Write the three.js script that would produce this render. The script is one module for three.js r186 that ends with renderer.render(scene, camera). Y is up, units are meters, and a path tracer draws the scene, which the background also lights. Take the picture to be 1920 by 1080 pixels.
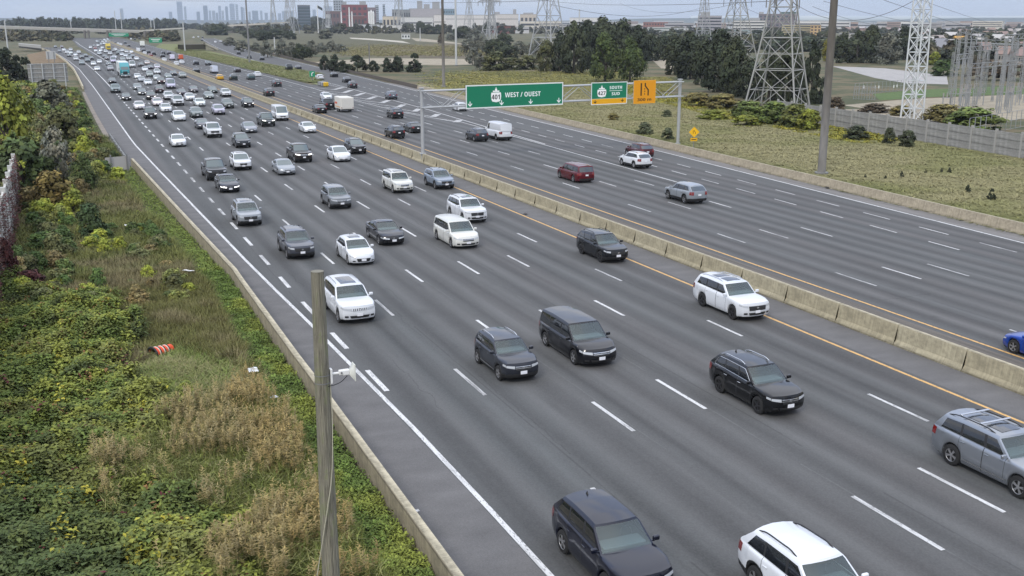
import * as THREE from 'three';
import { mergeGeometries, toCreasedNormals } from 'three/addons/utils/BufferGeometryUtils.js';
import { RoundedBoxGeometry } from 'three/addons/geometries/RoundedBoxGeometry.js';

// ------------------------------------------------------------------ camera, sky, sun, exposure
const scene = new THREE.Scene();
const CAM_H = 15.2, YAW = THREE.MathUtils.degToRad(23.084), PITCH = THREE.MathUtils.degToRad(14.381);
const camera = new THREE.PerspectiveCamera(30.957, 1024 / 576, 0.5, 30000);
camera.position.set(0, CAM_H, 0);
camera.rotation.set(-PITCH, -YAW, 0, 'YXZ');
scene.add(camera);
const renderer = new THREE.WebGLRenderer({ antialias: true });
renderer.setSize(1024, 576);
renderer.toneMapping = THREE.LinearToneMapping;
renderer.toneMappingExposure = 1.5;
renderer.outputColorSpace = THREE.SRGBColorSpace;
renderer.shadowMap.enabled = true;
renderer.shadowMap.type = THREE.PCFSoftShadowMap;

let seedState = 12345;
function seed(n) { seedState = (n * 2654435761) >>> 0; }
function rnd() { seedState = (seedState + 0x6D2B79F5) | 0; let t = Math.imul(seedState ^ (seedState >>> 15), 1 | seedState); t = (t + Math.imul(t ^ (t >>> 7), 61 | t)) ^ t; return ((t ^ (t >>> 14)) >>> 0) / 4294967296; }
const rr = (a, b) => a + (b - a) * rnd();
const pick = a => a[Math.floor(rnd() * a.length)];
const clamp = (v, a = 0, b = 1) => Math.min(b, Math.max(a, v));
const lerp = (a, b, t) => a + (b - a) * t;
const sstep = (a, b, v) => { const t = clamp((v - a) / (b - a)); return t * t * (3 - 2 * t); };
function hash2(x, y) { let h = Math.imul(x, 374761393) + Math.imul(y, 668265263) | 0; h = Math.imul(h ^ (h >>> 13), 1274126177); return ((h ^ (h >>> 16)) >>> 0) / 4294967296; }
function vnoise(x, y, px = 0, py = 0) {            // value noise, optionally periodic
  const xi = Math.floor(x), yi = Math.floor(y), fx = x - xi, fy = y - yi;
  const w = (i, n) => n ? ((i % n) + n) % n : i;
  const u = fx * fx * (3 - 2 * fx), v = fy * fy * (3 - 2 * fy);
  const a = hash2(w(xi, px), w(yi, py)), b = hash2(w(xi + 1, px), w(yi, py)), c = hash2(w(xi, px), w(yi + 1, py)), d = hash2(w(xi + 1, px), w(yi + 1, py));
  return a + (b - a) * u + (c - a) * v + (a - b - c + d) * u * v;
}
function fbm(x, y, oct = 4, px = 0, py = 0) { let s = 0, a = 0.5, n = 0; for (let i = 0; i < oct; i++) { s += a * vnoise(x, y, px, py); n += a; a *= 0.5; x *= 2; y *= 2; px *= 2; py *= 2; } return s / n; }

// overcast autumn sky, brighter towards the zenith, soft cloud sheets
{
  const W = 1024, H = 512, data = new Float32Array(W * H * 4);
  for (let j = 0; j < H; j++) {
    const el = (j + 0.5) / H * Math.PI - Math.PI / 2;       // row 0 is the bottom
    for (let i = 0; i < W; i++) {
      const az = (i + 0.5) / W * Math.PI * 2;
      const e = Math.max(0, el), s = Math.sin(e);
      const k = 1 / (0.10 + s);
      const n = fbm(Math.cos(az) * Math.cos(e) * k * 1.3 + 31, Math.sin(az) * Math.cos(e) * k * 1.3 + 17, 5);
      const cl = sstep(0.38, 0.60, n);
      const lum = 0.52 + 0.90 * s;
      const blue = [0.44, 0.58, 0.90], white = [0.84, 0.87, 0.96];
      const hz = Math.exp(-e * 26);                        // pale air near the horizon
      for (let c = 0; c < 3; c++) {
        let v = lerp(blue[c] * 0.98, white[c], 0.30 + 0.70 * cl) * lum;
        v = lerp(v, [0.42, 0.50, 0.60][c], hz * 0.7);
        if (el < 0) v = [0.10, 0.11, 0.09][c] * 1.2;
        data[(j * W + i) * 4 + c] = v;
      }
      data[(j * W + i) * 4 + 3] = 1;
    }
  }
  const sky = new THREE.DataTexture(data, W, H, THREE.RGBAFormat, THREE.FloatType);
  sky.mapping = THREE.EquirectangularReflectionMapping;
  sky.magFilter = THREE.LinearFilter; sky.minFilter = THREE.LinearFilter; sky.wrapS = THREE.RepeatWrapping;
  sky.needsUpdate = true;
  scene.background = sky; scene.environment = sky;
}
// the sun behind thin cloud, high on the left (south)
const sun = new THREE.DirectionalLight(new THREE.Color(1.0, 0.95, 0.88), 1.1);
sun.position.set(-70, 110, 20); sun.target.position.set(25, 0, -70);
sun.castShadow = true; sun.shadow.radius = 24; sun.shadow.mapSize.set(4096, 4096);
Object.assign(sun.shadow.camera, { left: -180, right: 180, top: 180, bottom: -180, near: 1, far: 500 });
scene.add(sun, sun.target);
scene.fog = new THREE.FogExp2(new THREE.Color(0.72, 0.80, 0.90), 0.00008);

// ------------------------------------------------------------------ naming and placing
const used = new Map();
function numbered(n) { const c = used.get(n) || 0; used.set(n, c + 1); return c ? `${n}_${String(c).padStart(3, '0')}` : n; }
function tag(o, label, category, group, kind) {
  o.userData.label = label; if (category) o.userData.category = category;
  if (group) o.userData.group = group; if (kind) o.userData.kind = kind; return o;
}
function thing(name, label, category, pos = [0, 0, 0], turn = 0, group) {
  const o = new THREE.Group(); o.name = numbered(name); o.position.set(...pos); o.rotation.y = turn; scene.add(o);
  return tag(o, label, category, group);
}
function mesh(name, geo, mat, parent) {
  const m = new THREE.Mesh(geo, mat); m.name = parent ? name : numbered(name); m.castShadow = true; m.receiveShadow = true;
  (parent || scene).add(m); return m;
}
function struct(name, geo, mat, label) { const m = mesh(name, geo, mat); m.userData.kind = 'structure'; if (label) m.userData.label = label; return m; }
// a ray through a picture point (1920 x 1080 survey of the place), met with the level y
const F_PX = 1950, cyw = Math.cos(YAW), syw = Math.sin(YAW), cpt = Math.cos(PITCH), spt = Math.sin(PITCH);
const FWD = new THREE.Vector3(syw * cpt, -spt, -cyw * cpt), RGT = new THREE.Vector3(cyw, 0, syw), UPV = new THREE.Vector3(syw * spt, cpt, -cyw * spt);
function g(px, py, y = 0) {
  const d = FWD.clone().multiplyScalar(F_PX).addScaledVector(RGT, px - 960).addScaledVector(UPV, 540 - py);
  const t = (y - CAM_H) / d.y; return d.multiplyScalar(t).add(new THREE.Vector3(0, CAM_H, 0));
}
// height of a vertical thing that stands at P and reaches picture row py
function reach(P, py) {
  const hx = P.x, hz = P.z, k = (540 - py) / F_PX;
  const a = FWD.x * hx + FWD.z * hz, b = UPV.x * hx + UPV.z * hz;   // (b + UPV.y h) = k (a + FWD.y h)
  return CAM_H + (k * a - b) / (UPV.y - k * FWD.y);
}
const mPerPx = P => { const v = P.clone().sub(camera.position); return v.dot(FWD) / F_PX; };

// ------------------------------------------------------------------ geometry helpers
function box(w, h, d, x = 0, y = 0, z = 0, ry = 0) { const b = new THREE.BoxGeometry(w, h, d); if (ry) b.rotateY(ry); b.translate(x, y, z); return b; }
function rbox(w, h, d, r, x = 0, y = 0, z = 0, seg = 2) { const b = new RoundedBoxGeometry(w, h, d, seg, r); b.translate(x, y, z); return b; }
function bar(a, b, r, n = 6, r2 = r) {
  const A = Array.isArray(a) ? new THREE.Vector3(...a) : a, B = Array.isArray(b) ? new THREE.Vector3(...b) : b;
  const d = B.clone().sub(A), c = new THREE.CylinderGeometry(r2, r, d.length(), n, 1);
  c.applyQuaternion(new THREE.Quaternion().setFromUnitVectors(new THREE.Vector3(0, 1, 0), d.clone().normalize()));
  const m = A.clone().add(B).multiplyScalar(0.5); c.translate(m.x, m.y, m.z); return c;
}
function tri(posArr, uvArr) { const q = new THREE.BufferGeometry(); q.setAttribute('position', new THREE.Float32BufferAttribute(posArr, 3)); q.setAttribute('uv', new THREE.Float32BufferAttribute(uvArr || new Array(posArr.length / 3 * 2).fill(0), 2)); q.computeVertexNormals(); return q; }
const merge = list => { const l = list.map(q => q.index ? q.toNonIndexed() : q); for (const q of l) for (const k of Object.keys(q.attributes)) if (!['position', 'normal', 'uv', 'color'].includes(k)) q.deleteAttribute(k); return mergeGeometries(l, false); };
// a sheet between two rails [ [x,z], ... ] at height y (or per-point y), uv in metres (x, -z)
function sheet(left, right, y = 0, flipUV) {
  const p = [], u = [];
  for (let i = 0; i + 1 < left.length; i++) {
    const a = left[i], b = right[i], c = right[i + 1], d = left[i + 1];
    const yy = q => q[2] !== undefined ? q[2] : y;
    for (const q of [a, b, c, a, c, d]) { p.push(q[0], yy(q), q[1]); u.push(q[0], -q[1]); }
  }
  return tri(p, u);
}
function canvasTex(w, h, draw, rx = 1, ry = 1) {
  const c = document.createElement('canvas'); c.width = w; c.height = h; draw(c.getContext('2d'), w, h);
  const t = new THREE.CanvasTexture(c); t.colorSpace = THREE.SRGBColorSpace; t.wrapS = t.wrapT = THREE.RepeatWrapping; t.repeat.set(rx, ry); return t;
}
// colour map from a function of texture position, linear values in, stored sRGB
function dataTex(w, h, fn, sx, sy) {
  const d = new Uint8Array(w * h * 4), enc = v => { v = clamp(v); return Math.round(255 * (v <= 0.0031308 ? 12.92 * v : 1.055 * Math.pow(v, 1 / 2.4) - 0.055)); };
  for (let j = 0; j < h; j++) for (let i = 0; i < w; i++) { const c = fn(i, j); const o = (j * w + i) * 4; d[o] = enc(c[0]); d[o + 1] = enc(c[1]); d[o + 2] = enc(c[2]); d[o + 3] = 255; }
  const t = new THREE.DataTexture(d, w, h, THREE.RGBAFormat); t.colorSpace = THREE.SRGBColorSpace; t.wrapS = t.wrapT = THREE.RepeatWrapping;
  t.magFilter = THREE.LinearFilter; t.minFilter = THREE.LinearMipmapLinearFilter; t.generateMipmaps = true; t.repeat.set(1 / sx, 1 / sy); t.needsUpdate = true; return t;
}
const lin = (r, gg, b) => new THREE.Color().setRGB(r, gg, b);
const std = (c, rough = 0.8, metal = 0, extra = {}) => new THREE.MeshStandardMaterial({ color: c, roughness: rough, metalness: metal, ...extra });
const M = {
  galv: std(lin(0.42, 0.43, 0.43), 0.55, 0.35), galvDark: std(lin(0.22, 0.22, 0.22), 0.6, 0.3), steelPale: std(lin(0.50, 0.51, 0.50), 0.6, 0.2),
  white: std(lin(0.72, 0.72, 0.70), 0.6), black: std(lin(0.015, 0.015, 0.016), 0.6), wire: std(lin(0.12, 0.12, 0.13), 0.6, 0.3),
};
// ------------------------------------------------------------------ ground and road
// survey of the road, metres: x to the right of the camera, s ahead of it (z = -s)
const P2 = (x, s) => [x, -s];
function interp(tab, s) { if (s <= tab[0][0]) return tab[0][1]; for (let i = 0; i + 1 < tab.length; i++) if (s <= tab[i + 1][0]) return lerp(tab[i][1], tab[i + 1][1], (s - tab[i][0]) / (tab[i + 1][0] - tab[i][0])); return tab[tab.length - 1][1]; }
const EDGE_L = [[-60, 11.5], [24, 11.45], [36, 11.25], [52, 10.7], [65, 10.15], [90, 9.4], [115, 8.65], [142, 7.9], [192, 7.6], [274, 7.1], [375, 6.0], [452, 3.9], [523, 1.3], [600, -2.5], [680, -8]];
const BAR_L = [[-60, 8.4], [62, 8.3], [90, 7.2], [119, 6.1]];
const RAMP_L = [[119, 6.0], [150, 5.4], [192, 5.0], [258, 4.7], [306, 4.6], [367, 4.3], [440, 2.7], [523, 0.0], [600, -4.2], [680, -10]];
const GORE = [[420, 17.2], [500, 16.4], [590, 15.4], [690, 14.2], [760, 13.4], [900, 13]];
const MED = 36.15;
const WB_R = [[-60, 54.6], [86, 54.4], [120.6, 55.2], [154, 56.6]];           // solid white line right of the through lanes
const COL_L = [[86, 54.6], [120.6, 56.0], [146, 57.4], [178, 59.4], [263, 62.6], [332, 66.2], [395, 70.2], [493, 75.5], [620, 85], [772, 99], [1012, 122]];
const COL_R = [[-60, 54.5], [0, 58], [52, 61.55], [85, 63.95], [110, 65.85], [162, 68.85], [250, 75.1], [400, 83.6], [539, 91], [683, 102], [849, 119], [1012, 133]];
const RBAR = [[-60, 57], [0, 60.3], [54, 63.8], [88, 66.1], [117, 68.1], [162, 70.9], [250, 77.1]];
const range = (a, b, d) => { const r = []; for (let s = a; s < b - 1e-6; s += d) r.push(s); r.push(b); return r; };
const rail = (tab, ss, off = 0) => ss.map(s => [interp(tab, s) + off, -s]);

// asphalt with wheel-path streaks that follow the lanes, seams and old worn markings
function asphaltTex(lanes, x0, x1, seedN, wide) {
  const W = 1024, H = 2048, len = 96;
  const base = new Float32Array(W), tint = new Float32Array(W);
  for (let i = 0; i < W; i++) {
    const x = lerp(x0, x1, (i + 0.5) / W); let v = 0;
    for (const [c, k] of lanes) { for (const o of [-0.86, 0.86]) v -= 0.105 * k * Math.exp(-(((x - c - o) / 0.36) ** 2)); v += 0.10 * k * Math.exp(-(((x - c) / 0.30) ** 2)); v += 0.07 * k * Math.exp(-(((x - c - 1.85) / 0.25) ** 2)); }
    base[i] = v + 0.05 * (fbm(x * 1.3 + seedN, 3.3, 3) - 0.5);
    tint[i] = fbm(x * 0.8 + 9 + seedN, 1.7, 2) - 0.5;
  }
  seed(70 + seedN); const cracks = [], stains = []; for (let i = 0; i < 26; i++) cracks.push([rr(x0, x1), rr(2, len - 14), i % 3 ? rr(2, 12) : rr(1, 3.6), i % 4 ? rr(.62, .8) : 1.25, i % 3 === 0]); for (let i = 0; i < 30; i++) stains.push([rr(x0, x1), rr(4, len - 4), rr(.15, .5), rr(.3, 2.2), rr(.78, .92)]);
  return dataTex(W, H, (i, j) => {
    const x = lerp(x0, x1, (i + 0.5) / W), s = j / H * len;
    const big = fbm(x * 0.30, s * 8 / 96 * 1, 3, 0, 8) - 0.5, streak = fbm(x * 3.1 + seedN, s * 6 / 96, 3, 0, 6) - 0.5, mid = fbm(x * 1.6 + 5, s * 96 / 96, 3, 0, 96) - 0.5, fine = hash2(i + seedN * 77, j) - 0.5;
    let v = 0.084 * (1 + base[i] * 2.3 + big * 0.24 + streak * 0.24 + mid * 0.10 + fine * 0.26);
    for (const [sx, k] of wide) { const w = sx + 0.10 * (fbm(s * 30 / 96, sx, 2, 30, 0) - 0.5); if (Math.abs(x - w) < 0.028 && fbm(s * 24 / 96, sx * 3, 2, 24, 0) > 0.42) v *= k; }
    const t = tint[i] * 0.10;
    for (const k of cracks) { const dx = x - k[0], dy = s - k[1]; if (k[4] ? Math.abs(dy - .12 * (fbm(x * 2.2, k[1], 2) - .5) * 2) < .022 && dx > 0 && dx < k[2] : Math.abs(dx - .25 * (fbm(s * .9, k[0], 3) - .5) * 2) < .02 && dy > 0 && dy < k[2]) v *= k[3]; }
    for (const k of stains) { const d = ((x - k[0]) / k[2]) ** 2 + ((s - k[1]) / k[3]) ** 2; if (d < 1) v *= lerp(k[4], 1, Math.sqrt(d)); }
    return [v * (1.0 + t * .8), v * (1.005 - t * 0.3), v * (0.985 - t * 0.5)];
  }, x1 - x0, len);
}
const EBL = [13.05, 16.85, 20.55, 24.25, 27.9, 31.5], WBL = [41.9, 45.6, 49.2, 52.7];
const texEB = asphaltTex([[9.3, 0.5], ...EBL.map(c => [c, 1])], 0, 36, 3, [[15.5, 0.72], [22.85, 1.28], [19.1, 1.22], [11.0, 0.8], [23.9, 0.75], [26.6, 1.2], [30.2, 0.8]]);
const texWB = asphaltTex([...WBL.map(c => [c, 1.15]), [56.4, 0.9], [60, 0.9]], 36, 72, 11, [[43.9, 0.75], [51.3, 0.8]]);
texWB.offset.x = 0;
const asphaltEB = new THREE.MeshStandardMaterial({ map: texEB, roughness: 0.9 }), asphaltWB = new THREE.MeshStandardMaterial({ map: texWB, roughness: 0.9 });
const shoulderTex = dataTex(512, 512, (i, j) => { const n = fbm(i / 64, j / 32, 4, 8, 16) - 0.5, f = hash2(i, j) - 0.5; const v = 0.118 * (1 + n * 0.4 + f * 0.3); return [v * 1.03, v, v * 0.98]; }, 12, 12);
const shoulderMat = new THREE.MeshStandardMaterial({ map: shoulderTex, roughness: 0.92 });
const paintTexOf = (a, wear, sd) => dataTex(256, 256, (i, j) => { const n = fbm(i / 16 + sd, j / 32, 4, 16, 8), c = fbm(i / 4, j / 4 + sd, 3, 64, 64), v = lerp(a - wear * sstep(0.45, 0.75, n), .12, c > .70 ? .75 : 0) + 0.05 * (hash2(i, j) - 0.5); return [v, v, v * 0.98]; }, 1.9, 7.3);
const paintWhite = new THREE.MeshStandardMaterial({ map: paintTexOf(.60, .14, 0), roughness: 0.7 });
const dashPaints = [[.60, .14, 0], [.53, .18, 16], [.47, .22, 32]].map(q => new THREE.MeshStandardMaterial({ map: paintTexOf(...q), roughness: .75 }));
const yelTex = dataTex(256, 256, (i, j) => { const n = fbm(i / 20, j / 20, 4, 0, 0), v = 1 - 0.35 * sstep(0.5, 0.75, n); return [0.60 * v, 0.36 * v, 0.13 * v]; }, 1.5, 1.5);
const paintYellow = new THREE.MeshStandardMaterial({ map: yelTex, roughness: 0.7 });

// open ground out to the horizon
const landTex = dataTex(1024, 1024, (i, j) => {
  const a = fbm(i / 64, j / 64, 5, 16, 16), b = fbm(i / 14 + 50, j / 14, 3, 0, 0), f = hash2(i, j) - 0.5;
  const green = [0.058, 0.066, 0.026], tan = [0.125, 0.102, 0.052], k = sstep(0.38, 0.62, a + 0.25 * (b - 0.5));
  return green.map((c, q) => lerp(c, tan[q], k) * (1 + 0.45 * f));
}, 90, 90);
const landMat = new THREE.MeshStandardMaterial({ map: landTex, roughness: 1 });
{
  const p = [], u = [], R = [0, 30, 60, 120, 240, 480, 900, 1800, 3600, 7200, 14000, 24000];
  const N = 72, at = (r, k) => { const a = k / N * Math.PI * 2; return [20 + r * Math.cos(a), -0.05, -100 + r * Math.sin(a)]; };
  for (let i = 0; i + 1 < R.length; i++) for (let k = 0; k < N; k++) { const q = [at(R[i], k), at(R[i], k + 1), at(R[i + 1], k + 1), at(R[i + 1], k)]; for (const t of [0, 1, 2, 0, 2, 3]) { p.push(...q[t]); u.push(q[t][0], -q[t][2]); } }
  struct('ground', tri(p, u), landMat, 'open ground of dry grass reaching the horizon');
}
// roads
const road = new THREE.Group(); road.name = 'road'; road.userData = { kind: 'structure', label: 'grey asphalt carriageway crowded with oncoming traffic' }; scene.add(road);
const road2 = new THREE.Group(); road2.name = numbered('road'); road2.name = 'road_001'; road2.userData = { kind: 'structure', label: 'grey asphalt carriageway of departing traffic beyond the median barrier' }; scene.add(road2);
const part = (name, geo, mat, parent) => mesh(name, geo, mat, parent);
{
  const s1 = range(-60, 430, 10), s2 = range(430, 700, 15), s3 = range(700, 1100, 40);
  const Lr = s => s < 119 ? interp(BAR_L, s) + 0.2 : interp(RAMP_L, s);
  part('asphalt', merge([sheet(s1.map(s => P2(Lr(s), s)), s1.map(s => P2(MED - 0.25, s))), sheet(s2.map(s => P2(interp(GORE, s) - 1.5, s)), s2.map(s => P2(MED - 0.25, s))), sheet(s3.map(s => P2(12, s)), s3.map(s => P2(MED - 0.25, s)))]), asphaltEB, road);
  part('ramp_asphalt', sheet(s2.map(s => P2(interp(RAMP_L, s), s)), s2.map(s => P2(Math.min(interp(GORE, s) - 1.5, interp(RAMP_L, s) + 14), s))), asphaltEB, road);
  part('shoulder', sheet(s1.map(s => P2(Lr(s) + 0.02, s)), s1.map(s => P2(interp(EDGE_L, s) - 0.15, s)), 0.004), shoulderMat, road);
  part('shoulder', sheet([P2(33.6, -60), P2(33.6, 900)], [P2(MED - 0.27, -60), P2(MED - 0.27, 900)], 0.004), shoulderMat, road);
  const w = range(-60, 260, 10), w2 = range(260, 1012, 20);
  part('asphalt', merge([sheet(w.map(s => P2(MED + 0.25, s)), w.map(s => P2(interp(COL_R, s) + (s < 250 ? 2 : 1.2), s))), sheet([P2(MED + 0.25, 260), P2(MED + 0.25, 1100)], [P2(57.0, 260), P2(56, 1100)])]), asphaltWB, road2);
  part('collector_asphalt', sheet(w2.map(s => P2(interp(COL_L, s) - 1.6, s)), w2.map(s => P2(interp(COL_R, s) + 1.2, s)), -0.004), asphaltWB, road2);
  const dirty = new THREE.MeshStandardMaterial({ map: dataTex(256, 256, (i, j) => { const n = fbm(i / 16, j / 64, 4, 16, 4), f = hash2(i, j) - 0.5, v = 0.10 * (0.7 + 0.7 * n + f * 0.5); return [v * 1.12, v, v * 0.86]; }, 2, 20), roughness: 1 });
  part('shoulder', sheet([P2(MED + 0.27, -60), P2(MED + 0.27, 900)], [P2(39.5, -60), P2(39.7, 900)], 0.004), dirty, road2);
  const tanS = new THREE.MeshStandardMaterial({ map: dataTex(256, 256, (i, j) => { const n = fbm(i / 16, j / 64, 4, 16, 4), f = hash2(i, j) - 0.5, v = 0.16 * (0.75 + 0.5 * n + f * 0.3); return [v * 1.05, v, v * 0.95]; }, 3, 30), roughness: 1 });
  part('shoulder', sheet(w.map(s => P2(interp(COL_R, s) + 0.2, s)), w.map(s => P2(interp(RBAR, s), s)), 0.004), tanS, road2);
  // painted lines
  const Y = 0.009;
  const solid = (tab, ss, wd, off, mat, parent, name = 'edge_line') => part(name, sheet(ss.map(s => P2(interp(tab, s) + off - wd / 2, s)), ss.map(s => P2(interp(tab, s) + off + wd / 2, s)), Y), mat, parent);
  solid(EDGE_L, range(-20, 680, 8), 0.19, -0.03, paintWhite, road);
  part('edge_line', sheet([P2(33.22, -20), P2(33.22, 900)], [P2(33.38, -20), P2(33.38, 900)], Y), paintYellow, road);
  solid(GORE, range(420, 900, 20), 0.3, 0.6, paintWhite, road);
  solid([[268, 10.8], [300, 10.7], [360, 10.3], [432, 9.2], [520, 6.5], [640, 0]], range(268, 640, 12), 0.22, 0, paintWhite, road);
  part('edge_line', sheet([P2(39.72, -20), P2(40.1, 100), P2(40.1, 900)], [P2(39.88, -20), P2(40.26, 100), P2(40.26, 900)], Y), paintYellow, road2);
  solid(COL_R, range(-20, 1012, 14), 0.2, 0, paintWhite, road2);
  solid([[86, 54.35], [120.6, 55.75], [154.2, 56.8]], [86.5, 120.6, 154.2], 0.16, 0, paintWhite, road2, 'gore_line');
  solid([[120.6, 56.0], [146, 57.4], [178, 59.4], [263, 62.6]], range(121, 263, 8), 0.2, 0.15, paintWhite, road2, 'gore_line');
  solid([[154.2, 56.6], [163, 54.8], [172, 53.8], [190, 53.4], [213, 53.4], [247, 54.2], [330, 54.4], [900, 54]], range(155, 880, 8), 0.18, 0, paintWhite, road2, 'gore_line');
  solid([[247, 57.4], [262, 57.6], [330, 58]], range(247, 330, 8), 0.16, 3.4, paintWhite, road2, 'gore_line');
  solid(COL_L, range(263, 1000, 14), 0.2, 0, paintWhite, road2);
  // gore chevrons between the through lanes and the collector: long stroke on one side, short hook on the other
  const chev = [[643, 164, 627, 168, 583, 164], [659, 169, 645, 174, 598, 170], [682, 174.5, 667, 179.5, 620, 175], [704, 181, 690, 186, 640, 180], [729, 188, 716, 193, 660, 186], [757, 196, 747, 201, 690, 193], [786, 204, 778, 209, 722, 201], [822, 214, 812, 219, 760, 210], [862, 225, 856, 229, 806, 220]];
  for (const [tx, ty, ex, ey, lx, ly] of chev) {
    const q = []; const strip = (p0, p1, w) => { const d = p1.clone().sub(p0).setY(0).normalize(), n = new THREE.Vector3(-d.z, 0, d.x).multiplyScalar(w / 2); const v = [p0.clone().add(n), p0.clone().sub(n), p1.clone().sub(n), p1.clone().add(n)]; q.push(...[0, 2, 1, 0, 3, 2].flatMap(k => [v[k].x, Y + 0.004, v[k].z])); };
    strip(g(tx, ty), g(ex - 1, ey + .2), 1.1); strip(g(ex, ey), g(lx, ly), 0.34);
    const u = []; for (let i = 0; i < q.length; i += 3) u.push(q[i], -q[i + 2]);
    const gm = tri(q, u); const n = gm.attributes.normal; for (let i = 0; i < n.count; i++) n.setXYZ(i, 0, 1, 0);
    part('chevron', gm, dashPaints[2], road2);
  }
  // dashes: each near one a piece of its own, the far ones of a line joined
  const dashes = (lineX, first, period, len, wd, s1, parent, splitAt = 150, skip = []) => {
    const far = [];
    for (let s = first; s < s1; s += period) {
      const l = 0.93 + 0.14 * hash2(Math.round(s * 7), Math.round(lineX(0) * 9));
      const gq = sheet([P2(lineX(s) - wd / 2, s), P2(lineX(s + len * l) - wd / 2, s + len * l)], [P2(lineX(s) + wd / 2, s), P2(lineX(s + len * l) + wd / 2, s + len * l)], Y);
      if (s > -15) (s < splitAt ? part('lane_dash', gq, dashPaints[Math.floor(3 * hash2(Math.round(s * 13), 5 + Math.round(wd * 90)))], parent) : far.push(gq));
    }
    if (far.length) part('lane_line', merge(far), paintWhite, parent).userData.kind = 'stuff';
  };
  const PER = 12.75, LEN = 3.3;
  dashes(() => 15.1, 38.3 - 13.25 * 3, 13.25, 3.5, 0.17, 420, road);
  dashes(() => 18.88, 32.4 - 12.8 * 3, 12.8, 3.65, 0.17, 420, road);
  dashes(() => 22.73, 20.7 - 12.62 * 2, 12.62, 3.75, 0.17, 800, road);
  dashes(() => 26.4, 21.8 - 12.45 * 2, 12.45, 3.6, 0.17, 800, road);
  dashes(() => 30.0, 28.75 - 12.38 * 3, 12.38, 3.3, 0.16, 800, road);
  dashes(s => interp([[40, 11.46], [49, 11.34], [57, 11.22], [100, 11.1], [270, 10.8]], s), 40.4, 6.45, 3.1, 0.23, 266, road, 130);
  dashes(s => interp([[40, 43.2], [60, 43.5], [100, 44.0]], s), 46.5 - 13.4 * 4, 13.4, 3.8, 0.15, 800, road2);
  dashes(s => interp([[40, 46.9], [60, 47.3], [100, 47.75]], s), 46.8 - 13.2 * 4, 13.2, 3.6, 0.15, 800, road2);
  dashes(s => interp([[40, 50.1], [60, 50.7], [86, 51.2]], s), 46.2 - 13.1 * 4, 13.1, 3.6, 0.15, 800, road2);
  dashes(s => interp([[52, 55.6], [75, 57.0], [94, 58.1], [119, 59.35], [250, 66.5], [400, 74.5], [539, 82], [1000, 126]], s), 52.16, 6.37, 3.2, 0.14, 260, road2, 125);
  dashes(s => interp([[50, 58.6], [79, 60.3], [98, 61.5], [118, 62.55], [250, 70.8], [400, 79], [539, 86.5], [1000, 130]], s), 50.07, 6.42, 3.2, 0.14, 260, road2, 125);
}
// ------------------------------------------------------------------ barriers
const concTex = (r, gg, b, sd) => dataTex(512, 256, (i, j) => {
  const n = fbm(i / 32 + sd, j / 32, 5, 16, 8) - 0.5, dr = fbm(i / 6 + sd, j / 128, 3, 85, 2) - 0.5, f = hash2(i + sd, j) - 0.5; const dirt = lerp(.62, 1, sstep(0, 62, Math.min(j, 255 - j * .0) + 26 * n)), chip = fbm(i / 5 + sd, j / 5, 3, 102, 51) > .74 ? .72 : 1; const v = (1 + 0.55 * n + 0.5 * dr + 0.18 * f) * dirt * chip; return [r * v, gg * v, b * v];
}, 4, 1.2);
const concMed = new THREE.MeshStandardMaterial({ map: concTex(0.34, 0.30, 0.20, 5), roughness: 0.95 });
const concMed2 = new THREE.MeshStandardMaterial({ map: concTex(0.37, 0.33, 0.225, 41), roughness: 0.95 });
const concTop = new THREE.MeshStandardMaterial({ map: concTex(0.47, 0.42, 0.30, 9), roughness: 0.95 });
const concLeft = new THREE.MeshStandardMaterial({ map: concTex(0.30, 0.26, 0.18, 15), roughness: 0.95 });
function profileRun(prof, path, capFrom) {        // prof [[dx,y]...] swept along path [[x,s]...]; uv along, up
  const p = [], u = []; let run = 0;
  for (let i = 0; i + 1 < path.length; i++) {
    const a = path[i], b = path[i + 1], l = Math.hypot(b[0] - a[0], b[1] - a[1]); let acc = 0;
    for (let k = 0; k + 1 < prof.length; k++) {
      const c = prof[k], d = prof[k + 1], w = Math.hypot(d[0] - c[0], d[1] - c[1]);
      const v = [[a[0] + c[0], c[1], -a[1], run, acc], [b[0] + c[0], c[1], -b[1], run + l, acc], [b[0] + d[0], d[1], -b[1], run + l, acc + w], [a[0] + d[0], d[1], -a[1], run, acc + w]];
      for (const t of [0, 1, 2, 0, 2, 3]) { p.push(v[t][0], v[t][1], v[t][2]); u.push(v[t][3], v[t][4]); }
      acc += w;
    }
    run += l;
  }
  if (capFrom) for (const [e, f] of [[0, 1], [path.length - 1, -1]]) for (let k = 1; k + 1 < prof.length; k++) { const q = f > 0 ? [0, k, k + 1] : [0, k + 1, k]; for (const t of q) { p.push(path[e][0] + prof[t][0], prof[t][1], -path[e][1]); u.push(prof[t][0], prof[t][1]); } }
  return tri(p, u);
}
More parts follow.
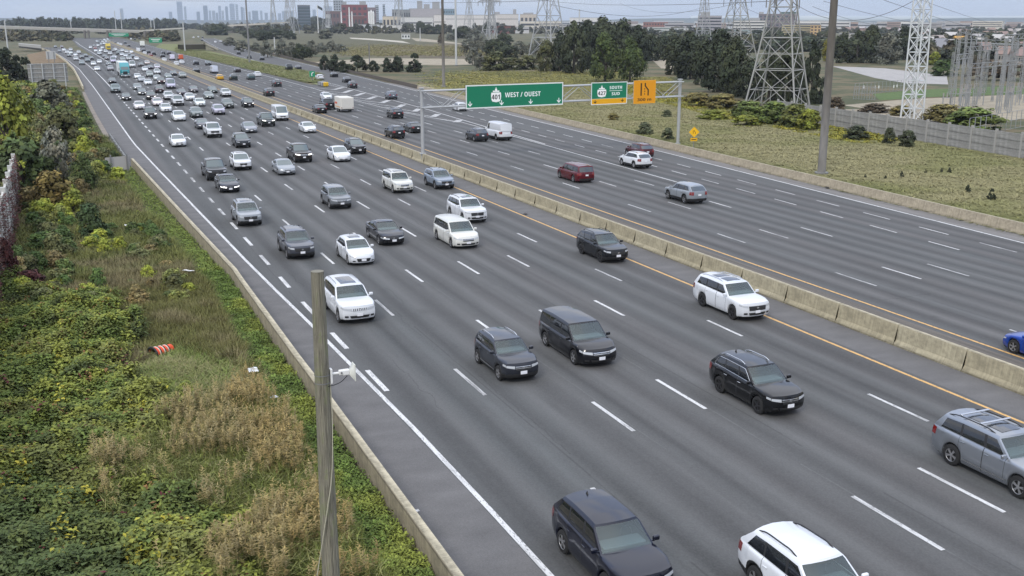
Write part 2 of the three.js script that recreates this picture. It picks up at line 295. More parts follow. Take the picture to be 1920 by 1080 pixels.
{
  const H = 1.0, prof = [[-0.34, 0], [-0.34, 0.08], [-0.20, 0.30], [-0.12, H - 0.03], [-0.10, H], [0.10, H], [0.12, H - 0.03], [0.20, 0.30], [0.34, 0.08], [0.34, 0]];
  const med = thing('median_barrier', 'long tan concrete median barrier of jointed segments dividing the two carriageways', 'barrier');
  const cap = [[-0.115, H + 0.002], [-0.095, H + 0.012], [0.095, H + 0.012], [0.115, H + 0.002]];
  const sp = 4.24; let s = 32.75 - sp * 12, k = 0;
  for (; s < 190; s += sp, k++) {
    const gsg = mesh('barrier_segment', profileRun(prof, [[MED, s + 0.012], [MED, s + sp - 0.012]], true), k % 3 ? concMed : concMed2, med);
    mesh('worn_top', profileRun(cap, [[MED, s + 0.02], [MED, s + sp - 0.02]]), concTop, gsg);
  }
  mesh('barrier_run', profileRun(prof, [[MED, s], [MED, 900]], true), concMed, med);
  mesh('joint_filler', box(0.18, H - 0.08, 210, MED, (H - 0.08) / 2, -86), std(lin(.13, .11, .075), .95), med);
  // left barrier: plain face to the bank, sloped face to the road
  const profL = [[0.02, -0.4], [0, H - 0.12], [0.02, H - 0.10], [0.26, H - 0.10], [0.28, H - 0.12], [0.36, 0.3], [0.5, 0.08], [0.5, 0]];
  const lb = thing('roadside_barrier', 'tan concrete barrier wall between the near shoulder and the overgrown bank', 'barrier');
  const pathL = range(-40, 119, 3).map(q => [interp(BAR_L, q) + (q > 41.4 && q < 62 ? -0.03 : 0), q]);
  mesh('barrier_wall', profileRun(profL, pathL, true), concLeft, lb);
  mesh('worn_top', profileRun([[0.015, H - 0.098], [0.03, H - 0.088], [0.25, H - 0.088], [0.27, H - 0.098]], pathL), concTop, lb);
  // guardrail upstream, and the far ramp parapet
  const gr = thing('guardrail', 'steel beam guardrail on dark posts beside the gravel verge', 'guardrail');
  mesh('rail', profileRun([[0, 0.45], [0.06, 0.52], [0, 0.6], [0.06, 0.68], [0, 0.75]], range(119, 150, 3).map(q => [interp(RAMP_L, q) - 0.1, q])), M.galv, gr);
  for (let q = 119.5; q < 150; q += 3.6) mesh('post', box(0.14, 0.85, 0.14, interp(RAMP_L, q) - 0.24, 0.42, -q), M.galvDark, gr);
  const rp = thing('ramp_parapet', 'pale tan parapet curving along the entry ramp', 'barrier');
  mesh('parapet_wall', profileRun([[-0.3, 0], [-0.25, 0.8], [0, 0.8], [0.1, 0]], range(262, 680, 10).map(q => [interp(RAMP_L, q), q]), true), concTop, rp);
  // low wall beyond the far shoulder on the right
  const rb = thing('roadside_barrier', 'low tan concrete barrier along the far right shoulder below the grass field', 'barrier');
  const pathR = range(-40, 235, 5).map(q => [interp(RBAR, q), q]);
  mesh('barrier_wall', profileRun([[0, 0], [0.06, 0.08], [0.12, 0.30], [0.22, 0.82], [0.44, 0.82], [0.46, -0.2]], pathR, true), new THREE.MeshStandardMaterial({ map: concTex(0.36, 0.31, 0.225, 22), roughness: 0.95 }), rb);
  mesh('worn_top', profileRun([[0.225, 0.822], [0.24, 0.832], [0.42, 0.832], [0.435, 0.822]], pathR), concTop, rb);
  // dark guardrail further along the collector
  const dg = thing('guardrail', 'weathered dark guardrail running beside the curving collector lanes', 'guardrail');
  const pathD = range(235, 600, 8).map(q => [interp([[235, 76.2], [250, 77.3], [400, 86], [600, 98]], q), q]);
  mesh('rail', profileRun([[0, 0], [0, 0.85], [0.12, 0.85], [0.12, 0]], pathD), std(lin(0.10, 0.085, 0.07), 0.9), dg);
}
// ------------------------------------------------------------------ vehicles
const paints = new Map();
function paint(hex, metal = 0.25, rough = 0.3) { const k = hex + '_' + metal; if (!paints.has(k)) paints.set(k, new THREE.MeshPhysicalMaterial({ color: new THREE.Color(hex), roughness: rough, metalness: metal, clearcoat: 1, clearcoatRoughness: 0.03, specularIntensity: new THREE.Color(hex).g < 0.06 ? 0.25 : 0.8 })); return paints.get(k); }
const V = {
  trim: std(lin(0.018, 0.018, 0.019), 0.55), under: std(lin(0.008, 0.008, 0.008), 0.9), tyre: std(lin(0.016, 0.016, 0.016), 0.85),
  side: new THREE.MeshPhysicalMaterial({ color: lin(0.012, 0.014, 0.016), roughness: 0.06, clearcoat: 1, clearcoatRoughness: 0.03 }),
  wind: new THREE.MeshPhysicalMaterial({ color: lin(0.085, 0.115, 0.118), roughness: 0.05, clearcoat: 1, clearcoatRoughness: 0.02 }),
  pane: new THREE.MeshPhysicalMaterial({ color: lin(.70, .84, .83), roughness: 0.02, transmission: 0.92, thickness: 0, ior: 1.45 }), cabin: std(lin(.035, .036, .038), .85), dash: std(lin(.10, .105, .11), .8), seat: std(lin(.09, .09, .092), .9),
  windDark: new THREE.MeshPhysicalMaterial({ color: lin(0.035, 0.045, 0.05), roughness: 0.05, clearcoat: 1, clearcoatRoughness: 0.02 }),
  chrome: std(lin(0.62, 0.63, 0.64), 0.18, 0.9), alloy: std(lin(0.48, 0.48, 0.49), 0.32, 0.75), darkAlloy: std(lin(0.06, 0.06, 0.065), 0.35, 0.6),
  lamp: new THREE.MeshPhysicalMaterial({ color: lin(0.44, 0.46, 0.48), roughness: 0.12, clearcoat: 1 }), lampOn: new THREE.MeshStandardMaterial({ color: lin(0.8, 0.8, 0.8), emissive: lin(1, 0.98, 0.92), emissiveIntensity: 1.3, roughness: 0.2 }),
  tail: new THREE.MeshPhysicalMaterial({ color: lin(0.20, 0.012, 0.012), roughness: 0.18, clearcoat: 1 }), plate: std(lin(0.74, 0.75, 0.78), 0.5), inner: std(lin(0.03, 0.03, 0.032), 0.8),
};
// shapes: metres, z forward from the middle of the car; g = greenhouse
const SHAPES = {
  suv:      { L: 4.62, W: 1.86, H: 1.68, wb: 2.66, fo: 0.93, R: 0.36, gc: 0.23, nose: 0.94, hood: 1.06, belt: 1.14, tail: 1.16, wsB: 0.98, wsT: 0.28, rB: -2.20, rT: -1.72, side: [[.80, .18, 1], [.0, -.12, 0], [-.10, -.22, 1], [-.98, -1.06, 0], [-1.06, -1.14, 1], [-1.84, -1.52, 0]], clad: 1, rails: 1, plan: .20 },
  suvBig:   { L: 4.92, W: 1.96, H: 1.76, wb: 2.86, fo: 0.93, R: 0.38, gc: 0.25, nose: 1.02, hood: 1.13, belt: 1.19, tail: 1.2, wsB: 1.02, wsT: 0.40, rB: -2.36, rT: -2.0, side: [[.86, .28, 1], [.06, -.04, 0], [-.05, -.15, 1], [-1.0, -1.06, 0], [-1.10, -1.16, 1], [-2.0, -1.82, 0]], clad: 1, rails: 1, plan: .16 },
  boxy:     { L: 4.82, W: 1.90, H: 1.80, wb: 2.79, fo: 0.9, R: 0.38, gc: 0.28, nose: 1.02, hood: 1.14, belt: 1.16, tail: 1.17, wsB: 0.98, wsT: 0.48, rB: -2.34, rT: -2.16, side: [[.84, .38, 1], [.06, -.0, 0], [-.05, -.11, 1], [-.98, -1.02, 0], [-1.08, -1.12, 1], [-2.08, -2.0, 0]], clad: 0, rails: 1, plan: .14 },
  suvMini:  { L: 4.06, W: 1.77, H: 1.59, wb: 2.52, fo: 0.83, R: 0.34, gc: 0.21, nose: 0.93, hood: 1.04, belt: 1.08, tail: 1.1, wsB: 0.80, wsT: 0.22, rB: -1.93, rT: -1.62, side: [[.62, .12, 1], [-.08, -.16, 0], [-.17, -.25, 1], [-.96, -1.02, 0], [-1.04, -1.10, 1], [-1.58, -1.44, 0]], clad: 1, rails: 1, plan: .16 },
  minivan:  { L: 5.14, W: 1.99, H: 1.73, wb: 3.05, fo: 0.98, R: 0.35, gc: 0.17, nose: 0.88, hood: 1.04, belt: 1.06, tail: 1.12, wsB: 1.38, wsT: 0.62, rB: -2.48, rT: -2.24, side: [[1.10, .50, 1], [.18, .08, 0], [.07, -.03, 1], [-1.12, -1.16, 0], [-1.22, -1.26, 1], [-2.22, -2.06, 0]], clad: 0, rails: 0, plan: .24 },
  sedan:    { L: 4.74, W: 1.82, H: 1.44, wb: 2.74, fo: 0.94, R: 0.33, gc: 0.15, nose: 0.72, hood: 0.90, belt: 0.94, tail: 1.0, wsB: 0.98, wsT: 0.16, rB: -1.66, rT: -0.98, side: [[.76, .04, 1], [-.10, -.18, 0], [-.19, -.27, 1], [-1.02, -.94, 0], [-1.10, -1.0, 2], [-1.42, -1.02, 0]], clad: 0, rails: 0, plan: .24 },
  hatch:    { L: 4.44, W: 1.77, H: 1.48, wb: 2.64, fo: 0.92, R: 0.32, gc: 0.15, nose: 0.74, hood: 0.93, belt: 0.98, tail: 1.02, wsB: 0.98, wsT: 0.18, rB: -2.04, rT: -1.46, side: [[.76, .06, 1], [-.08, -.16, 0], [-.17, -.25, 1], [-1.02, -1.02, 0], [-1.09, -1.06, 1], [-1.6, -1.26, 0]], clad: 0, rails: 0, plan: .26 },
  ev:       { L: 4.72, W: 1.92, H: 1.60, wb: 2.88, fo: 0.86, R: 0.35, gc: 0.16, nose: 0.78, hood: 0.98, belt: 1.02, tail: 1.1, wsB: 1.16, wsT: 0.12, rB: -2.0, rT: -1.0, side: [[.92, .0, 1], [-.04, -.14, 0], [-.10, -.22, 1], [-1.02, -.96, 0], [-1.10, -1.02, 1], [-1.62, -1.06, 0]], clad: 0, rails: 0, plan: .26, noGrille: 1 },
  pickup:   { L: 5.86, W: 2.0, H: 1.92, wb: 3.66, fo: 0.96, R: 0.40, gc: 0.30, nose: 1.12, hood: 1.22, belt: 1.26, tail: 1.28, wsB: 1.30, wsT: 0.78, rB: -0.86, rT: -0.74, side: [[1.14, .70, 1], [.36, .30, 0], [.26, .20, 1], [-.62, -.60, 0]], clad: 1, rails: 0, plan: .12, bed: 1 },
  cargo:    { L: 5.60, W: 2.0, H: 2.30, wb: 3.3, fo: 0.98, R: 0.36, gc: 0.22, nose: 0.98, hood: 1.22, belt: 1.28, tail: 1.3, wsB: 2.06, wsT: 1.36, rB: -2.74, rT: -2.62, side: [[1.84, 1.22, 1], [1.0, 0.94, 0]], clad: 1, rails: 0, plan: .2 },
};
const ROWS = [[0, .80], [0, .93], [.08, .972], [.26, .992], [.5, 1], [.66, .985], [.84, .975], [.95, .945], [1, .90]];   // [share of height, share of width]
const arr = (n, f) => Array.from({ length: n }, (_, i) => f(i));
function buildShape(S, lod) {
  const tris = [];                                        // [tag, 9 numbers]
  const quad = (tag_, a, b, c, d) => { tris.push([tag_, a, b, c], [tag_, a, c, d]); };
  const Wh = S.W / 2, L2 = S.L / 2, fz = L2 - S.fo, rz = fz - S.wb, Ra = S.R + 0.055, ns = lod < 2 ? 1 : 0;
  const halfW = z => { const u = Math.abs(z), e = L2 - 0.75; return Wh * (u < e ? 1 - 0.012 * (u / e) ** 2 : 0.988 - 0.125 * ((u - e) / 0.75) ** 2); };
  const yTop = z => z >= S.wsB ? lerp(S.hood, S.nose, Math.pow(clamp((z - S.wsB) / (L2 - S.wsB)), 1.5)) : z >= S.rB ? lerp(S.hood, S.belt, clamp((S.wsB - z) / (S.wsB - S.rB) * 1.3)) : lerp(S.belt, S.tail, clamp((S.rB - z) / 0.15));
  const yBot = z => { let b = S.gc + 0.07 * sstep(L2 - 0.7, L2, Math.abs(z)); if (lod < 2) for (const w of [fz, rz]) { const d = Math.abs(z - w); if (d <= Ra) b = Math.max(b, S.R + Math.sqrt(Ra * Ra - d * d)); } return b; };
  const rake = v => v < .42 ? .07 * (1 - v / .42) ** 2 : (S.bed || S.clad ? .07 : .13) * ((v - .42) / .58) ** 2;
  const rakeR = v => v < .42 ? .05 * (1 - v / .42) ** 2 : .05 * ((v - .42) / .58) ** 2;
  const bend = (z, v, rx) => { const f = sstep(L2 - 0.85, L2, Math.abs(z)); return z - Math.sign(z) * f * ((z > 0 ? rake(v) : rakeR(v)) + (z > 0 ? S.plan : S.plan * .5) * Math.pow(Math.abs(rx), 2.6)); };
  const sideAt = (z, v, out = 0) => {                     // right side point (x > 0)
    let i = 1; while (i < ROWS.length - 2 && ROWS[i + 1][0] < v) i++;
    const t = clamp((v - ROWS[i][0]) / Math.max(1e-6, ROWS[i + 1][0] - ROWS[i][0])), rx = lerp(ROWS[i][1], ROWS[i + 1][1], t), b = yBot(z);
    return [halfW(z) * rx + out, b + v * (yTop(z) - b), bend(z, v, rx)];
  };
  const zB = S.side[1] ? (S.side[1][0] + (S.side[2] ? S.side[2][0] : S.side[1][0])) / 2 : 0;
  const doors = S.bed ? [[S.wsB - 0.02, zB], [zB, S.rB + 0.22]] : S.side.length > 2 ? [[S.wsB - 0.10, zB], [zB, Math.max(rz + Ra * 0.62, S.rB + .1)]] : [[S.wsB - 0.15, S.side[1][0]]];
  // stations
  let zs = [];
  if (lod < 2) {
    for (const w of [fz, rz]) { zs.push(w - Ra - .012, w + Ra + .012); for (let k = 0; k <= (lod ? 6 : 10); k++) zs.push(w + Ra * 0.999 * Math.cos(k / (lod ? 6 : 10) * Math.PI)); }
    zs.push(-L2, -L2 + .06, -L2 + .16, -L2 + .32, L2 - .32, L2 - .16, L2 - .06, L2, S.wsB, S.rB, 0.1, -0.5);
    if (lod === 0) for (const [a, b] of doors) zs.push(a, a - .016, b, b + .016);
    zs.sort((a, b) => a - b); zs = zs.filter((z, i) => i === 0 || z - zs[i - 1] > 0.004);
  } else zs = [-L2, -L2 + .3, S.rB, rz, 0, fz, S.wsB, L2 - .3, L2].sort((a, b) => a - b).filter((z, i, q) => i === 0 || z - q[i - 1] > 0.02);
  const hoodR = [.8, .45, 0];
  const section = z => { const b = yBot(z), t = yTop(z), w = halfW(z); const r = ROWS.map(([v, rx]) => [w * rx, b + v * (t - b), bend(z, v, rx)]); const cr = 0.028 * (1 - sstep(L2 - .3, L2, Math.abs(z))); for (const h of hoodR) r.push([w * h, t + cr * (1 - h * h) + .002, bend(z, 1, h)]); return r; };
  const secs = zs.map(section), mir = p => [-p[0], p[1], p[2]];
  const nr = ROWS.length + hoodR.length;
  for (let i = 0; i + 1 < zs.length; i++) {
    const A = secs[i], B = secs[i + 1], zm = (zs[i] + zs[i + 1]) / 2;
    for (let r = 0; r + 1 < nr; r++) {
      let tg = 'body';
      if (lod === 0 && r >= ROWS.length - 1 && zm < S.wsB - .02 && zm > S.rB + .02) tg = 'lid'; else if (lod === 0 && r >= ROWS.length - 1 && zm > S.wsB) tg = 'hood'; else if (r === 0) tg = 'trim'; else if (r < ROWS.length - 1) {
        if (S.clad && r <= 2) tg = 'trim';
        if (lod === 0 && r >= 2) { let k = 0; for (const [a, b] of doors) { k++; if (zm < a - .016 && zm > b + .016) { if (tg === 'body') tg = 'door' + k; } else if ((zm <= a && zm >= a - .016) || (zm >= b && zm <= b + .016)) tg = 'seam'; } }
      }
      const L_ = tg.startsWith('door') ? tg + 'L' : tg, R_ = tg.startsWith('door') ? tg + 'R' : tg;
      quad(R_, A[r], A[r + 1], B[r + 1], B[r]); quad(L_, mir(B[r]), mir(B[r + 1]), mir(A[r + 1]), mir(A[r]));
    }
  }
  // front and rear fascia
  const NC = lod < 2 ? 12 : 4;
  const capAt = (c, v, front, out = 0) => {
    let i = 1; while (i < ROWS.length - 2 && ROWS[i + 1][0] < v) i++;
    const t = clamp((v - ROWS[i][0]) / Math.max(1e-6, ROWS[i + 1][0] - ROWS[i][0])), rx = lerp(ROWS[i][1], ROWS[i + 1][1], t), z = front ? L2 : -L2, b = yBot(z), q = Math.abs(c) * rx;
    return [c * halfW(z) * rx, b + v * (yTop(z) - b), bend(z, v, q) + (front ? out : -out)];
  };
  for (const front of [true, false]) for (let r = 1; r + 1 < ROWS.length; r++) for (let k = 0; k < NC; k++) {
    const c0 = -1 + 2 * k / NC, c1 = -1 + 2 * (k + 1) / NC, v0 = ROWS[r][0], v1 = ROWS[r + 1][0];
    const q = [capAt(c0, v0, front), capAt(c1, v0, front), capAt(c1, v1, front), capAt(c0, v1, front)];
    const tg = (S.clad && r <= 2) ? 'trim' : 'body';
    front ? quad(tg, q[0], q[1], q[2], q[3]) : quad(tg, q[1], q[0], q[3], q[2]);
  }
  // greenhouse
  const wb_ = z => halfW(z) * 0.90, yR = z => S.H - 0.075 - 0.05 * (((z - lerp(S.wsT, S.rT, .42)) / ((S.wsT - S.rT) / 2)) ** 2) * (S.bed ? .4 : 1) * (S.H > 2 ? .5 : 1);
  const wt_ = z => Wh * (S.H > 2 ? .86 : S.bed || S.L > 5 ? .80 : .765) * (1 - 0.05 * sstep(.2, -2.2, z));
  const cols = [[S.wsB, S.wsT, 'pillar'], ...S.side.map(([b, t, q]) => [b, t, q]), [S.rB, S.rT]];
  const TS = [[0, 0, 0], [.07, .06, 0], [.86, .84, 0], [.955, .955, .012], [1, 1, .07]];
  const sideG = (b, t, k) => { const [ty, tx, inn] = TS[k]; return [lerp(wb_(b), wt_(t), Math.pow(tx, 1.12)) - inn, lerp(yTop(b) - .012, yR(t) + (k === 4 ? .035 : 0), ty), lerp(b, t, ty)]; };
  const fp = c => .13 * (1 - c * c), crown = .045;
  const colP = cols.map(([b, t]) => TS.map((_, k) => sideG(b, t, k)));
  let gi = 0;
  for (let i = 0; i + 1 < cols.length; i++) for (let k = 0; k < 4; k++) {
    const A = colP[i], B = colP[i + 1];
    const isG = k === 1 && cols[i][2] >= 1; const id = isG ? 'sw' + i : null;
    quad(isG ? id + 'R' : (cols[i][2] === 0 && k === 1 && i > 0 && i < cols.length - 2 && lod < 2 ? 'pil' + i + 'R' : 'roof'), B[k], A[k], A[k + 1], B[k + 1]);
    quad(isG ? id + 'L' : (cols[i][2] === 0 && k === 1 && i > 0 && i < cols.length - 2 && lod < 2 ? 'pil' + i + 'L' : 'roof'), mir(A[k]), mir(B[k]), mir(B[k + 1]), mir(A[k + 1]));
  }
  const cs = lod < 2 ? [-1, -.93, -.55, 0, .55, .93, 1] : [-1, -.92, 0, .92, 1];
  const face = (P, sgn) => { for (let k = 0; k < 4; k++) for (let j = 0; j + 1 < cs.length; j++) {
    const pt = (c, kk) => { const p = P[kk]; return [p[0] * c, p[1] + crown * (1 - c * c) * TS[kk][0], p[2] + sgn * fp(c) * (sgn < 0 ? .6 : 1)]; };
    const edge = j === 0 || j === cs.length - 2; const gl = !edge && (k === 1 || (k === 0 && sgn > 0) || (k === 2 && sgn > 0)) && !(S.H > 2 && sgn < 0);
    const q = [pt(cs[j], k), pt(cs[j + 1], k), pt(cs[j + 1], k + 1), pt(cs[j], k + 1)]; const tg = gl ? (sgn > 0 ? 'ws' : 'rw') : 'roof';
    sgn > 0 ? quad(tg, ...q) : quad(tg, q[1], q[0], q[3], q[2]);
  } };
  face(colP[0], 1); face(colP[colP.length - 1], -1);
  for (let i = 0; i + 1 < cols.length; i++) for (let j = 0; j + 1 < cs.length; j++) {
    const off = (c, n) => n === 0 ? fp(c) : n === cols.length - 1 ? -fp(c) * .6 : fp(c) * (n === 1 ? .5 : 0);
    const pt = (c, n) => { const p = colP[n][4]; return [p[0] * c, p[1] + crown * (1 - c * c), p[2] + off(c, n)]; };
    quad('roof', pt(cs[j], i), pt(cs[j + 1], i), pt(cs[j + 1], i + 1), pt(cs[j], i + 1));
  }
  const roofPt = (c, z) => { let i = 0; while (i < cols.length - 2 && colP[i + 1][4][2] > z) i++; const a = colP[i][4], b = colP[i + 1][4], t = clamp((a[2] - z) / (a[2] - b[2])); return [lerp(a[0], b[0], t) * c, lerp(a[1], b[1], t) + crown * (1 - c * c), z]; };
  // one smooth normal field, then split by tag
  const pos = new Float32Array(tris.length * 9); tris.forEach((t, i) => { for (let k = 0; k < 3; k++) pos.set(t[k + 1], i * 9 + k * 3); });
  let gm = new THREE.BufferGeometry(); gm.setAttribute('position', new THREE.BufferAttribute(pos, 3)); gm.computeVertexNormals(); gm = toCreasedNormals(gm, 0.62);
  const np = gm.attributes.position.array, nn = gm.attributes.normal.array, parts = {};
  tris.forEach((t, i) => { const o = parts[t[0]] = parts[t[0]] || { p: [], n: [] }; for (let k = 0; k < 9; k++) { o.p.push(np[i * 9 + k]); o.n.push(nn[i * 9 + k]); } });
  const geo = {};
  for (const k in parts) { const q = new THREE.BufferGeometry(); q.setAttribute('position', new THREE.Float32BufferAttribute(parts[k].p, 3)); q.setAttribute('normal', new THREE.Float32BufferAttribute(parts[k].n, 3)); q.setAttribute('uv', new THREE.Float32BufferAttribute(new Array(parts[k].p.length / 3 * 2).fill(0), 2)); geo[k] = q; }
  const patch = (fn, nu, nv) => { const p = []; for (let i = 0; i < nu; i++) for (let j = 0; j < nv; j++) { const a = fn(i / nu, j / nv), b = fn((i + 1) / nu, j / nv), c = fn((i + 1) / nu, (j + 1) / nv), d = fn(i / nu, (j + 1) / nv); p.push(...a, ...b, ...c, ...a, ...c, ...d); } return tri(p); };
  const capPatch = (c0, c1, v0, v1, front, out, trap = 0, nu = 6, slope = 0) => patch((u, w) => { const cc = Math.abs(lerp(c0, c1, front ? u : 1 - u)), v = lerp(v0, v1, w) + slope * (cc - .8) * (1.2 - w * .6), s = trap * (1 - w); return capAt(lerp(c0 + s * Math.sign(c1 - c0 || 1) * (c0 < 0 && c1 > 0 ? 1 : 0), c1 - s * (c0 < 0 && c1 > 0 ? 1 : 0), front ? u : 1 - u), v, front, out); }, nu, 2);
  const sidePatch = (z0, z1, v0, v1, out, sx) => patch((u, w) => { const p = sideAt(lerp(sx > 0 ? z1 : z0, sx > 0 ? z0 : z1, u), lerp(v0, v1, w), out); p[0] *= sx; return p; }, 3, 2);
  return { S, geo, capPatch, sidePatch, capAt, sideAt, roofPt, halfW, yTop, fz, rz, Ra, L2, Wh, doors, zB, cols, colP, lod };
}
const shapeCache = new Map();
const shapeOf = (n, lod) => { const k = n + lod; if (!shapeCache.has(k)) shapeCache.set(k, buildShape(SHAPES[n], lod)); return shapeCache.get(k); };
const once = new Map(); const memo = (k, f) => { if (!once.has(k)) once.set(k, f()); return once.get(k); };
function wheelGeo(R, lod) {
  return memo('wheel' + R + '_' + lod, () => {
    const w = 0.115, n = lod ? 14 : 26;
    const prof = [[R * .62, -w], [R * .93, -w], [R, -w * .62], [R, w * .62], [R * .93, w], [R * .62, w]].map(([x, y]) => new THREE.Vector2(x, y));
    const tyre = new THREE.LatheGeometry(prof, n); tyre.rotateZ(Math.PI / 2);
    const back = new THREE.CylinderGeometry(R * .63, R * .63, w * 1.2, n); back.rotateZ(Math.PI / 2);
    let rims;
    if (lod) { rims = [-1, 1].map(sx => { const q = new THREE.CylinderGeometry(R * .58, R * .58, w * .93, 10); q.rotateZ(Math.PI / 2); q.translate(sx * w * .465, 0, 0); return q; }); }
    else {
      const ring = new THREE.TorusGeometry(R * .62, R * .035, 5, 24); ring.rotateY(Math.PI / 2);
      rims = [-1, 1].map(sx => { const l = []; const q = ring.clone(); q.translate(sx * w * .86, 0, 0); l.push(q); for (let k = 0; k < 5; k++) for (const e of [-.16, .16]) { const s = box(w * .22, R * .56, R * .085, 0, R * .33, 0); s.rotateX(e * .8); s.rotateX(k * Math.PI * 2 / 5); s.translate(sx * w * .80, 0, 0); l.push(s); } const hub = new THREE.CylinderGeometry(R * .15, R * .15, w * .3, 10); hub.rotateZ(Math.PI / 2); hub.translate(sx * w * .8, 0, 0); l.push(hub); return merge(l); });
    }
    return { tyre, back, rims };
  });
}
// o: { shape, color, metal, lod, grille:'bars'|'wide'|'chrome'|'slots'|'v', clad:false, roof:'black', sun:n, rack, lampsOn, rim:'dark', rails:'chrome'|'black'|null, sil }
const protoCache = new Map();
function vehicleParts(root, o) {
  const B = shapeOf(o.shape, o.lod), S = B.S, G = B.geo, P = paint(o.color, o.metal ?? 0.25), key = o.shape + o.lod;
  const noClad = o.clad === false || !S.clad, add = (n, q, m, p = root) => mesh(n, q, m, p);
  const bodyG = memo(key + 'body' + noClad, () => merge([G.body, ...(noClad && G.trim ? [G.trim] : [])])), trimM = noClad ? null : G.trim;
  const body = add('body', bodyG, P);
  if (trimM) add('lower_cladding', trimM, V.trim, root);
  if (G.seam) add('door_seam', G.seam, V.trim, body).userData.kind = 'stuff';
  if (G.hood) add('hood', G.hood, P);
  const roofBlack = o.roof === 'black';
  add('roof', G.roof, roofBlack ? V.trim : P);
  for (const k in G) if (k.startsWith('pil')) add('pillar', G[k], o.bodyPillar ? P : V.trim);
  const under = memo(key + 'under', () => merge([box(S.W - .34, S.nose - S.gc - .2, S.L - .6, 0, (S.nose + S.gc) / 2 - .08, -.02), box(S.W - .22, .22, S.L - .9, 0, S.gc + .12, 0)]));
  add('underbody', under, V.under);
  for (const k in G) if (k.startsWith('sw')) add('side_window', G[k], V.side);
  if (G.lid) add('cabin_floor', G.lid, V.cabin, root);
  if (o.lod === 0) {
    const y = S.hood, zd = S.wsB;
    add('dashboard', memo(key + 'da', () => rbox(S.W * .72, .10, .52, .04, 0, y + .035, zd - .36, 1)), V.dash);
    add('steering_wheel', memo(key + 'stw', () => { const q = new THREE.TorusGeometry(.17, .018, 6, 18); q.rotateX(-.45); q.translate(.36, y + .12, zd - .72); return q; }), V.trim);
    for (const s of [-1, 1]) add('front_seat', memo(key + 'se' + s, () => merge([rbox(.46, .42, .14, .05, s * .37, y + .16, zd - 1.36, 1), rbox(.24, .17, .09, .04, s * .37, y + .41, zd - 1.40, 1)])), V.seat);
    if (!S.bed) add('rear_seat', memo(key + 'rs', () => rbox(S.W * .62, .36, .14, .05, 0, y + .16, zd - 2.3, 1)), V.seat);
  }
  if (G.ws) add('windshield', G.ws, o.lod === 0 ? V.pane : o.darkGlass ? V.windDark : V.wind); if (G.rw) add('rear_window', G.rw, V.windDark);
  if (o.lod < 2) for (let k = 1; k <= 2; k++) for (const s of 'LR') if (G['door' + k + s]) { const d = add('door', G['door' + k + s], P); if (o.lod === 0) { const sx = s === 'R' ? 1 : -1, [a, b] = B.doors[k - 1]; add('handle', memo(key + 'h' + k + s, () => { const p = B.sideAt(b + .16, .80, .012); return rbox(.03, .035, .2, .012, p[0] * sx, p[1], p[2]); }), o.chromeTrim ? V.chrome : P, d); } }
  const W = wheelGeo(S.R, o.lod), tx = S.W / 2 - .135;
  if (o.lod < 2) for (const sx of [-1, 1]) for (const z of [B.fz, B.rz]) {
    const w = new THREE.Group(); w.name = 'wheel'; w.position.set(sx * tx, S.R, z); w.rotation.x = o.lod ? 0 : (z * 7.3 + sx); root.add(w);
    add('tyre', W.tyre, V.tyre, w); add('wheel_disc', W.back, V.under, w); add('rim', W.rims[sx > 0 ? 1 : 0], o.rim === 'dark' ? V.darkAlloy : V.alloy, w);
  } else add('wheel_set', memo(key + 'ws', () => merge([B.fz, B.rz].flatMap(z => [-1, 1].map(sx => { const c = new THREE.CylinderGeometry(S.R, S.R, .24, 8); c.rotateZ(Math.PI / 2); c.translate(sx * tx, S.R, z); return c; })))), V.tyre);
  // front
  const gv = { bars: [-.52, .52, .50, .74], wide: [-.64, .64, .46, .80], chrome: [-.50, .50, .52, .80], slots: [-.46, .46, .66, .82], v: [-.52, .52, .44, .78], thin: [-.4, .4, .60, .70], low: [-.62, .62, .17, .56] }[o.grille || 'bars'];
  const lampV = o.grille === 'low' ? [.66, .80] : [gv[3] - .11, Math.min(.90, gv[3] + .045)];
  if (!S.noGrille && o.lod < 2) {
    const gr = add('grille', memo(key + 'gr' + o.grille, () => B.capPatch(gv[0], gv[1], gv[2], gv[3], true, .022, (o.grille === 'v' || o.grille === 'low') ? .12 : .05, 14)), V.trim);
    if (o.grille === 'slots') for (let k = 0; k < 8; k++) add('grille_bar', memo(key + 'gb' + k, () => B.capPatch(gv[0] + .115 * k - .01, gv[0] + .115 * k + .045, gv[2] - .01, gv[3] + .01, true, .034, 0, 2)), P, gr);
    else if (o.grille === 'chrome' || o.chromeTrim) { add('grille_bar', memo(key + 'gc' + o.grille, () => B.capPatch(gv[0], gv[1], gv[3] - .05, gv[3], true, .03, 0, 14)), V.chrome, gr); add('grille_bar', memo(key + 'gd' + o.grille, () => B.capPatch(gv[0], gv[1], (gv[2] + gv[3]) / 2 - .02, (gv[2] + gv[3]) / 2 + .03, true, .03, 0, 14)), V.chrome, gr); }
    add('emblem', memo(key + 'em' + o.grille, () => { const p = B.capAt(0, (gv[2] + gv[3]) / 2 + .03, true, .02), c = new THREE.CylinderGeometry(.065, .065, .02, 12); c.rotateX(Math.PI / 2); c.scale(1.15, .8, 1); c.translate(...p); return c; }), V.chrome, gr);
    if (o.grille !== 'low') add('lower_intake', memo(key + 'li', () => B.capPatch(-.62, .62, .10, .30, true, .022, .06, 14)), V.trim);
  } else if (o.lod < 2) add('lower_intake', memo(key + 'li', () => B.capPatch(-.6, .6, .10, .26, true, .022, .06, 14)), V.trim);
  else if (!S.noGrille) add('grille', memo(key + 'gr2', () => B.capPatch(-.55, .55, .3, .68, true, .015, .05, 1)), V.trim);
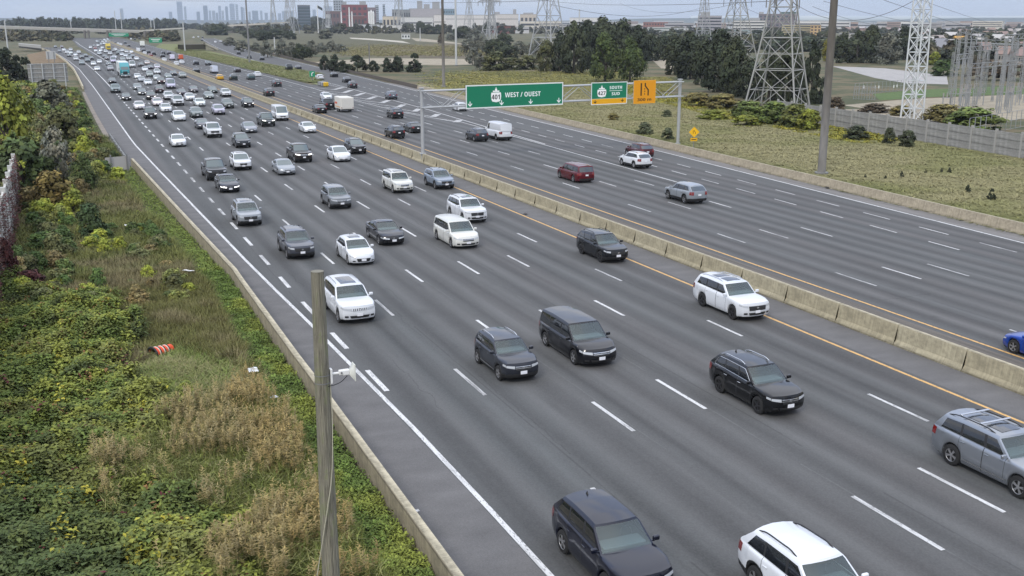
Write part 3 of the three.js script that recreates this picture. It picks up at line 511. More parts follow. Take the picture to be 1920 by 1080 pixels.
  for (const sx of [-1, 1]) {
    const hl = memo(key + 'hl' + sx + lampV[0] + o.grille, () => { const a = sx * (Math.abs(gv[1]) + .03), b = sx * 1.0; const q = B.capPatch(Math.min(a, b), Math.max(a, b), lampV[0], lampV[1], true, .018, 0, 8, .16); return o.lod < 2 ? merge([q, B.sidePatch(B.L2 - .26, B.L2, lampV[0] + .06, lampV[1] + .03, .012, sx)]) : q; });
    add('headlight', hl, o.lampsOn ? V.lampOn : V.lamp);
    if (o.lod < 2) add('taillight', memo(key + 'tl' + sx, () => { const a = sx * .70, b = sx, tall = S.H > 1.5; const q = B.capPatch(Math.min(a, b), Math.max(a, b), tall ? .60 : .66, .93, false, .018, 0, 6); return merge([q, B.sidePatch(-B.L2, -B.L2 + .22, tall ? .62 : .68, .93, .008, sx)]); }), V.tail);
    if (o.lod === 0) add('fog_lamp', memo(key + 'fl' + sx, () => { const a = sx * .70, b = sx * .92; return B.capPatch(Math.min(a, b), Math.max(a, b), .16, .30, true, .02, 0, 5); }), V.trim);
    if (o.lod < 2) { const zm = B.cols[1][0] + .06; add('mirror', memo(key + 'mi' + sx, () => { const p = B.sideAt(zm, 1); const q = rbox(.21, .15, .11, .045, sx * (p[0] + .15), p[1] + .09, zm, 2); const a = box(.12, .03, .06, sx * (p[0] + .03), p[1] + .03, zm); return merge([q, a]); }), o.mirror === 'black' ? V.trim : P); }
    if (o.rails !== null && (S.rails || o.rails) && o.lod < 2) add('roof_rail', memo(key + 'rr' + sx, () => { const z0 = B.cols[0][1] - .25, z1 = S.rT + .1, pts = arr(7, i => { const t = i / 6, z = lerp(z0, z1, t), p = B.roofPt(.93, z); return new THREE.Vector3(sx * p[0], p[1] + (t === 0 || t === 1 ? -.01 : .055), z); }); return new THREE.TubeGeometry(new THREE.CatmullRomCurve3(pts), 14, .022, 5); }), o.rails === 'chrome' ? V.chrome : V.trim);
  }
  if (o.lod < 2) {
    add('number_plate', memo(key + 'np', () => { const p = B.capAt(0, S.H > 1.5 ? .36 : .38, true, .03); const b = rbox(.31, .15, .014, .006, p[0], p[1], p[2], 1); return b; }), V.plate);
    add('number_plate', memo(key + 'npr', () => { const p = B.capAt(0, .62, false, .02); return rbox(.31, .15, .014, .006, p[0], p[1], p[2], 1); }), V.plate);
    add('rear_bumper', memo(key + 'rbp', () => B.capPatch(-.9, .9, .03, .26, false, .02, 0, 14)), V.trim);
  }
  const roofPatch = (z0, z1, c, out) => { const p = []; const n = 4; for (let i = 0; i < n; i++) for (let j = 0; j < 4; j++) { const q = (a, b) => { const r = B.roofPt(lerp(-c, c, a / n), lerp(z0, z1, b / 4)); r[1] += out; return r; }; const a = q(i, j), b = q(i + 1, j), c2 = q(i + 1, j + 1), d = q(i, j + 1); p.push(...a, ...b, ...c2, ...a, ...c2, ...d); } return tri(p); };
  if (o.sun && o.lod < 2) { const zf = B.cols[0][1]; const spans = o.sun === 2 ? [[-.16, -.86], [-1.06, -1.7]] : o.sun === 3 ? [[-.12, -1.6]] : [[-.16, -.86]]; for (const [a, b] of spans) add('sunroof', memo(key + 'sr' + a + b, () => roofPatch(zf + a, zf + b, .62, .012)), V.side); }
  if (o.rack) for (const z of [-.45, -1.35]) add('roof_bar', memo(key + 'rk' + z, () => { const p = B.roofPt(.95, z); return rbox(p[0] * 2 + .1, .045, .1, .02, 0, S.H + .08, z, 1); }), V.chrome);
  if (o.chromeTrim === 'window' && o.lod === 0) for (const sx of [-1, 1]) add('window_trim', memo(key + 'wt' + sx, () => { const pts = []; const n = B.cols.length; const f = (i, k) => { const p = B.colP[i][k]; return new THREE.Vector3(sx * (p[0] + .008), p[1], p[2]); }; for (let i = 1; i < n - 1; i++) pts.push(f(i, 2)); pts.push(f(n - 2, 1)); for (let i = n - 3; i >= 1; i--) pts.push(f(i, 1)); return new THREE.TubeGeometry(new THREE.CatmullRomCurve3(pts, true, 'catmullrom', .1), 40, .016, 4, true); }), V.chrome);
  if (S.bed) {
    const z0 = S.rB - .1, z1 = -B.L2 + .12, y = S.belt;
    add('bed_cover', memo(key + 'bc', () => rbox(S.W * .80, .05, z0 - z1, .02, 0, y + .035, (z0 + z1) / 2, 1)), V.trim);
  }
  if (o.antenna) add('antenna', memo(key + 'an', () => { const p = B.roofPt(0, S.rT + .25); const q = new THREE.ConeGeometry(.06, .11, 6); q.scale(.5, 1, 1.5); q.translate(0, p[1] + .05, p[2]); return q; }), V.trim);
  if (o.stripe) for (const sx of [-1, 1]) add('side_trim', memo(key + 'st' + sx, () => B.sidePatch(B.rz + B.Ra + .05, B.fz - B.Ra - .05, .16, .22, .012, sx)), o.stripe === 'chrome' ? V.chrome : V.trim);
}
const DIRX = 0;                                           // the road runs straight along -z
function vehicle(o, label, cat, px, py, group) {
  // px, py: where the near end of the car meets the road
  const S = SHAPES[o.shape], away = o.dir === 'away', P = g(px, py), yaw = o.yaw || 0;
  const fwd = new THREE.Vector3(Math.sin(yaw), 0, Math.cos(yaw));           // towards the camera side, along the car
  const c = P.clone().addScaledVector(fwd, -(S.L / 2 - (o.inset ?? .12)));
  if (o.x !== undefined) c.x = o.x; if (o.s !== undefined) c.z = -o.s;
  const key = JSON.stringify([o.shape, o.color, o.metal, o.lod, o.grille, o.clad, o.roof, o.sun, o.rack, o.lampsOn, o.rim, o.rails, o.mirror, o.chromeTrim, o.darkGlass, o.antenna, o.stripe, o.bodyPillar]);
  let root; const nm = cat.replace(/ /g, '_');
  if (!protoCache.has(key)) { root = new THREE.Group(); root.name = numbered(nm); scene.add(root); vehicleParts(root, o); protoCache.set(key, root); }
  else { root = protoCache.get(key).clone(); root.name = numbered(nm); scene.add(root); }
  root.position.copy(c).setY(0.006); root.rotation.y = away ? yaw + Math.PI : yaw;
  root.userData = {}; tag(root, label, cat, group); return root;
}
// ------------------------------------------------------------------ traffic: oncoming carriageway
const ON = 'vehicles in the oncoming lanes', OFF = 'vehicles driving away in the far lanes';
const C = { white: '#d3d6d9', ivory: '#cfcfc8', silver: '#8f9499', silverB: '#7f8b99', grey: '#4d5157', dkgrey: '#2b2e34', black: '#0d0e11', navy: '#121626', maroon: '#3a1218', red: '#6a0f1c', brown: '#2e2624', green: '#1c2a26', lilac: '#b9b6c9', teal: '#1f8f96', yellow: '#d9a514', blue: '#0f3f9a', orange: '#c4541a', blk2: '#16181c' };
const CAT = { suv: 'suv', suvBig: 'suv', boxy: 'suv', suvMini: 'suv', minivan: 'minivan', sedan: 'sedan', hatch: 'hatchback', ev: 'hatchback', pickup: 'pickup truck', cargo: 'van' };
const E = (shape, color, px, py, lod, label, o = {}) => vehicle({ shape, color: C[color] || color, lod, metal: ['white', 'ivory'].includes(color) ? 0 : 0.3, ...o }, label, CAT[shape], px, py, ON);
const W_ = (shape, color, px, py, lod, label, o = {}) => vehicle({ shape, color: C[color] || color, lod, dir: 'away', metal: color === 'white' ? 0 : 0.3, ...o }, label, CAT[shape], px, py, OFF);
E('suv', 'navy', 1165, 1150, 0, 'dark navy suv cut by the bottom edge, with black roof fin', { x: 13.15, s: 23.70, rails: null, antenna: 1, clad: false, grille: 'chrome' });
E('suv', 'white', 1560, 1200, 0, 'white suv with black roof rails cut by the bottom edge', { x: 17.10, s: 19.75, clad: true, grille: 'wide' });
E('suvBig', '#8d9298', 1990, 940, 0, 'silver suv with black roof rails and two metal roof bars', { metal: .6, x: 28.55, s: 23.95, rack: 1, clad: false, sun: 2, stripe: 'chrome', grille: 'chrome' });
E('suv', 'black', 1462, 775, 0, 'glossy black suv with chrome window trim and chrome rails', { x: 25.20, s: 33.45, rails: 'chrome', chromeTrim: 'window', rim: 'dark', grille: 'chrome', clad: false, antenna: 1 });
E('suvBig', 'white', 1408, 597, 0, 'white three row suv with two sunroofs beside the yellow line', { x: 32.19, s: 45.38, sun: 2, grille: 'wide', rim: 'dark', clad: false, rails: 'chrome' });
E('minivan', '#15161b', 1120, 685, 0, 'black minivan with pale headlights and chrome grille', { x: 21.25, s: 42.06, grille: 'chrome', stripe: 'black', bodyPillar: 0 });
E('suvMini', '#2a2d35', 973, 714, 0, 'small charcoal suv with silver roof rails left of the black minivan', { x: 17.17, s: 41.02, rails: 'chrome', stripe: 'chrome', grille: 'chrome' });
E('suvBig', 'white', 675, 602, 0, 'white suv with seven slot grille just right of the wooden pole', { x: 13.01, s: 52.94, grille: 'slots', sun: 3, clad: false, rails: 'chrome' });
E('suv', '#14171b', 1148, 489, 0, 'black suv with dark rails hugging the yellow line', { x: 32.03, s: 59.91, grille: 'wide', rim: 'dark' });
E('minivan', 'ivory', 866, 465, 0, 'white minivan below a white suv with a sunroof', { x: 24.69, s: 68.08, grille: 'chrome' });
E('suvBig', 'white', 886, 416, 0, 'white suv with dark sunroof above the white minivan', { x: 28.64, s: 76.42, sun: 1, grille: 'wide', clad: false });
E('sedan', '#191a20', 733, 456, 0, 'black sedan with plain roof right of the white hatchback', { x: 20.30, s: 70.88, grille: 'thin' });
E('hatch', 'white', 676, 495, 0, 'white hatchback with sunroof and black smile shaped grille', { x: 16.73, s: 65.61, grille: 'low', sun: 1, antenna: 1 });
E('suv', '#43464f', 560, 483, 0, 'dark grey suv with silver lower lip left of the white hatchback', { x: 13.50, s: 68.91, grille: 'wide' });
E('suv', 'silver', 468, 422, 0, 'silver suv with sunroof nearest the short thick lane dashes', { x: 12.29, s: 81.80, grille: 'wide', sun: 1 });
E('suv', '#6e7276', 636, 390, 0, 'grey suv with black lower bumper in the middle lanes', { x: 20.55, s: 86.47, grille: 'chrome', rails: null });
E('boxy', 'ivory', 748, 361, 0, 'tall ivory suv with sunroof beside the grey blue suv', { x: 27.82, s: 92.44, sun: 1, grille: 'chrome', stripe: 'black' });
E('suv', 'silverB', 826, 352, 0, 'grey blue suv next to the median at the yellow line', { x: 32.08, s: 92.97, grille: 'wide' });
E('sedan', '#23252d', 428, 361, 0, 'dark blue grey sedan with headlights on', { x: 13.30, s: 98.95, grille: 'thin', lampsOn: 1 });
E('pickup', '#2b2c30', 401, 334, 1, 'dark pickup truck just behind the dark sedan', { x: 13.27, s: 107.58, grille: 'wide' });
E('suv', 'white', 452, 318, 1, 'white suv with dark shield grille beside the dark pickup', { x: 16.78, s: 113.34, sun: 1, grille: 'v' });
E('sedan', 'silver', 532, 327, 1, 'silver sedan with rounded nose, in front of the brown pickup', { x: 20.33, s: 108.09, grille: 'thin' });
E('pickup', 'brown', 562, 302, 1, 'dark brown pickup truck with headlights on', { x: 23.96, s: 117.62, grille: 'chrome', lampsOn: 1 });
E('ev', 'white', 636, 303, 1, 'white smooth nosed hatchback beside the black suv at the yellow line', { x: 28.09, s: 115.94 });
E('suv', '#121316', 670, 290, 1, 'black suv between the white hatchback and the median', { x: 31.62, s: 122.06, grille: 'wide' });
E('sedan', 'white', 583, 250, 1, 'white sedan alone near the yellow line below the gantry post row', { grille: 'thin' });
E('cargo', 'white', 531, 227, 1, 'white cargo van beside the green black pickup', { grille: 'bars' });
E('pickup', 'green', 505, 238, 1, 'green black pickup truck with pale grille next to the white van', { grille: 'chrome', lampsOn: 1 });
E('sedan', '#7f838a', 472, 250, 1, 'silver grey sedan left of the green black pickup', { grille: 'thin' });
E('suv', '#2f3338', 458, 278, 1, 'charcoal suv with thin bright headlights below the silver grey sedan', { grille: 'low', rails: null });
E('pickup', 'white', 404, 259, 1, 'white pickup truck with large dark grille', { grille: 'wide' });
E('sedan', '#3b3c44', 383, 243, 1, 'dark sedan half hidden behind the white pickup', {});
E('sedan', 'white', 337, 276, 1, 'white sedan alone beside the short lane dashes', { grille: 'bars' });
E('suv', 'lilac', 413, 216, 1, 'pale lilac silver suv with black grille', { grille: 'bars' });
E('suv', '#5c635f', 430, 204, 1, 'grey green suv tucked behind the pale lilac suv', { grille: 'bars' });
E('suv', '#6d7674', 371, 222, 1, 'grey green suv left of the pale lilac suv', { grille: 'bars', rails: null });
E('ev', 'white', 338, 228, 1, 'white smooth nosed car below the white cars in the jam', {});
E('boxy', '#0c100e', 284, 224, 1, 'black boxy suv with bright headlights in the left lane', { lampsOn: 1, grille: 'wide' });
E('sedan', 'white', 313, 211, 1, 'white sedan with oval grille right of the black boxy suv', { grille: 'v' });
E('sedan', '#e4dfe2', 263, 206, 1, 'white sedan with black lip left of the black boxy suv', { grille: 'bars' });
E('suv', '#0e1113', 468, 202, 1, 'black suv with bright headlights near the yellow line', { lampsOn: 1, grille: 'wide' });
E('suv', 'white', 426, 182, 1, 'white suv nearest the median in the jam', { grille: 'bars' });
E('sedan', '#31433e', 401, 175, 1, 'dark green sedan left of the white suv at the median', {});
E('sedan', '#76807c', 394, 186, 1, 'grey green sedan in front of the dark green sedan', {});
E('sedan', '#dfe6e4', 377, 200, 1, 'white sedan with mint tinted bumper in the middle of the jam', { grille: 'v' });
E('sedan', '#3a3338', 365, 174, 1, 'dark plum sedan alone between lanes of the jam', {});
E('pickup', 'white', 336, 199, 1, 'white pickup truck with black bumper in the jam', { grille: 'wide' });
E('sedan', 'white', 358, 189, 1, 'white sedan right behind the white pickup in the jam', { grille: 'bars' });
E('sedan', '#241c26', 343, 180, 2, 'dark sedan squeezed above the white pickup in the jam', {});
E('suv', 'white', 318, 188, 1, 'white suv left of the white pickup in the jam', { grille: 'bars' });
E('sedan', '#e6dcdf', 297, 199, 1, 'pinkish white sedan in front of the maroon cars', { grille: 'low' });
E('suv', '#271a1e', 285, 188, 1, 'dark wine suv left of the pinkish white sedan', { lampsOn: 1 });
E('suv', 'maroon', 301, 175, 1, 'maroon suv in the middle of the jam', { grille: 'wide' });
E('sedan', '#2a2f30', 268, 179, 1, 'charcoal sedan with one bright lamp, left of the dark wine suv', { lampsOn: 1 });
E('sedan', '#7d8485', 259, 169, 1, 'grey sedan on the left edge of the jam', {});
E('cargo', 'lilac', 322, 167, 1, 'lilac white van in the jam', { grille: 'low' });
E('suv', 'maroon', 304, 158, 2, 'dark maroon suv behind the maroon suv', { lampsOn: 1 });
E('sedan', 'white', 279, 160, 1, 'white sedan behind the charcoal sedan', {});
E('sedan', '#8d9298', 267, 154, 2, 'silver grey sedan left of the white sedan behind the truck lane', {});
E('sedan', '#dcdfe2', 259, 148, 2, 'white sedan just in front of the teal truck', {});
E('sedan', '#17191a', 238, 189, 1, 'black sedan with bright lamps right of the silver pickup', { lampsOn: 1, grille: 'wide' });
E('pickup', '#8e9c9e', 218, 175, 1, 'silver pickup truck in the left lane below the teal truck', { grille: 'wide' });
E('sedan', '#101214', 212, 157, 2, 'black sedan behind the silver pickup in the left lane', {});
E('sedan', 'white', 183, 133, 2, 'white sedan first in the merging ramp lanes', { grille: 'bars' });
E('suv', '#8b8f8a', 344, 147, 2, 'silver suv at the yellow line between dark cars', {});
E('sedan', '#6f7a77', 317, 148, 2, 'grey sedan below the row of white cars', {});
E('sedan', '#24262b', 327, 142, 2, 'dark sedan at the yellow line behind the silver suv', {});
E('suv', '#9aa39f', 282, 145, 2, 'silver suv with dark bumper in front of the white pair', {});
E('sedan', '#b9bfbf', 296, 151, 2, 'pale grey sedan before the dark maroon suv', {});
E('sedan', 'white', 273, 134, 2, 'white sedan with black mouth right of the white van behind the truck', { grille: 'bars' });
E('sedan', '#3a3844', 283, 130, 2, 'slate sedan touching the white sedan with black mouth', {});
E('suv', 'white', 296, 140, 2, 'front white suv of a pair near the yellow line', {});
E('suv', '#d5d0da', 296, 130, 2, 'rear pale suv of a pair near the yellow line', {});
E('cargo', 'white', 249, 127, 2, 'white van right beside the teal truck', {});
E('sedan', '#2b2220', 265, 125, 2, 'dark brown sedan right of the white van beside the truck', {});
E('sedan', '#b6a9a2', 277, 121, 2, 'beige sedan right of the dark brown sedan', {});
E('sedan', 'white', 257, 113, 2, 'white sedan near the yellow line above the beige sedan', {});
E('pickup', 'white', 243, 114, 2, 'white pickup left of the white sedan above the truck', {});
E('suv', '#97a09e', 231, 115, 2, 'silver suv left of the white pickup above the truck', {});
E('cargo', '#c9c2d8', 213, 118, 2, 'pale lilac van behind the teal truck', {});
E('sedan', '#2b2f33', 205, 124, 2, 'dark sedan left of the pale lilac van', {});
E('suv', '#a6a2a8', 208, 133, 2, 'silver suv left of the teal truck', {});
E('sedan', 'white', 215, 110, 2, 'white sedan above the pale lilac van', {});
// the dense jam further on: tiny cars that only colour and place tell apart
const hueOf = c => { const q = new THREE.Color(C[c] || c), l = (q.r + q.g + q.b) / 3; return q.r > q.g * 1.7 && q.r > .03 ? 'red' : q.r > q.g * 1.25 && q.r > .015 ? 'brown' : l > .5 ? 'white' : l > .2 ? 'silver' : l > .035 ? 'grey' : 'black'; };
const far = (list, word0, group) => { for (const [px, py, shape, color] of list) { const word = word0.replace(/(white|pale|dark or grey|dark or red|dark) (car|vehicle)/, hueOf(color) + ' ' + CAT[shape]); vehicle({ shape, color: C[color] || color, lod: 2, metal: color === 'white' ? 0 : .3 }, word, CAT[shape], px, py, group); } };
const rampList = [[187, 119, 'sedan', 'white'], [176, 123, 'sedan', 'white'], [165, 117, 'suv', '#59656a'], [154, 122, 'suv', '#8b979b'], [143, 114, 'suv', 'white'], [130, 107, 'sedan', '#1b1d21'], [142, 105.5, 'sedan', 'white'], [154, 110, 'sedan', '#23262b'], [161, 107, 'sedan', '#202427'], [172, 112, 'sedan', '#15171a'], [148, 101, 'suv', 'white'], [126, 101, 'suv', 'white'], [133, 101.5, 'sedan', '#c9cfcb'], [133, 96, 'suv', 'white'], [120, 96, 'sedan', 'white'], [112, 98.5, 'sedan', '#3a3d47'], [116, 90, 'sedan', 'maroon'], [104, 90, 'sedan', '#34363f']];
const isW = c => ['white', '#c9cfcb'].includes(c);
far(rampList.filter(q => isW(q[3])), 'tiny white car coming down the curving entry ramp', 'white cars on the entry ramp');
far(rampList.filter(q => !isW(q[3])), 'tiny dark or grey car coming down the curving entry ramp', 'dark cars on the entry ramp');
const jam = [[180, 97.5], [189, 97], [187, 103.5], [197, 108.5], [201, 112.5], [199, 99.5], [207, 103.5], [170, 91], [222, 103], [214, 98], [229, 105], [236, 107], [217, 95], [224, 99], [177, 88], [184, 87], [190, 85], [196, 84], [202, 83], [186, 82], [193, 80.5], [199, 79], [182, 79], [189, 77.5], [205, 78.5], [196, 76], [202, 75], [192, 92], [243, 105], [250, 108], [238, 100], [230, 97], [247, 100]];
seed(77); const jw = [], jd = [];
jam.forEach(([x, y], i) => (i % 5 < 3 ? jw : jd).push([x, y, pick(['sedan', 'suv', 'suv', 'sedan', 'hatch']), i % 5 < 3 ? pick(['white', '#d8dcdd', '#c2c8cc']) : pick(['#1a1c20', '#2d3036', '#4a4f55', '#33262a'])]));
far(jw, 'tiny pale car in the far jam between the teal truck and the overpass', 'pale cars in the far jam');
far(jd, 'tiny dark car in the far jam between the teal truck and the overpass', 'dark cars in the far jam');
E('suv', '#8a1220', 179, 93, 2, 'small bright red suv at the far gore of the ramp', {});
// ------------------------------------------------------------------ traffic: departing carriageway
const colY = -.068;
W_('suv', '#8e9499', 1300, 381, 0, 'silver suv with black lower sides nearest in the departing lanes', { x: 49.25, s: 76.97, rails: null, });
W_('suv', 'white', 1201, 315, 1, 'white silver suv beside the dark red suv', { x: 56.21, s: 98.00, clad: true });
W_('suv', '#4a0f18', 1204, 297, 1, 'dark red suv half hidden behind the white silver suv', { x: 60.68, s: 104.94, yaw: colY });
W_('minivan', '#5c0c1a', 1090, 343, 0, 'red minivan alone in the departing lanes', { x: 45.92, s: 91.81 });
W_('sedan', 'blue', 1990, 672, 0, 'bright blue sedan entering at the right edge', { x: 41.00, s: 32.40, rim: 'alloy' });
W_('suv', '#3a3e44', 897, 266, 1, 'grey suv left of the white cargo van', { x: 49.72, s: 128.53 });
W_('cargo', 'white', 937, 263, 1, 'white cargo van with long windowless side', { x: 53.00, s: 128.97 });
W_('suv', '#1c1e22', 742, 259, 1, 'black suv left of the gantry post', { x: 40.82, s: 136.25 });
W_('sedan', '#23282a', 784, 250, 1, 'dark sedan partly behind the gantry post', {});
W_('hatch', 'white', 868, 209, 1, 'white hatchback below the green west sign', { yaw: colY });
W_('suv', '#16191d', 748, 223, 1, 'black suv above the gore chevrons end, left of the gantry', {});
W_('suv', '#59606b', 738, 187, 1, 'grey blue suv in the collector lanes beside the chevrons', { yaw: colY });
W_('sedan', '#15171b', 605, 213, 1, 'black sedan beside the pickup that tows a trailer', {});
W_('hatch', 'white', 616, 188, 1, 'white hatchback above the towing pickup', {});
W_('suv', '#2c2d33', 664, 166, 1, 'dark grey suv at the first chevrons', { yaw: colY });
W_('sedan', '#26262b', 653, 155, 2, 'dark sedan behind the dark grey suv at the chevrons', { yaw: colY });
W_('sedan', '#1d1e24', 629, 145, 2, 'low black sedan in the collector right of the white coupe', { yaw: colY });
W_('sedan', 'white', 602, 150, 1, 'white sedan in the collector beside the small green arrow sign', { yaw: colY });
W_('pickup', '#1d2423', 544, 132, 2, 'dark pickup in the collector lanes', { yaw: colY });
W_('sedan', '#33363e', 561, 131, 2, 'dark grey sedan right of the dark pickup in the collector', { yaw: colY });
W_('suv', '#20282a', 522, 163, 1, 'dark suv alone in the far through lanes', {});
W_('suv', '#1b1c20', 508, 181, 1, 'black suv close to the median in the far through lanes', {});
W_('suv', '#41585a', 473, 150, 2, 'teal grey suv beside a white car', {});
W_('sedan', 'white', 485, 144, 2, 'white sedan behind the teal grey suv', {});
W_('suv', '#1b2a28', 440, 151, 2, 'dark green suv right of the yellow taxi', {});
W_('sedan', '#2a1f22', 447, 136, 2, 'dark sedan behind the dark green suv', {});
W_('sedan', 'yellow', 414, 150, 2, 'yellow taxi sedan beside the median', {});
W_('cargo', '#c8cdd8', 404, 138, 2, 'white van above the yellow taxi', {});
W_('sedan', '#191b1e', 370, 137, 2, 'black sedan beside the median left of the white van', {});
W_('suv', '#22242b', 369, 122, 2, 'dark suv left of another dark suv in the far through lanes', {});
W_('suv', '#22242b', 392, 123, 2, 'dark suv right of another dark suv in the far through lanes', {});
W_('hatch', 'white', 342, 120, 2, 'right white car of a pair with one behind an orange truck', {});
W_('hatch', 'white', 332, 123, 2, 'left white car of a pair with one behind an orange truck', {});
W_('cargo', '#d8d5e4', 324, 113, 2, 'tall white van left of the orange truck', {});
W_('cargo', 'orange', 340, 113, 2, 'small orange truck far along the through lanes', {});
const away = [[309, 115.5, 'sedan', 'white'], [306, 108.5, 'suv', '#222229'], [307, 102.5, 'suv', '#26262e'], [318, 103, 'suv', '#2d2431'], [272, 102.5, 'sedan', 'white'], [283, 107, 'sedan', '#7a1020'], [289, 103.5, 'suv', '#24232c'], [279, 100.5, 'suv', '#2a2c35'], [270, 97.5, 'suv', '#3c3f47'], [260, 98.5, 'cargo', 'white'], [242, 87.5, 'sedan', '#34363c'], [227, 85.5, 'sedan', 'white'], [235, 82, 'sedan', '#23303a'], [253, 75.5, 'sedan', '#2b2c33'], [246, 74.5, 'sedan', 'white'], [262, 74, 'suv', '#23242b'], [222, 84, 'sedan', '#d8dcd8'], [216, 82.5, 'sedan', '#25262c']];
const colFar = [[404, 80.5, 'sedan', 'white'], [414, 79.5, 'suv', 'white'], [422, 84.5, 'suv', '#2b2d36'], [448, 102.5, 'suv', '#23252d'], [468, 110, 'suv', '#2a2d35'], [492, 113, 'sedan', '#1d2228'], [363, 71.5, 'sedan', 'white'], [372, 70.5, 'sedan', 'white'], [380, 71.5, 'sedan', '#2c3340'], [379, 77, 'sedan', '#24252c']];
const offF = (list, label0, group, yaw) => { for (const [px, py, shape, color] of list) { const label = label0.replace(/(white|dark or red|dark) (car|vehicle)/, hueOf(color) + ' ' + CAT[shape]); vehicle({ shape, color: C[color] || color, lod: 2, dir: 'away', yaw, metal: color === 'white' ? 0 : .3 }, label, CAT[shape], px, py, group); } };
const pale = q => ['white', '#d8dcd8'].includes(q[3]);
offF(away.filter(pale), 'tiny white vehicle far off in the departing through lanes', 'white vehicles far off in the through lanes', 0);
offF(away.filter(q => !pale(q)), 'tiny dark or red vehicle far off in the departing through lanes', 'dark vehicles far off in the through lanes', 0);
offF(colFar.filter(pale), 'tiny white car far up the curving collector lanes', 'white cars far up the collector', -.11);
offF(colFar.filter(q => !pale(q)), 'tiny dark car far up the curving collector lanes', 'dark cars far up the collector', -.11);
// ------------------------------------------------------------------ trucks and trailers
function wheelAt(root, x, y, z, R, lod = 1) { const W = wheelGeo(R, lod), w = new THREE.Group(); w.name = 'wheel'; w.position.set(x, y, z); root.add(w); mesh('tyre', W.tyre, V.tyre, w); mesh('wheel_disc', W.back, V.under, w); mesh('rim', W.rims[x > 0 ? 1 : 0], V.alloy, w); }
{ // semi truck: teal sleeper cab, pale box trailer
  const P = g(236, 146), t = thing('semi_truck', 'teal semi truck pulling a white box trailer through the jam', 'truck', [P.x, 0, P.z], 0, undefined);
  const teal = paint('#16848c', .1), pal = std(lin(.62, .66, .66), .5);
  mesh('hood', merge([rbox(2.0, 1.25, 1.9, .22, 0, 1.35, -1.05)]), teal, t);
  const cab = new THREE.Shape(); cab.moveTo(0, .7); cab.lineTo(0, 2.05); cab.lineTo(-.45, 2.95); cab.lineTo(-1.7, 3.9); cab.lineTo(-2.5, 4.0); cab.lineTo(-2.5, .7); cab.closePath();
  const ce = new THREE.ExtrudeGeometry(cab, { depth: 2.3, bevelEnabled: true, bevelSize: .08, bevelThickness: .08, bevelSegments: 2 }); ce.translate(0, 0, -1.15); ce.rotateY(-Math.PI / 2); ce.translate(0, 0, -1.95);
  mesh('cab', ce, teal, t);
  const wsg = new THREE.BoxGeometry(2.0, .92, .05); wsg.rotateX(-.46); wsg.translate(0, 2.52, -2.09); mesh('windshield', wsg, V.wind, t);
  for (const s of [-1, 1]) { mesh('side_window', box(.05, .8, .9, s * 1.235, 2.4, -2.75), V.side, t); mesh('mirror', rbox(.12, .6, .2, .04, s * 1.5, 2.4, -1.9), V.trim, t); mesh('headlight', rbox(.36, .3, .12, .05, s * .82, 1.15, -.06), V.lamp, t); mesh('fuel_tank', (() => { const c = new THREE.CylinderGeometry(.32, .32, 1.4, 12); c.rotateX(Math.PI / 2); c.translate(s * 1.0, .75, -4.0); return c; })(), V.chrome, t); mesh('exhaust_stack', bar([s * 1.05, 1, -4.6], [s * 1.05, 3.9, -4.6], .08, 8), V.chrome, t); }
  mesh('grille', rbox(1.1, .85, .08, .03, 0, 1.35, -.08), V.trim, t); mesh('bumper', rbox(2.3, .4, .3, .08, 0, .62, -.1), V.chrome, t);
  mesh('chassis', box(1.1, .3, 6.5, 0, .75, -3.6), V.under, t);
  const tr = mesh('trailer_box', rbox(2.6, 2.85, 14.2, .05, 0, 2.65, -12.2, 1), pal, t); for (let k = 0; k < 12; k++) mesh('trailer_rib', box(2.64, 2.7, .04, 0, 2.65, -5.8 - k * 1.16), std(lin(.5, .53, .53), .5), tr);
  mesh('trailer_frame', box(1.2, .35, 13.6, 0, 1.05, -12.2), V.under, t);
  for (const s of [-1, 1]) for (const z of [-1.2, -5.2, -6.5, -17, -18.3]) wheelAt(t, s * 1.05, .5, z, .5);
  mesh('number_plate', box(.4, .15, .02, 0, .62, .06), V.plate, t);
}
function boxTruck(px, py, cabC, boxC, label, away, sc = 1) {
  const P = g(px, py), t = thing('box_truck', label, 'truck', [P.x, 0, P.z - (away ? 4 : 0)], 0, undefined);
  const f = away ? -1 : 1, z = v => (away ? 4 - 8 - v : v);     // front at z=0 when oncoming
  const cc = paint(cabC, .1), bb = std(new THREE.Color(boxC), .55);
  mesh('cab', rbox(2.1, 1.9, 2.2, .2, 0, 1.55, z(-1.2)), cc, t); mesh('windshield', box(1.8, .75, .06, 0, 1.95, z(-.08)), V.wind, t);
  mesh('cargo_box', rbox(2.4, 2.6, 5.4, .05, 0, 2.3, z(-5.1), 1), bb, t); mesh('bumper', box(2.2, .3, .2, 0, .55, z(0)), V.trim, t); mesh('chassis', box(1, .3, 7.6, 0, .7, z(-4)), V.under, t);
  for (const s of [-1, 1]) for (const q of [-1.3, -6.2]) wheelAt(t, s * .95, .42, z(q), .42);
  return t;
}
boxTruck(204, 95, '#c9b23a', '#d8c56a', 'yellow box truck in the far jam beside the bright red suv', false);
boxTruck(268, 88.5, '#d9dcd6', '#dfe2da', 'white box truck far along the departing lanes under a green sign', true);
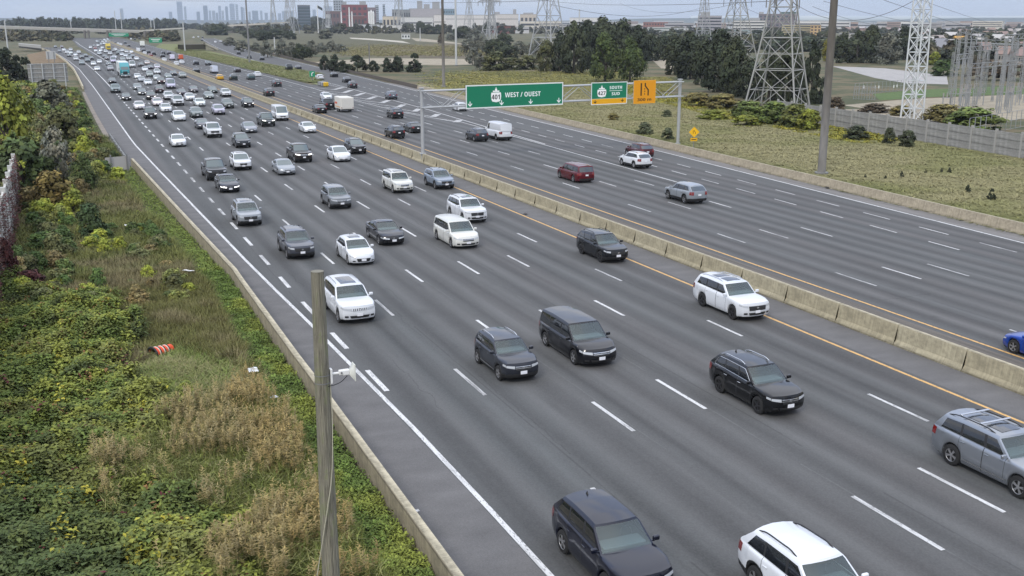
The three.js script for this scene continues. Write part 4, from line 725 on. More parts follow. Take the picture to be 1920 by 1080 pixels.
{ // dark pickup towing a white rental trailer
  W_('pickup', '#1a1a1f', 621, 206.5, 1, 'dark pickup towing the white box trailer', {});
  const P = g(652, 211), t = thing('cargo_trailer', 'white box trailer with red and orange stripes behind the dark pickup', 'trailer', [P.x, 0, P.z]);
  mesh('trailer_box', rbox(2.3, 2.0, 4.4, .08, 0, 1.55, -2.3), std(lin(.66, .64, .58), .5), t);
  for (const s of [-1, 1]) { mesh('side_stripe', box(.02, .34, 1.6, s * 1.16, 1.5, -3.4), std(lin(.62, .12, .05), .5), t); mesh('side_stripe', box(.02, .12, 3.4, s * 1.16, .9, -2.3), std(lin(.7, .3, .05), .5), t); mesh('taillight', box(.12, .2, .03, s * .98, .8, -.09), V.tail, t); for (const z of [-2.0, -2.9]) wheelAt(t, s * 1.02, .33, z, .33); }
  mesh('rear_door', box(1.9, 1.6, .03, 0, 1.5, -.09), std(lin(.6, .58, .53), .5), t); mesh('bumper', box(2.1, .16, .12, 0, .5, -.06), V.trim, t); mesh('tow_bar', bar([0, .5, -4.4], [0, .5, -5.6], .06), V.trim, t);
}
// ------------------------------------------------------------------ sign gantry
function onPlane(px, py, A, B) {       // picture ray met with the upright plane through A and B
  const d = FWD.clone().multiplyScalar(F_PX).addScaledVector(RGT, px - 960).addScaledVector(UPV, 540 - py);
  const n = new THREE.Vector3(-(B.z - A.z), 0, B.x - A.x), o = camera.position;
  const t = n.dot(A.clone().sub(o)) / n.dot(d); return d.multiplyScalar(t).add(o);
}
const signFont = 'bold 100px sans-serif';
function arrowDown(c, x, y, s, col) { c.strokeStyle = col; c.lineWidth = s * .22; c.lineCap = 'round'; c.beginPath(); c.moveTo(x, y - s * .5); c.lineTo(x, y + s * .4); c.moveTo(x - s * .45, y - s * .02); c.lineTo(x, y + s * .45); c.lineTo(x + s * .45, y - s * .02); c.stroke(); }
function shield(c, x, y, s, num) {      // crown over a route shield
  c.fillStyle = '#f4f4f0'; c.beginPath(); c.moveTo(x - s * .52, y - s * .34); c.lineTo(x + s * .52, y - s * .34); c.quadraticCurveTo(x + s * .62, y + s * .2, x + s * .42, y + s * .5); c.lineTo(x, y + s * .58); c.lineTo(x - s * .42, y + s * .5); c.quadraticCurveTo(x - s * .62, y + s * .2, x - s * .52, y - s * .34); c.fill();
  c.fillRect(x - s * .36, y - s * .52, s * .72, s * .14); c.beginPath(); c.arc(x, y - s * .6, s * .12, 0, 7); c.fill(); c.fillRect(x - s * .03, y - s * .85, s * .06, s * .3);
  c.fillStyle = '#111'; c.font = `bold ${Math.round(s * .60)}px sans-serif`; c.textAlign = 'center'; c.textBaseline = 'middle'; c.fillText(num, x, y + s * .1);
}
function fitText(c, t, x, y, h, w, col) { c.fillStyle = col; c.font = `bold ${h}px sans-serif`; c.textAlign = 'center'; c.textBaseline = 'middle'; c.save(); const m = c.measureText(t).width || 1; c.translate(x, y); c.scale(Math.min(1.4, w / m), 1); c.fillText(t, 0, 0); c.restore(); }
{
  const A = new THREE.Vector3(36.15, 0, -110), B = new THREE.Vector3(71.8, 0, -114.4), dir = B.clone().sub(A).normalize(), turn = Math.atan2(-dir.z, dir.x);
  const toL = p => p.clone().sub(A).dot(dir);
  const T = (px, py) => { const p = onPlane(px, py, A, B); return [toL(p), p.y]; };
  const gan = thing('sign_gantry', 'grey steel truss gantry spanning the departing lanes', 'gantry', [A.x, 0, A.z], turn);
  const len = A.distanceTo(B), yT = (T(870, 164)[1] + T(1240, 158)[1]) / 2, yB = (T(870, 196)[1] + T(1240, 184)[1]) / 2;
  for (const x of [0, len]) { mesh('post', bar([x, 0, 0], [x, yT + .25, 0], .2, 12), M.galv, gan); mesh('base_flange', bar([x, x ? 0 : .95, 0], [x, x ? .12 : 1.05, 0], .36, 10), M.galv, gan); mesh('post_cap', rbox(.5, .12, .5, .04, x, yT + .3, 0), M.galv, gan); }
  for (const [y, z] of [[yT, -.45], [yT, .45], [yB, -.45], [yB, .45]]) mesh('chord', bar([-.3, y, z], [len + .2, y, z], .085, 8), M.galv, gan);
  const nB = 14; for (let k = 0; k < nB; k++) { const x0 = len * k / nB, x1 = len * (k + 1) / nB; for (const z of [-.45, .45]) mesh('brace', bar([x0, k % 2 ? yB : yT, z], [x1, k % 2 ? yT : yB, z], .045, 5), M.galv, gan); mesh('brace', bar([x0, yT, -.45], [x1, yT, .45], .035, 5), M.galv, gan); mesh('brace', bar([x0, yB, .45], [x1, yB, -.45], .035, 5), M.galv, gan); }
  const board = (name, label, x0p, y0p, x1p, y1p, draw, W, H, group) => {
    const [xa, ya] = T(x0p, y0p), [xb, yb] = T(x1p, y1p), w = xb - xa, h = ya - yb;
    const p = A.clone().addScaledVector(dir, (xa + xb) / 2); const t = thing(name, label, 'road sign', [p.x, (ya + yb) / 2, p.z], turn);
    mesh('panel', box(w, h, .06, 0, 0, .62), M.galv, t);
    const f = new THREE.PlaneGeometry(w - .02, h - .02); f.translate(0, 0, .656); mesh('sign_face', f, new THREE.MeshStandardMaterial({ map: canvasTex(W, H, draw), roughness: .45 }), t);
    for (const k of [-.35, 0, .35]) mesh('bracket', box(.08, h * .9, .14, k * w, 0, .53), M.galvDark, t);
  };
  const green = '#0c7a57';
  board('overhead_sign', 'wide green overhead sign reading 401 WEST / OUEST with four arrows', 868, 159.5, 1050, 195.5, (c, W, H) => {
    c.fillStyle = '#e8ece8'; c.fillRect(0, 0, W, H); c.fillStyle = green; c.fillRect(12, 12, W - 24, H - 24);
    shield(c, W * .30, H * .50, H * .46, '401'); fitText(c, 'WEST / OUEST', W * .575, H * .47, H * .29, W * .37, '#f2f4f0');
    for (const x of [.04, .355, .655, .955]) arrowDown(c, W * x, H * .80, H * .19, '#f2f4f0');
  }, 1280, 256);
  board('overhead_sign', 'green and yellow overhead sign reading 427 SOUTH SUD', 1103, 154.5, 1169.5, 193.5, (c, W, H) => {
    c.fillStyle = '#e8ece8'; c.fillRect(0, 0, W, H); c.fillStyle = green; c.fillRect(9, 9, W - 18, H * .70); c.fillStyle = '#e9a90c'; c.fillRect(9, H * .74, W - 18, H * .26 - 9);
    shield(c, W * .29, H * .45, H * .38, '427'); fitText(c, 'SOUTH', W * .68, H * .25, H * .19, W * .36, '#f2f4f0'); c.fillStyle = '#f2f4f0'; c.fillRect(W * .5, H * .38, W * .36, 6); fitText(c, 'SUD', W * .68, H * .53, H * .19, W * .24, '#f2f4f0');
    arrowDown(c, W * .11, H * .86, H * .13, '#15130c'); arrowDown(c, W * .87, H * .84, H * .13, '#15130c');
  }, 512, 300);
  board('overhead_sign', 'orange overhead sign with lane merge symbol and 300 m', 1182.5, 150.5, 1222.5, 192.5, (c, W, H) => {
    c.fillStyle = '#e2980c'; c.fillRect(0, 0, W, H); c.strokeStyle = '#f0a916'; c.lineWidth = 8; c.strokeRect(4, 4, W - 8, H - 8);
    c.strokeStyle = '#15120a'; c.lineWidth = W * .055; c.beginPath(); c.moveTo(W * .34, H * .12); c.lineTo(W * .34, H * .66); c.moveTo(W * .52, H * .12); c.lineTo(W * .52, H * .24); c.lineTo(W * .66, H * .42); c.lineTo(W * .66, H * .66); c.stroke();
    c.lineWidth = W * .03; c.setLineDash([H * .06, H * .05]); c.beginPath(); c.moveTo(W * .5, H * .34); c.lineTo(W * .5, H * .66); c.stroke(); c.setLineDash([]);
    fitText(c, '300 m', W * .5, H * .83, H * .17, W * .66, '#15120a');
  }, 360, 380);
}
{ // small diamond warning sign with a tab, on a post
  const P = g(1300, 279), k = mPerPx(P), top = reach(P, 237), t = thing('warning_sign', 'yellow diamond lane merge sign with small tab on a post in the right grass', 'road sign', [P.x, 0, P.z], -YAW * .9);
  mesh('post', box(.09, top - .2, .06, 0, (top - .2) / 2, 0), M.galvDark, t);
  const s = 10.5 * k * 1.0, cyy = reach(P, 247.5);
  const d = new THREE.PlaneGeometry(s * 1.35, s * 1.35); d.rotateZ(Math.PI / 4); d.translate(0, cyy, .08);
  const bk = new THREE.BoxGeometry(s * 1.35, s * 1.35, .03); bk.rotateZ(Math.PI / 4); bk.translate(0, cyy, .055); mesh('panel', bk, M.galv, t);
  const rot = new THREE.MeshStandardMaterial({ roughness: .5, map: canvasTex(256, 256, (c) => { c.fillStyle = '#e8b310'; c.fillRect(0, 0, 256, 256); c.translate(128, 128); c.rotate(Math.PI / 4); c.strokeStyle = '#15120a'; c.lineWidth = 16; c.beginPath(); c.moveTo(-34, -62); c.lineTo(-34, 60); c.moveTo(10, -62); c.lineTo(10, -30); c.lineTo(40, 8); c.lineTo(40, 60); c.stroke(); }) });
  mesh('sign_face', d, rot, t);
  const tb = reach(P, 261.5); mesh('tab_panel', box(11 * k * 1.15, 6 * k, .03, 0, tb, .055), std(new THREE.Color('#dba60e'), .5), t); mesh('tab_bar', box(11 * k * .8, 1.4 * k, .006, 0, tb, .078), M.black, t);
}
// green signs far away
function simpleSign(name, label, px0, py0, px1, py1, depthPx, col, legs = 2, back) {
  const P = g((px0 + px1) / 2, depthPx), k = mPerPx(P), w = (px1 - px0) * k, y1 = reach(P, py0), y0 = reach(P, py1), ry = Math.atan2(-P.x, -P.z) + Math.PI * 0;
  const t = thing(name, label, 'road sign', [P.x, 0, P.z], Math.atan2(camera.position.x - P.x, camera.position.z - P.z) * .6);
  mesh('panel', box(w, y1 - y0, .1, 0, (y0 + y1) / 2, 0), col, t);
  for (const s of legs === 1 ? [0] : [-.4, .4]) mesh('post', box(.22, y1 - .1, .2, s * w, (y1 - .1) / 2, -.2), M.galvDark, t);
  if (!back) { mesh('border_strip', box(w * .96, (y1 - y0) * .06, .02, 0, y1 - (y1 - y0) * .08, .06), M.white, t); mesh('legend_bar', box(w * .7, (y1 - y0) * .14, .02, 0, (y0 + y1) / 2 + (y1 - y0) * .12, .06), M.white, t); mesh('legend_bar', box(w * .5, (y1 - y0) * .12, .02, 0, (y0 + y1) / 2 - (y1 - y0) * .18, .06), M.white, t); }
  return { t, w, y0, y1 };
}
const signGreen = std(new THREE.Color('#0d8a64'), .5);
simpleSign('guide_sign', 'far green guide sign over the jam just under the overpass', 206, 61.5, 241, 68.5, 76, signGreen);
simpleSign('guide_sign', 'green guide sign beside the departing lanes at the overpass end', 281, 70.5, 304, 80, 86, signGreen);
{ const q = simpleSign('exit_sign', 'small green arrow sign in the gore before the grass divider', 581, 133.5, 591, 144, 152, signGreen, 1, true);
  const a = q.y0 + (q.y1 - q.y0) / 2, w = q.w; mesh('arrow', merge([bar([-w * .1, a - w * .35, .08], [-w * .1, a + w * .1, .08], w * .09, 5), bar([-w * .1, a + w * .1, .08], [w * .25, a + w * .3, .08], w * .09, 5)]), M.white, q.t); }
{ // backs of two signs on the left bank
  const backMat = new THREE.MeshStandardMaterial({ color: lin(.30, .29, .27), roughness: .7, metalness: .2 });
  const P = g(94, 176), k = mPerPx(P), w = 70 * k, y1 = reach(P, 119), y0 = reach(P, 154), t = thing('highway_sign', 'large grey back of a highway sign above the grey shrub', 'road sign', [P.x, 0, P.z], .25);
  for (let i = 0; i < 4; i++) mesh('panel_section', box(w / 4 - .03, y1 - y0, .06, -w / 2 + w / 8 + i * w / 4, (y0 + y1) / 2, .05), backMat, t);
  for (let i = 0; i < 5; i++) mesh('stringer', box(w, .1, .08, 0, lerp(y0 + .2, y1 - .1, i / 4), .13), M.steelPale, t);
  for (const s of [-.42, -.14, .14, .42]) mesh('post', box(.2, y1, .2, s * w, y1 / 2, .27), M.steelPale, t);
  const Q = g(222, 325), kq = mPerPx(Q), w2 = 44 * kq, b1 = reach(Q, 294), b0 = reach(Q, 319), t2 = thing('highway_sign', 'small grey sign back on two posts at the end of the barrier', 'road sign', [Q.x, 0, Q.z], .28);
  mesh('panel', box(w2, b1 - b0, .05, 0, (b0 + b1) / 2, .0), std(lin(.40, .385, .37), .75, .1), t2);
  for (const s of [-.28, .40]) mesh('post', box(.12, b1 + .25, .12, s * w2, (b1 + .25) / 2, .1), M.galvDark, t2);
  const R = g(97, 118), kr = mPerPx(R); const t3 = thing('highway_sign', 'tall narrow grey sign back farther up the ramp', 'road sign', [R.x, 0, R.z], .25);
  mesh('panel', box(17 * kr, reach(R, 96) - reach(R, 111), .15, 0, (reach(R, 96) + reach(R, 111)) / 2, 0), M.steelPale, t3); for (const s of [-.3, .3]) mesh('post', box(.2, reach(R, 97), .2, s * 17 * kr, reach(R, 97) / 2, .2), M.galvDark, t3);
}
{ // crash cushion at the gore
  const P = g(612, 163), t = thing('crash_cushion', 'low crash cushion with yellow nose at the tip of the grass divider', 'crash cushion', [P.x, 0, P.z], 0);
  mesh('nose', rbox(1.2, 1.0, .8, .2, 0, .6, -.4), std(new THREE.Color('#c9a21a'), .6), t);
  for (let i = 0; i < 5; i++) mesh('bay', box(1.1, .8, 1.1, 0, .55, -1.5 - i * 1.25), i % 2 ? M.galv : M.galvDark, t);
}
// ------------------------------------------------------------------ poles
function mast(label, px, pyBase, pyTop, wTopPx, colA, opts = {}) {
  const P = g(px, pyBase), k = mPerPx(P), h = opts.h || reach(P, pyTop), r1 = wTopPx * k / 2, r0 = r1 * (opts.taper || 1.25);
  const t = thing(opts.name || 'light_pole', label, opts.cat || 'pole', [P.x, 0, P.z], 0, opts.group);
  mesh('shaft', bar([0, 0, 0], [0, h, 0], r0, 12, r1), colA, t);
  mesh('base_flange', bar([0, 0, 0], [0, .25, 0], r0 * 1.7, 10), M.galvDark, t);
  if (opts.ring) { mesh('lamp_ring', (() => { const q = new THREE.TorusGeometry(1.1, .08, 6, 20); q.rotateX(Math.PI / 2); q.translate(0, h - .4, 0); return q; })(), M.galvDark, t); for (let i = 0; i < 6; i++) { const a = i / 6 * 6.283; mesh('lamp_head', rbox(.5, .3, .5, .08, Math.cos(a) * 1.2, h - .5, Math.sin(a) * 1.2), M.galvDark, t); } }
  if (opts.arm) { mesh('lamp_arm', bar([0, h - .1, 0], [opts.arm, h + .35, 0], .07, 6), colA, t); mesh('lamp_head', rbox(.9, .16, .34, .06, opts.arm, h + .32, 0), M.galv, t); }
  return t;
}
const rust = new THREE.MeshStandardMaterial({ roughness: .8, metalness: .15, map: dataTex(64, 512, (i, j) => { const n = fbm(i / 8, j / 20, 3, 8, 25), f = .75 + .5 * n; const k = sstep(.35, .1, j / 512); return [lerp(.13, .22, k) * f, lerp(.118, .21, k) * f, lerp(.10, .20, k) * f]; }, 1, 1) });
mast('tall brown high mast light pole in the right grass near the noise wall', 1540, 327, 0, 12.5, rust, { h: 30, ring: 1, taper: 1.22, name: 'high_mast_pole' });
mast('tall dark high mast pole in the mid distance behind the gantry sign', 832, 163, 0, 4.2, rust, { h: 30, ring: 1, name: 'high_mast_pole', taper: 1.4 });
mast('pale slim pole beside the grey scrub right of the dark high mast pole', 855.5, 123, 0, 3.4, M.steelPale, { h: 32, ring: 1, name: 'high_mast_pole' });
mast('dark high mast pole in the grass divider far up the collector', 468, 117, 0, 2.8, M.galvDark, { h: 36, ring: 1, name: 'high_mast_pole' });
mast('short pale pole with a flat top among the grey scrub by the collector', 516, 103, 70, 2.2, M.steelPale, {});
mast('slim dark pole among the small round conifers', 693, 122, 80, 1.8, M.galvDark, {});
mast('pale light pole at the right end of the far overpass', 347, 96, 41, 2.0, M.steelPale, { arm: -2 });
mast('pale light pole left of the ramp trees at the left edge', 15, 94, 38, 2.2, M.steelPale, { arm: 2 });
for (const [px, b, tp, lb] of [[218, 54, 20, 'thin pale light pole behind the overpass under the clock figures'], [229, 53, 24, 'shorter thin light pole right behind the overpass'], [284, 54, 36, 'left one of two short light poles over the overpass'], [290, 54, 34, 'right one of two short light poles over the overpass'], [134, 51, 38, 'tiny light pole above the middle of the overpass']]) mast(lb, px, 58, tp, 1.3, M.steelPale, {});
mast('small lamp post in front of the white factory', 788, 76, 52, 1.5, M.steelPale, {});
mast('slim white communications mast on the skyline right of the middle pylon', 1086, 56, 17, 2.4, M.steelPale, {});
{ // flag pole
  const P = g(597, 62), h = reach(P, 9), k = mPerPx(P), t = thing('flagpole', 'white flagpole with a dark drooping flag before the red factory', 'flagpole', [P.x, 0, P.z]);
  mesh('shaft', bar([0, 0, 0], [0, h, 0], 1.1 * k, 8, .6 * k), M.white, t);
  const fl = []; for (let i = 0; i < 6; i++) { const x0 = i * 1.6 * k, x1 = (i + 1) * 1.6 * k, y = (q) => h - .6 * k - q * .55, z = q => Math.sin(q * 1.3 / k) * k * .6; fl.push(x0, y(x0), z(x0), x0, y(x0) - 5 * k, z(x0), x1, y(x1) - 5 * k, z(x1), x0, y(x0), z(x0), x1, y(x1) - 5 * k, z(x1), x1, y(x1), z(x1)); }
  mesh('flag', tri(fl), new THREE.MeshStandardMaterial({ color: lin(.04, .05, .05), side: THREE.DoubleSide }), t);
}
// ------------------------------------------------------------------ the wooden pole close to the camera, with its antenna
{
  const t = thing('utility_pole', 'weathered wooden pole in front of the near barrier', 'pole', [4.36, 0, -20.3]);
  const H = 10.32, N = 22, rows = 60, p = [], u = [];
  const rad = y => lerp(.205, .132, Math.min(1, Math.max(0, (y - 2) / (H - 2))));
  const pt = (a, y) => { const q = rad(y) * (1 + .035 * (fbm(a * 2.2, y * .5, 3) - .5) + .02 * (fbm(a * 7, y * .35 + 8, 2) - .5)), lean = .012 * y; return [Math.cos(a) * q + lean * .2, y, Math.sin(a) * q]; };
  for (let j = 0; j < rows; j++) for (let i = 0; i < N; i++) { const a0 = i / N * 6.28318, a1 = (i + 1) / N * 6.28318, y0 = -.5 + (H + .5) * j / rows, y1 = -.5 + (H + .5) * (j + 1) / rows; const q = [[a0, y0], [a0, y1], [a1, y1], [a0, y0], [a1, y1], [a1, y0]]; for (const [a, y] of q) { p.push(...pt(a, y)); u.push(a / 6.28318, y / 3); } }
  let gm = tri(p, u); gm = toCreasedNormals(gm, 1);
  const wood = new THREE.MeshStandardMaterial({ roughness: .92, map: dataTex(512, 1024, (i, j) => {
    const gr = fbm(i / 5, j / 120, 4, 102, 8), br = fbm(i / 40 + 7, j / 90, 4, 12, 11), cr = fbm(i / 3.2 + 70, j / 260, 3, 160, 4); let v = .72 + .75 * (gr - .5) + .35 * (br - .5); if (cr > .66) v *= .42;
    const gk = sstep(.48, .7, br); return [lerp(.29, .25, gk) * v, lerp(.27, .255, gk) * v, lerp(.205, .155, gk) * v];
  }, 1, 1), bumpMap: dataTex(256, 512, (i, j) => { const v = fbm(i / 2.4, j / 60, 4, 106, 8); return [v, v, v]; }, 1, 1), bumpScale: .02 });
  mesh('shaft', gm, wood, t);
  mesh('top_cut', (() => { const c = new THREE.CircleGeometry(.13, 20); c.rotateX(-Math.PI / 2); c.translate(.025, H + .002, 0); return c; })(), std(lin(.20, .19, .15), .95), t);
  const yA = 8.13;
  for (const dy of [.0, -.17]) mesh('strap', (() => { const c = new THREE.CylinderGeometry(rad(yA) + .012, rad(yA) + .012, .022, 20, 1, true); c.translate(.02, yA + dy, 0); return c; })(), M.galvDark, t);
  const an = thing('antenna', 'white directional panel antenna on a bracket strapped to the wooden pole', 'antenna', [4.36, 0, -20.3], 0);
  mesh('mount_plate', rbox(.05, .32, .12, .012, .205, yA - .06, 0), M.white, an);
  mesh('bracket_arm', merge([bar([.22, yA - .02, 0], [.42, yA - .02, 0], .028, 8), rbox(.1, .1, .1, .02, .42, yA - .01, 0)]), M.white, an); mesh('pivot_bolt', (() => { const c = new THREE.CylinderGeometry(.022, .022, .12, 10); c.rotateX(Math.PI / 2); c.translate(.42, yA - .01, 0); return c; })(), M.galvDark, an);
  mesh('bracket_head', rbox(.16, .13, .1, .03, .52, yA - .02, 0), M.white, an);
  const panel = new THREE.BufferGeometry(); const dish = new THREE.ConeGeometry(.20, .14, 4, 1); dish.rotateY(Math.PI / 4); dish.rotateZ(Math.PI / 2); dish.scale(1, 1.25, .8); dish.translate(.62, yA - .03, 0);
  mesh('reflector', dish, std(lin(.66, .67, .62), .5), an); mesh('front_cover', rbox(.02, .36, .24, .008, .695, yA - .03, 0), std(lin(.62, .63, .56), .5), an);
  const cable = pts => new THREE.TubeGeometry(new THREE.CatmullRomCurve3(pts.map(q => new THREE.Vector3(...q))), 30, .009, 5);
  mesh('cable', cable([[.55, yA - .1, 0], [.42, yA - .2, .03], [.25, yA - .23, .1], [.1, yA - .22, .17]]), M.black, an);
  const w = thing('guy_wire', 'thin pale wire running down the wooden pole to the grass', 'wire', [4.36, 0, -20.3]);
  mesh('wire', new THREE.TubeGeometry(new THREE.CatmullRomCurve3([[.17, yA - .22, .06], [.17, 7.2, .1], [.08, 5.9, .19], [-.05, 5.2, .22], [-.32, 3.6, .1], [-.75, 1.2, 0], [-.95, 0, 0]].map(q => new THREE.Vector3(...q))), 40, .011, 5), std(lin(.42, .40, .30), .8), w);
}
// ------------------------------------------------------------------ walls of the place
const wallPanel = new THREE.MeshStandardMaterial({ map: concTex(0.27, 0.265, 0.25, 61), roughness: .95 });
{
  const a = new THREE.Vector3(106.5, 0, -140), b = new THREE.Vector3(97.5, 0, -66), t = thing('noise_wall', 'grey concrete panel wall along the back of the right grass field', 'wall');
  const n = 18, ry = Math.atan2(-(b.z - a.z), b.x - a.x);
  for (let i = 0; i < n; i++) { const p = a.clone().lerp(b, (i + .5) / n), l = a.distanceTo(b) / n; const H = 2.75 + .1 * hash2(i, 4); for (let r = 0; r < 3; r++) mesh('panel', box(l - .1, H / 3 - .03, .14, p.x, H / 3 * (r + .5), p.z, ry), wallPanel, t); }
  for (let i = 0; i <= n; i++) { const p = a.clone().lerp(b, i / n); mesh('post', box(.26, 3.0, .26, p.x, 1.5, p.z, ry), std(lin(.33, .32, .30), .9), t); }
}
{ // noise wall at the left edge, overgrown with red ivy
  const t = thing('noise_wall', 'pale noise wall at the left edge draped in red ivy', 'wall'); const pale = new THREE.MeshStandardMaterial({ map: concTex(.52, .51, .47, 71), roughness: .9 });
  for (let s = 30; s < 96; s += 4) { for (let r = 0; r < 4; r++) mesh('panel', box(.14, .98, 3.84, -4.35, .5 + r * 1.0, -(s + 2)), pale, t); mesh('post', box(.3, 4.3, .3, -4.35, 2.15, -s), std(lin(.5, .5, .47), .9), t); }
  mesh('post', box(.3, 4.3, .3, -4.35, 2.15, -98), std(lin(.5, .5, .47), .9), t);
}
// ------------------------------------------------------------------ overpass
{
  const deckM = std(lin(.33, .32, .29), .9), pierM = std(lin(.16, .15, .135), .95);
  const A = g(-260, 73.5), y = px => 0;
  const P0 = g(-200, 72), P1 = g(365, 74.5);
  const yb = reach(P0.clone().lerp(P1, .5), 61), h = 2.2;
  const t = thing('overpass', 'long concrete overpass crossing the far end of the highway on paired piers', 'bridge');
  const pts = [[-200, 47.5, 52.5], [0, 48.8, 53.6], [100, 52.3, 56.8], [200, 55.2, 60.3], [262, 57.4, 61.5]];
  const mk = (arrp, depthPy) => { const p = []; const tops = arrp.map(([px, a, b]) => { const G = g(px, depthPy); return { x: G.x, z: G.z, y1: reach(G, a), y0: reach(G, b) }; }); for (let i = 0; i + 1 < tops.length; i++) { const a = tops[i], b = tops[i + 1], dz = -11; const q = [[a.x, a.y0, a.z], [b.x, b.y0, b.z], [b.x, b.y1, b.z], [a.x, a.y1, a.z], [a.x, a.y0, a.z + dz], [b.x, b.y0, b.z + dz], [b.x, b.y1, b.z + dz], [a.x, a.y1, a.z + dz]]; for (const f of [[0, 1, 2, 3], [3, 2, 6, 7], [1, 0, 4, 5], [5, 4, 7, 6]]) for (const k of [0, 1, 2, 0, 2, 3]) p.push(...q[f[k]]); } return [tri(p), tops]; };
  const [dg, tops] = mk(pts, 72); mesh('deck', dg, deckM, t);
  const [dg2, tops2] = mk(pts.map(([x, a, b]) => [x, a - .9, a + .3]), 71.8); mesh('parapet', dg2, std(lin(.42, .41, .38), .9), t);
  for (const px of [22, 113, 120.5, 160, 167, 203, 208.5]) { const G = g(px, 72.5); mesh('pier', bar([G.x, 0, G.z - 4], [G.x, reach(G, 57), G.z - 4], 1.05, 8), pierM, t); }
  const t2 = thing('overpass', 'right hand overpass deck joining the far bank beyond the through lanes', 'bridge');
  const [d3] = mk([[255, 57.6, 60.6], [300, 54.4, 57], [347, 51.8, 53.8]], 70); mesh('deck', d3, std(lin(.42, .41, .36), .9), t2);
  for (const px of [273, 279]) { const G = g(px, 73); mesh('pier', bar([G.x, 0, G.z - 4], [G.x, reach(G, 58), G.z - 4], 1.2, 8), pierM, t2); }
  const t3 = thing('overpass', 'pale low bridge deck behind the trees left of the flagpole', 'bridge');
  const [d4] = mk([[430, 46.6, 49.6], [480, 44.2, 47.2], [545, 40.6, 42.6]], 62); mesh('deck', d4, std(lin(.46, .43, .38), .9), t3);
  const G4 = g(432, 62); mesh('abutment', box(26, 7, 8, G4.x + 10, 3.5, G4.z - 6), pierM, t3);
  const t4 = thing('ramp_bridge', 'short grey bridge parapet where the ramp curves at the far left', 'bridge');
  const [d5] = mk([[36, 81.5, 86.5], [78, 85.2, 91]], 96); mesh('deck', d5, std(lin(.36, .36, .34), .9), t4); const [d6] = mk([[36, 86.5, 89], [78, 91, 95]], 96.2); mesh('girder', d6, std(lin(.05, .05, .05), .9), t4);
  // dark opening under the collector where it crosses a side road
  const t5 = thing('collector_bridge', 'small bridge with a dark opening carrying the collector over a sunken lane', 'bridge');
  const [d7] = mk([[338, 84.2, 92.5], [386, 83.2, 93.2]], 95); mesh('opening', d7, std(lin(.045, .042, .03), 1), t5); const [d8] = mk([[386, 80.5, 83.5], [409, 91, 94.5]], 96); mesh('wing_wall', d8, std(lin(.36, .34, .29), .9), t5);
}
// ------------------------------------------------------------------ lattice towers and wires
const pylM = std(lin(.33, .33, .31), .6, .15), pylFar = std(lin(.36, .37, .37), .6, .15);
function pylon(label, P, h, base, top, opts = {}) {
  const t = thing(opts.name || 'transmission_tower', label, 'transmission tower', [P.x, 0, P.z], opts.turn || 0, opts.group), m = opts.mat || pylM, r = opts.r || .11;
  const lv = opts.levels || [0, .14, .31, .46, .60, .72, .82, .9, 1], w = f => f < (opts.waist || .72) ? lerp(base, top, Math.pow(f / (opts.waist || .72), .92)) : top;
  const corner = (k, f) => { const s = w(f) / 2; return [[-s, -s], [s, -s], [s, s], [-s, s]][k].concat(f * h); };
  const V3 = (k, f) => { const c = corner(k, f); return [c[0], c[2], c[1]]; };
  for (let k = 0; k < 4; k++) mesh('leg', merge(lv.slice(1).map((f, i) => bar(V3(k, lv[i]), V3(k, f), r * lerp(1.3, .8, f), 5))), m, t);
  for (let i = 0; i + 1 < lv.length; i++) for (let k = 0; k < 4; k++) {
    const n = (k + 1) % 4, a = lv[i], b = lv[i + 1];
    const mem = [bar(V3(k, a), V3(n, b), r * .55, 4), bar(V3(n, a), V3(k, b), r * .55, 4), bar(V3(k, b), V3(n, b), r * .55, 4)];
    if (opts.fine && i < 4) { const mid = (u, v) => u.map((q, j) => (q + v[j]) / 2); const c = mid(V3(k, a), V3(n, b)), d = mid(V3(n, a), V3(k, b)), mx = mid(c, d); mem.push(bar(mid(V3(k, a), V3(k, b)), mx, r * .4, 4), bar(mid(V3(n, a), V3(n, b)), mx, r * .4, 4)); if (i === 0) mem.push(bar(mid(V3(k, a), V3(n, a)), mx, r * .4, 4)); }
    mesh('bracing', merge(mem), m, t);
  }
  for (const [f, L] of opts.arms || []) { const y = f * h, a = []; for (const s of [-1, 1]) { const x1 = s * L; for (const z of [-top / 2, top / 2]) a.push(bar([s * top / 2, y, z], [x1, y + .1, 0], r * .6, 4), bar([s * top / 2, y + L * .22, z], [x1, y + .1, 0], r * .55, 4)); for (const q of [.3, .6]) a.push(bar([lerp(s * top / 2, x1, q), y, top / 2 * (1 - q)], [lerp(s * top / 2, x1, q), y + L * .22 * (1 - q), top / 2 * (1 - q)], r * .4, 4)); } mesh('cross_arm', merge(a), m, t); for (const s of [-1, -.55, .55, 1]) mesh('insulator', bar([s * L, y, 0], [s * L, y - Math.min(3, L * .35), 0], r * .7, 6), M.galvDark, t); }
  return t;
}
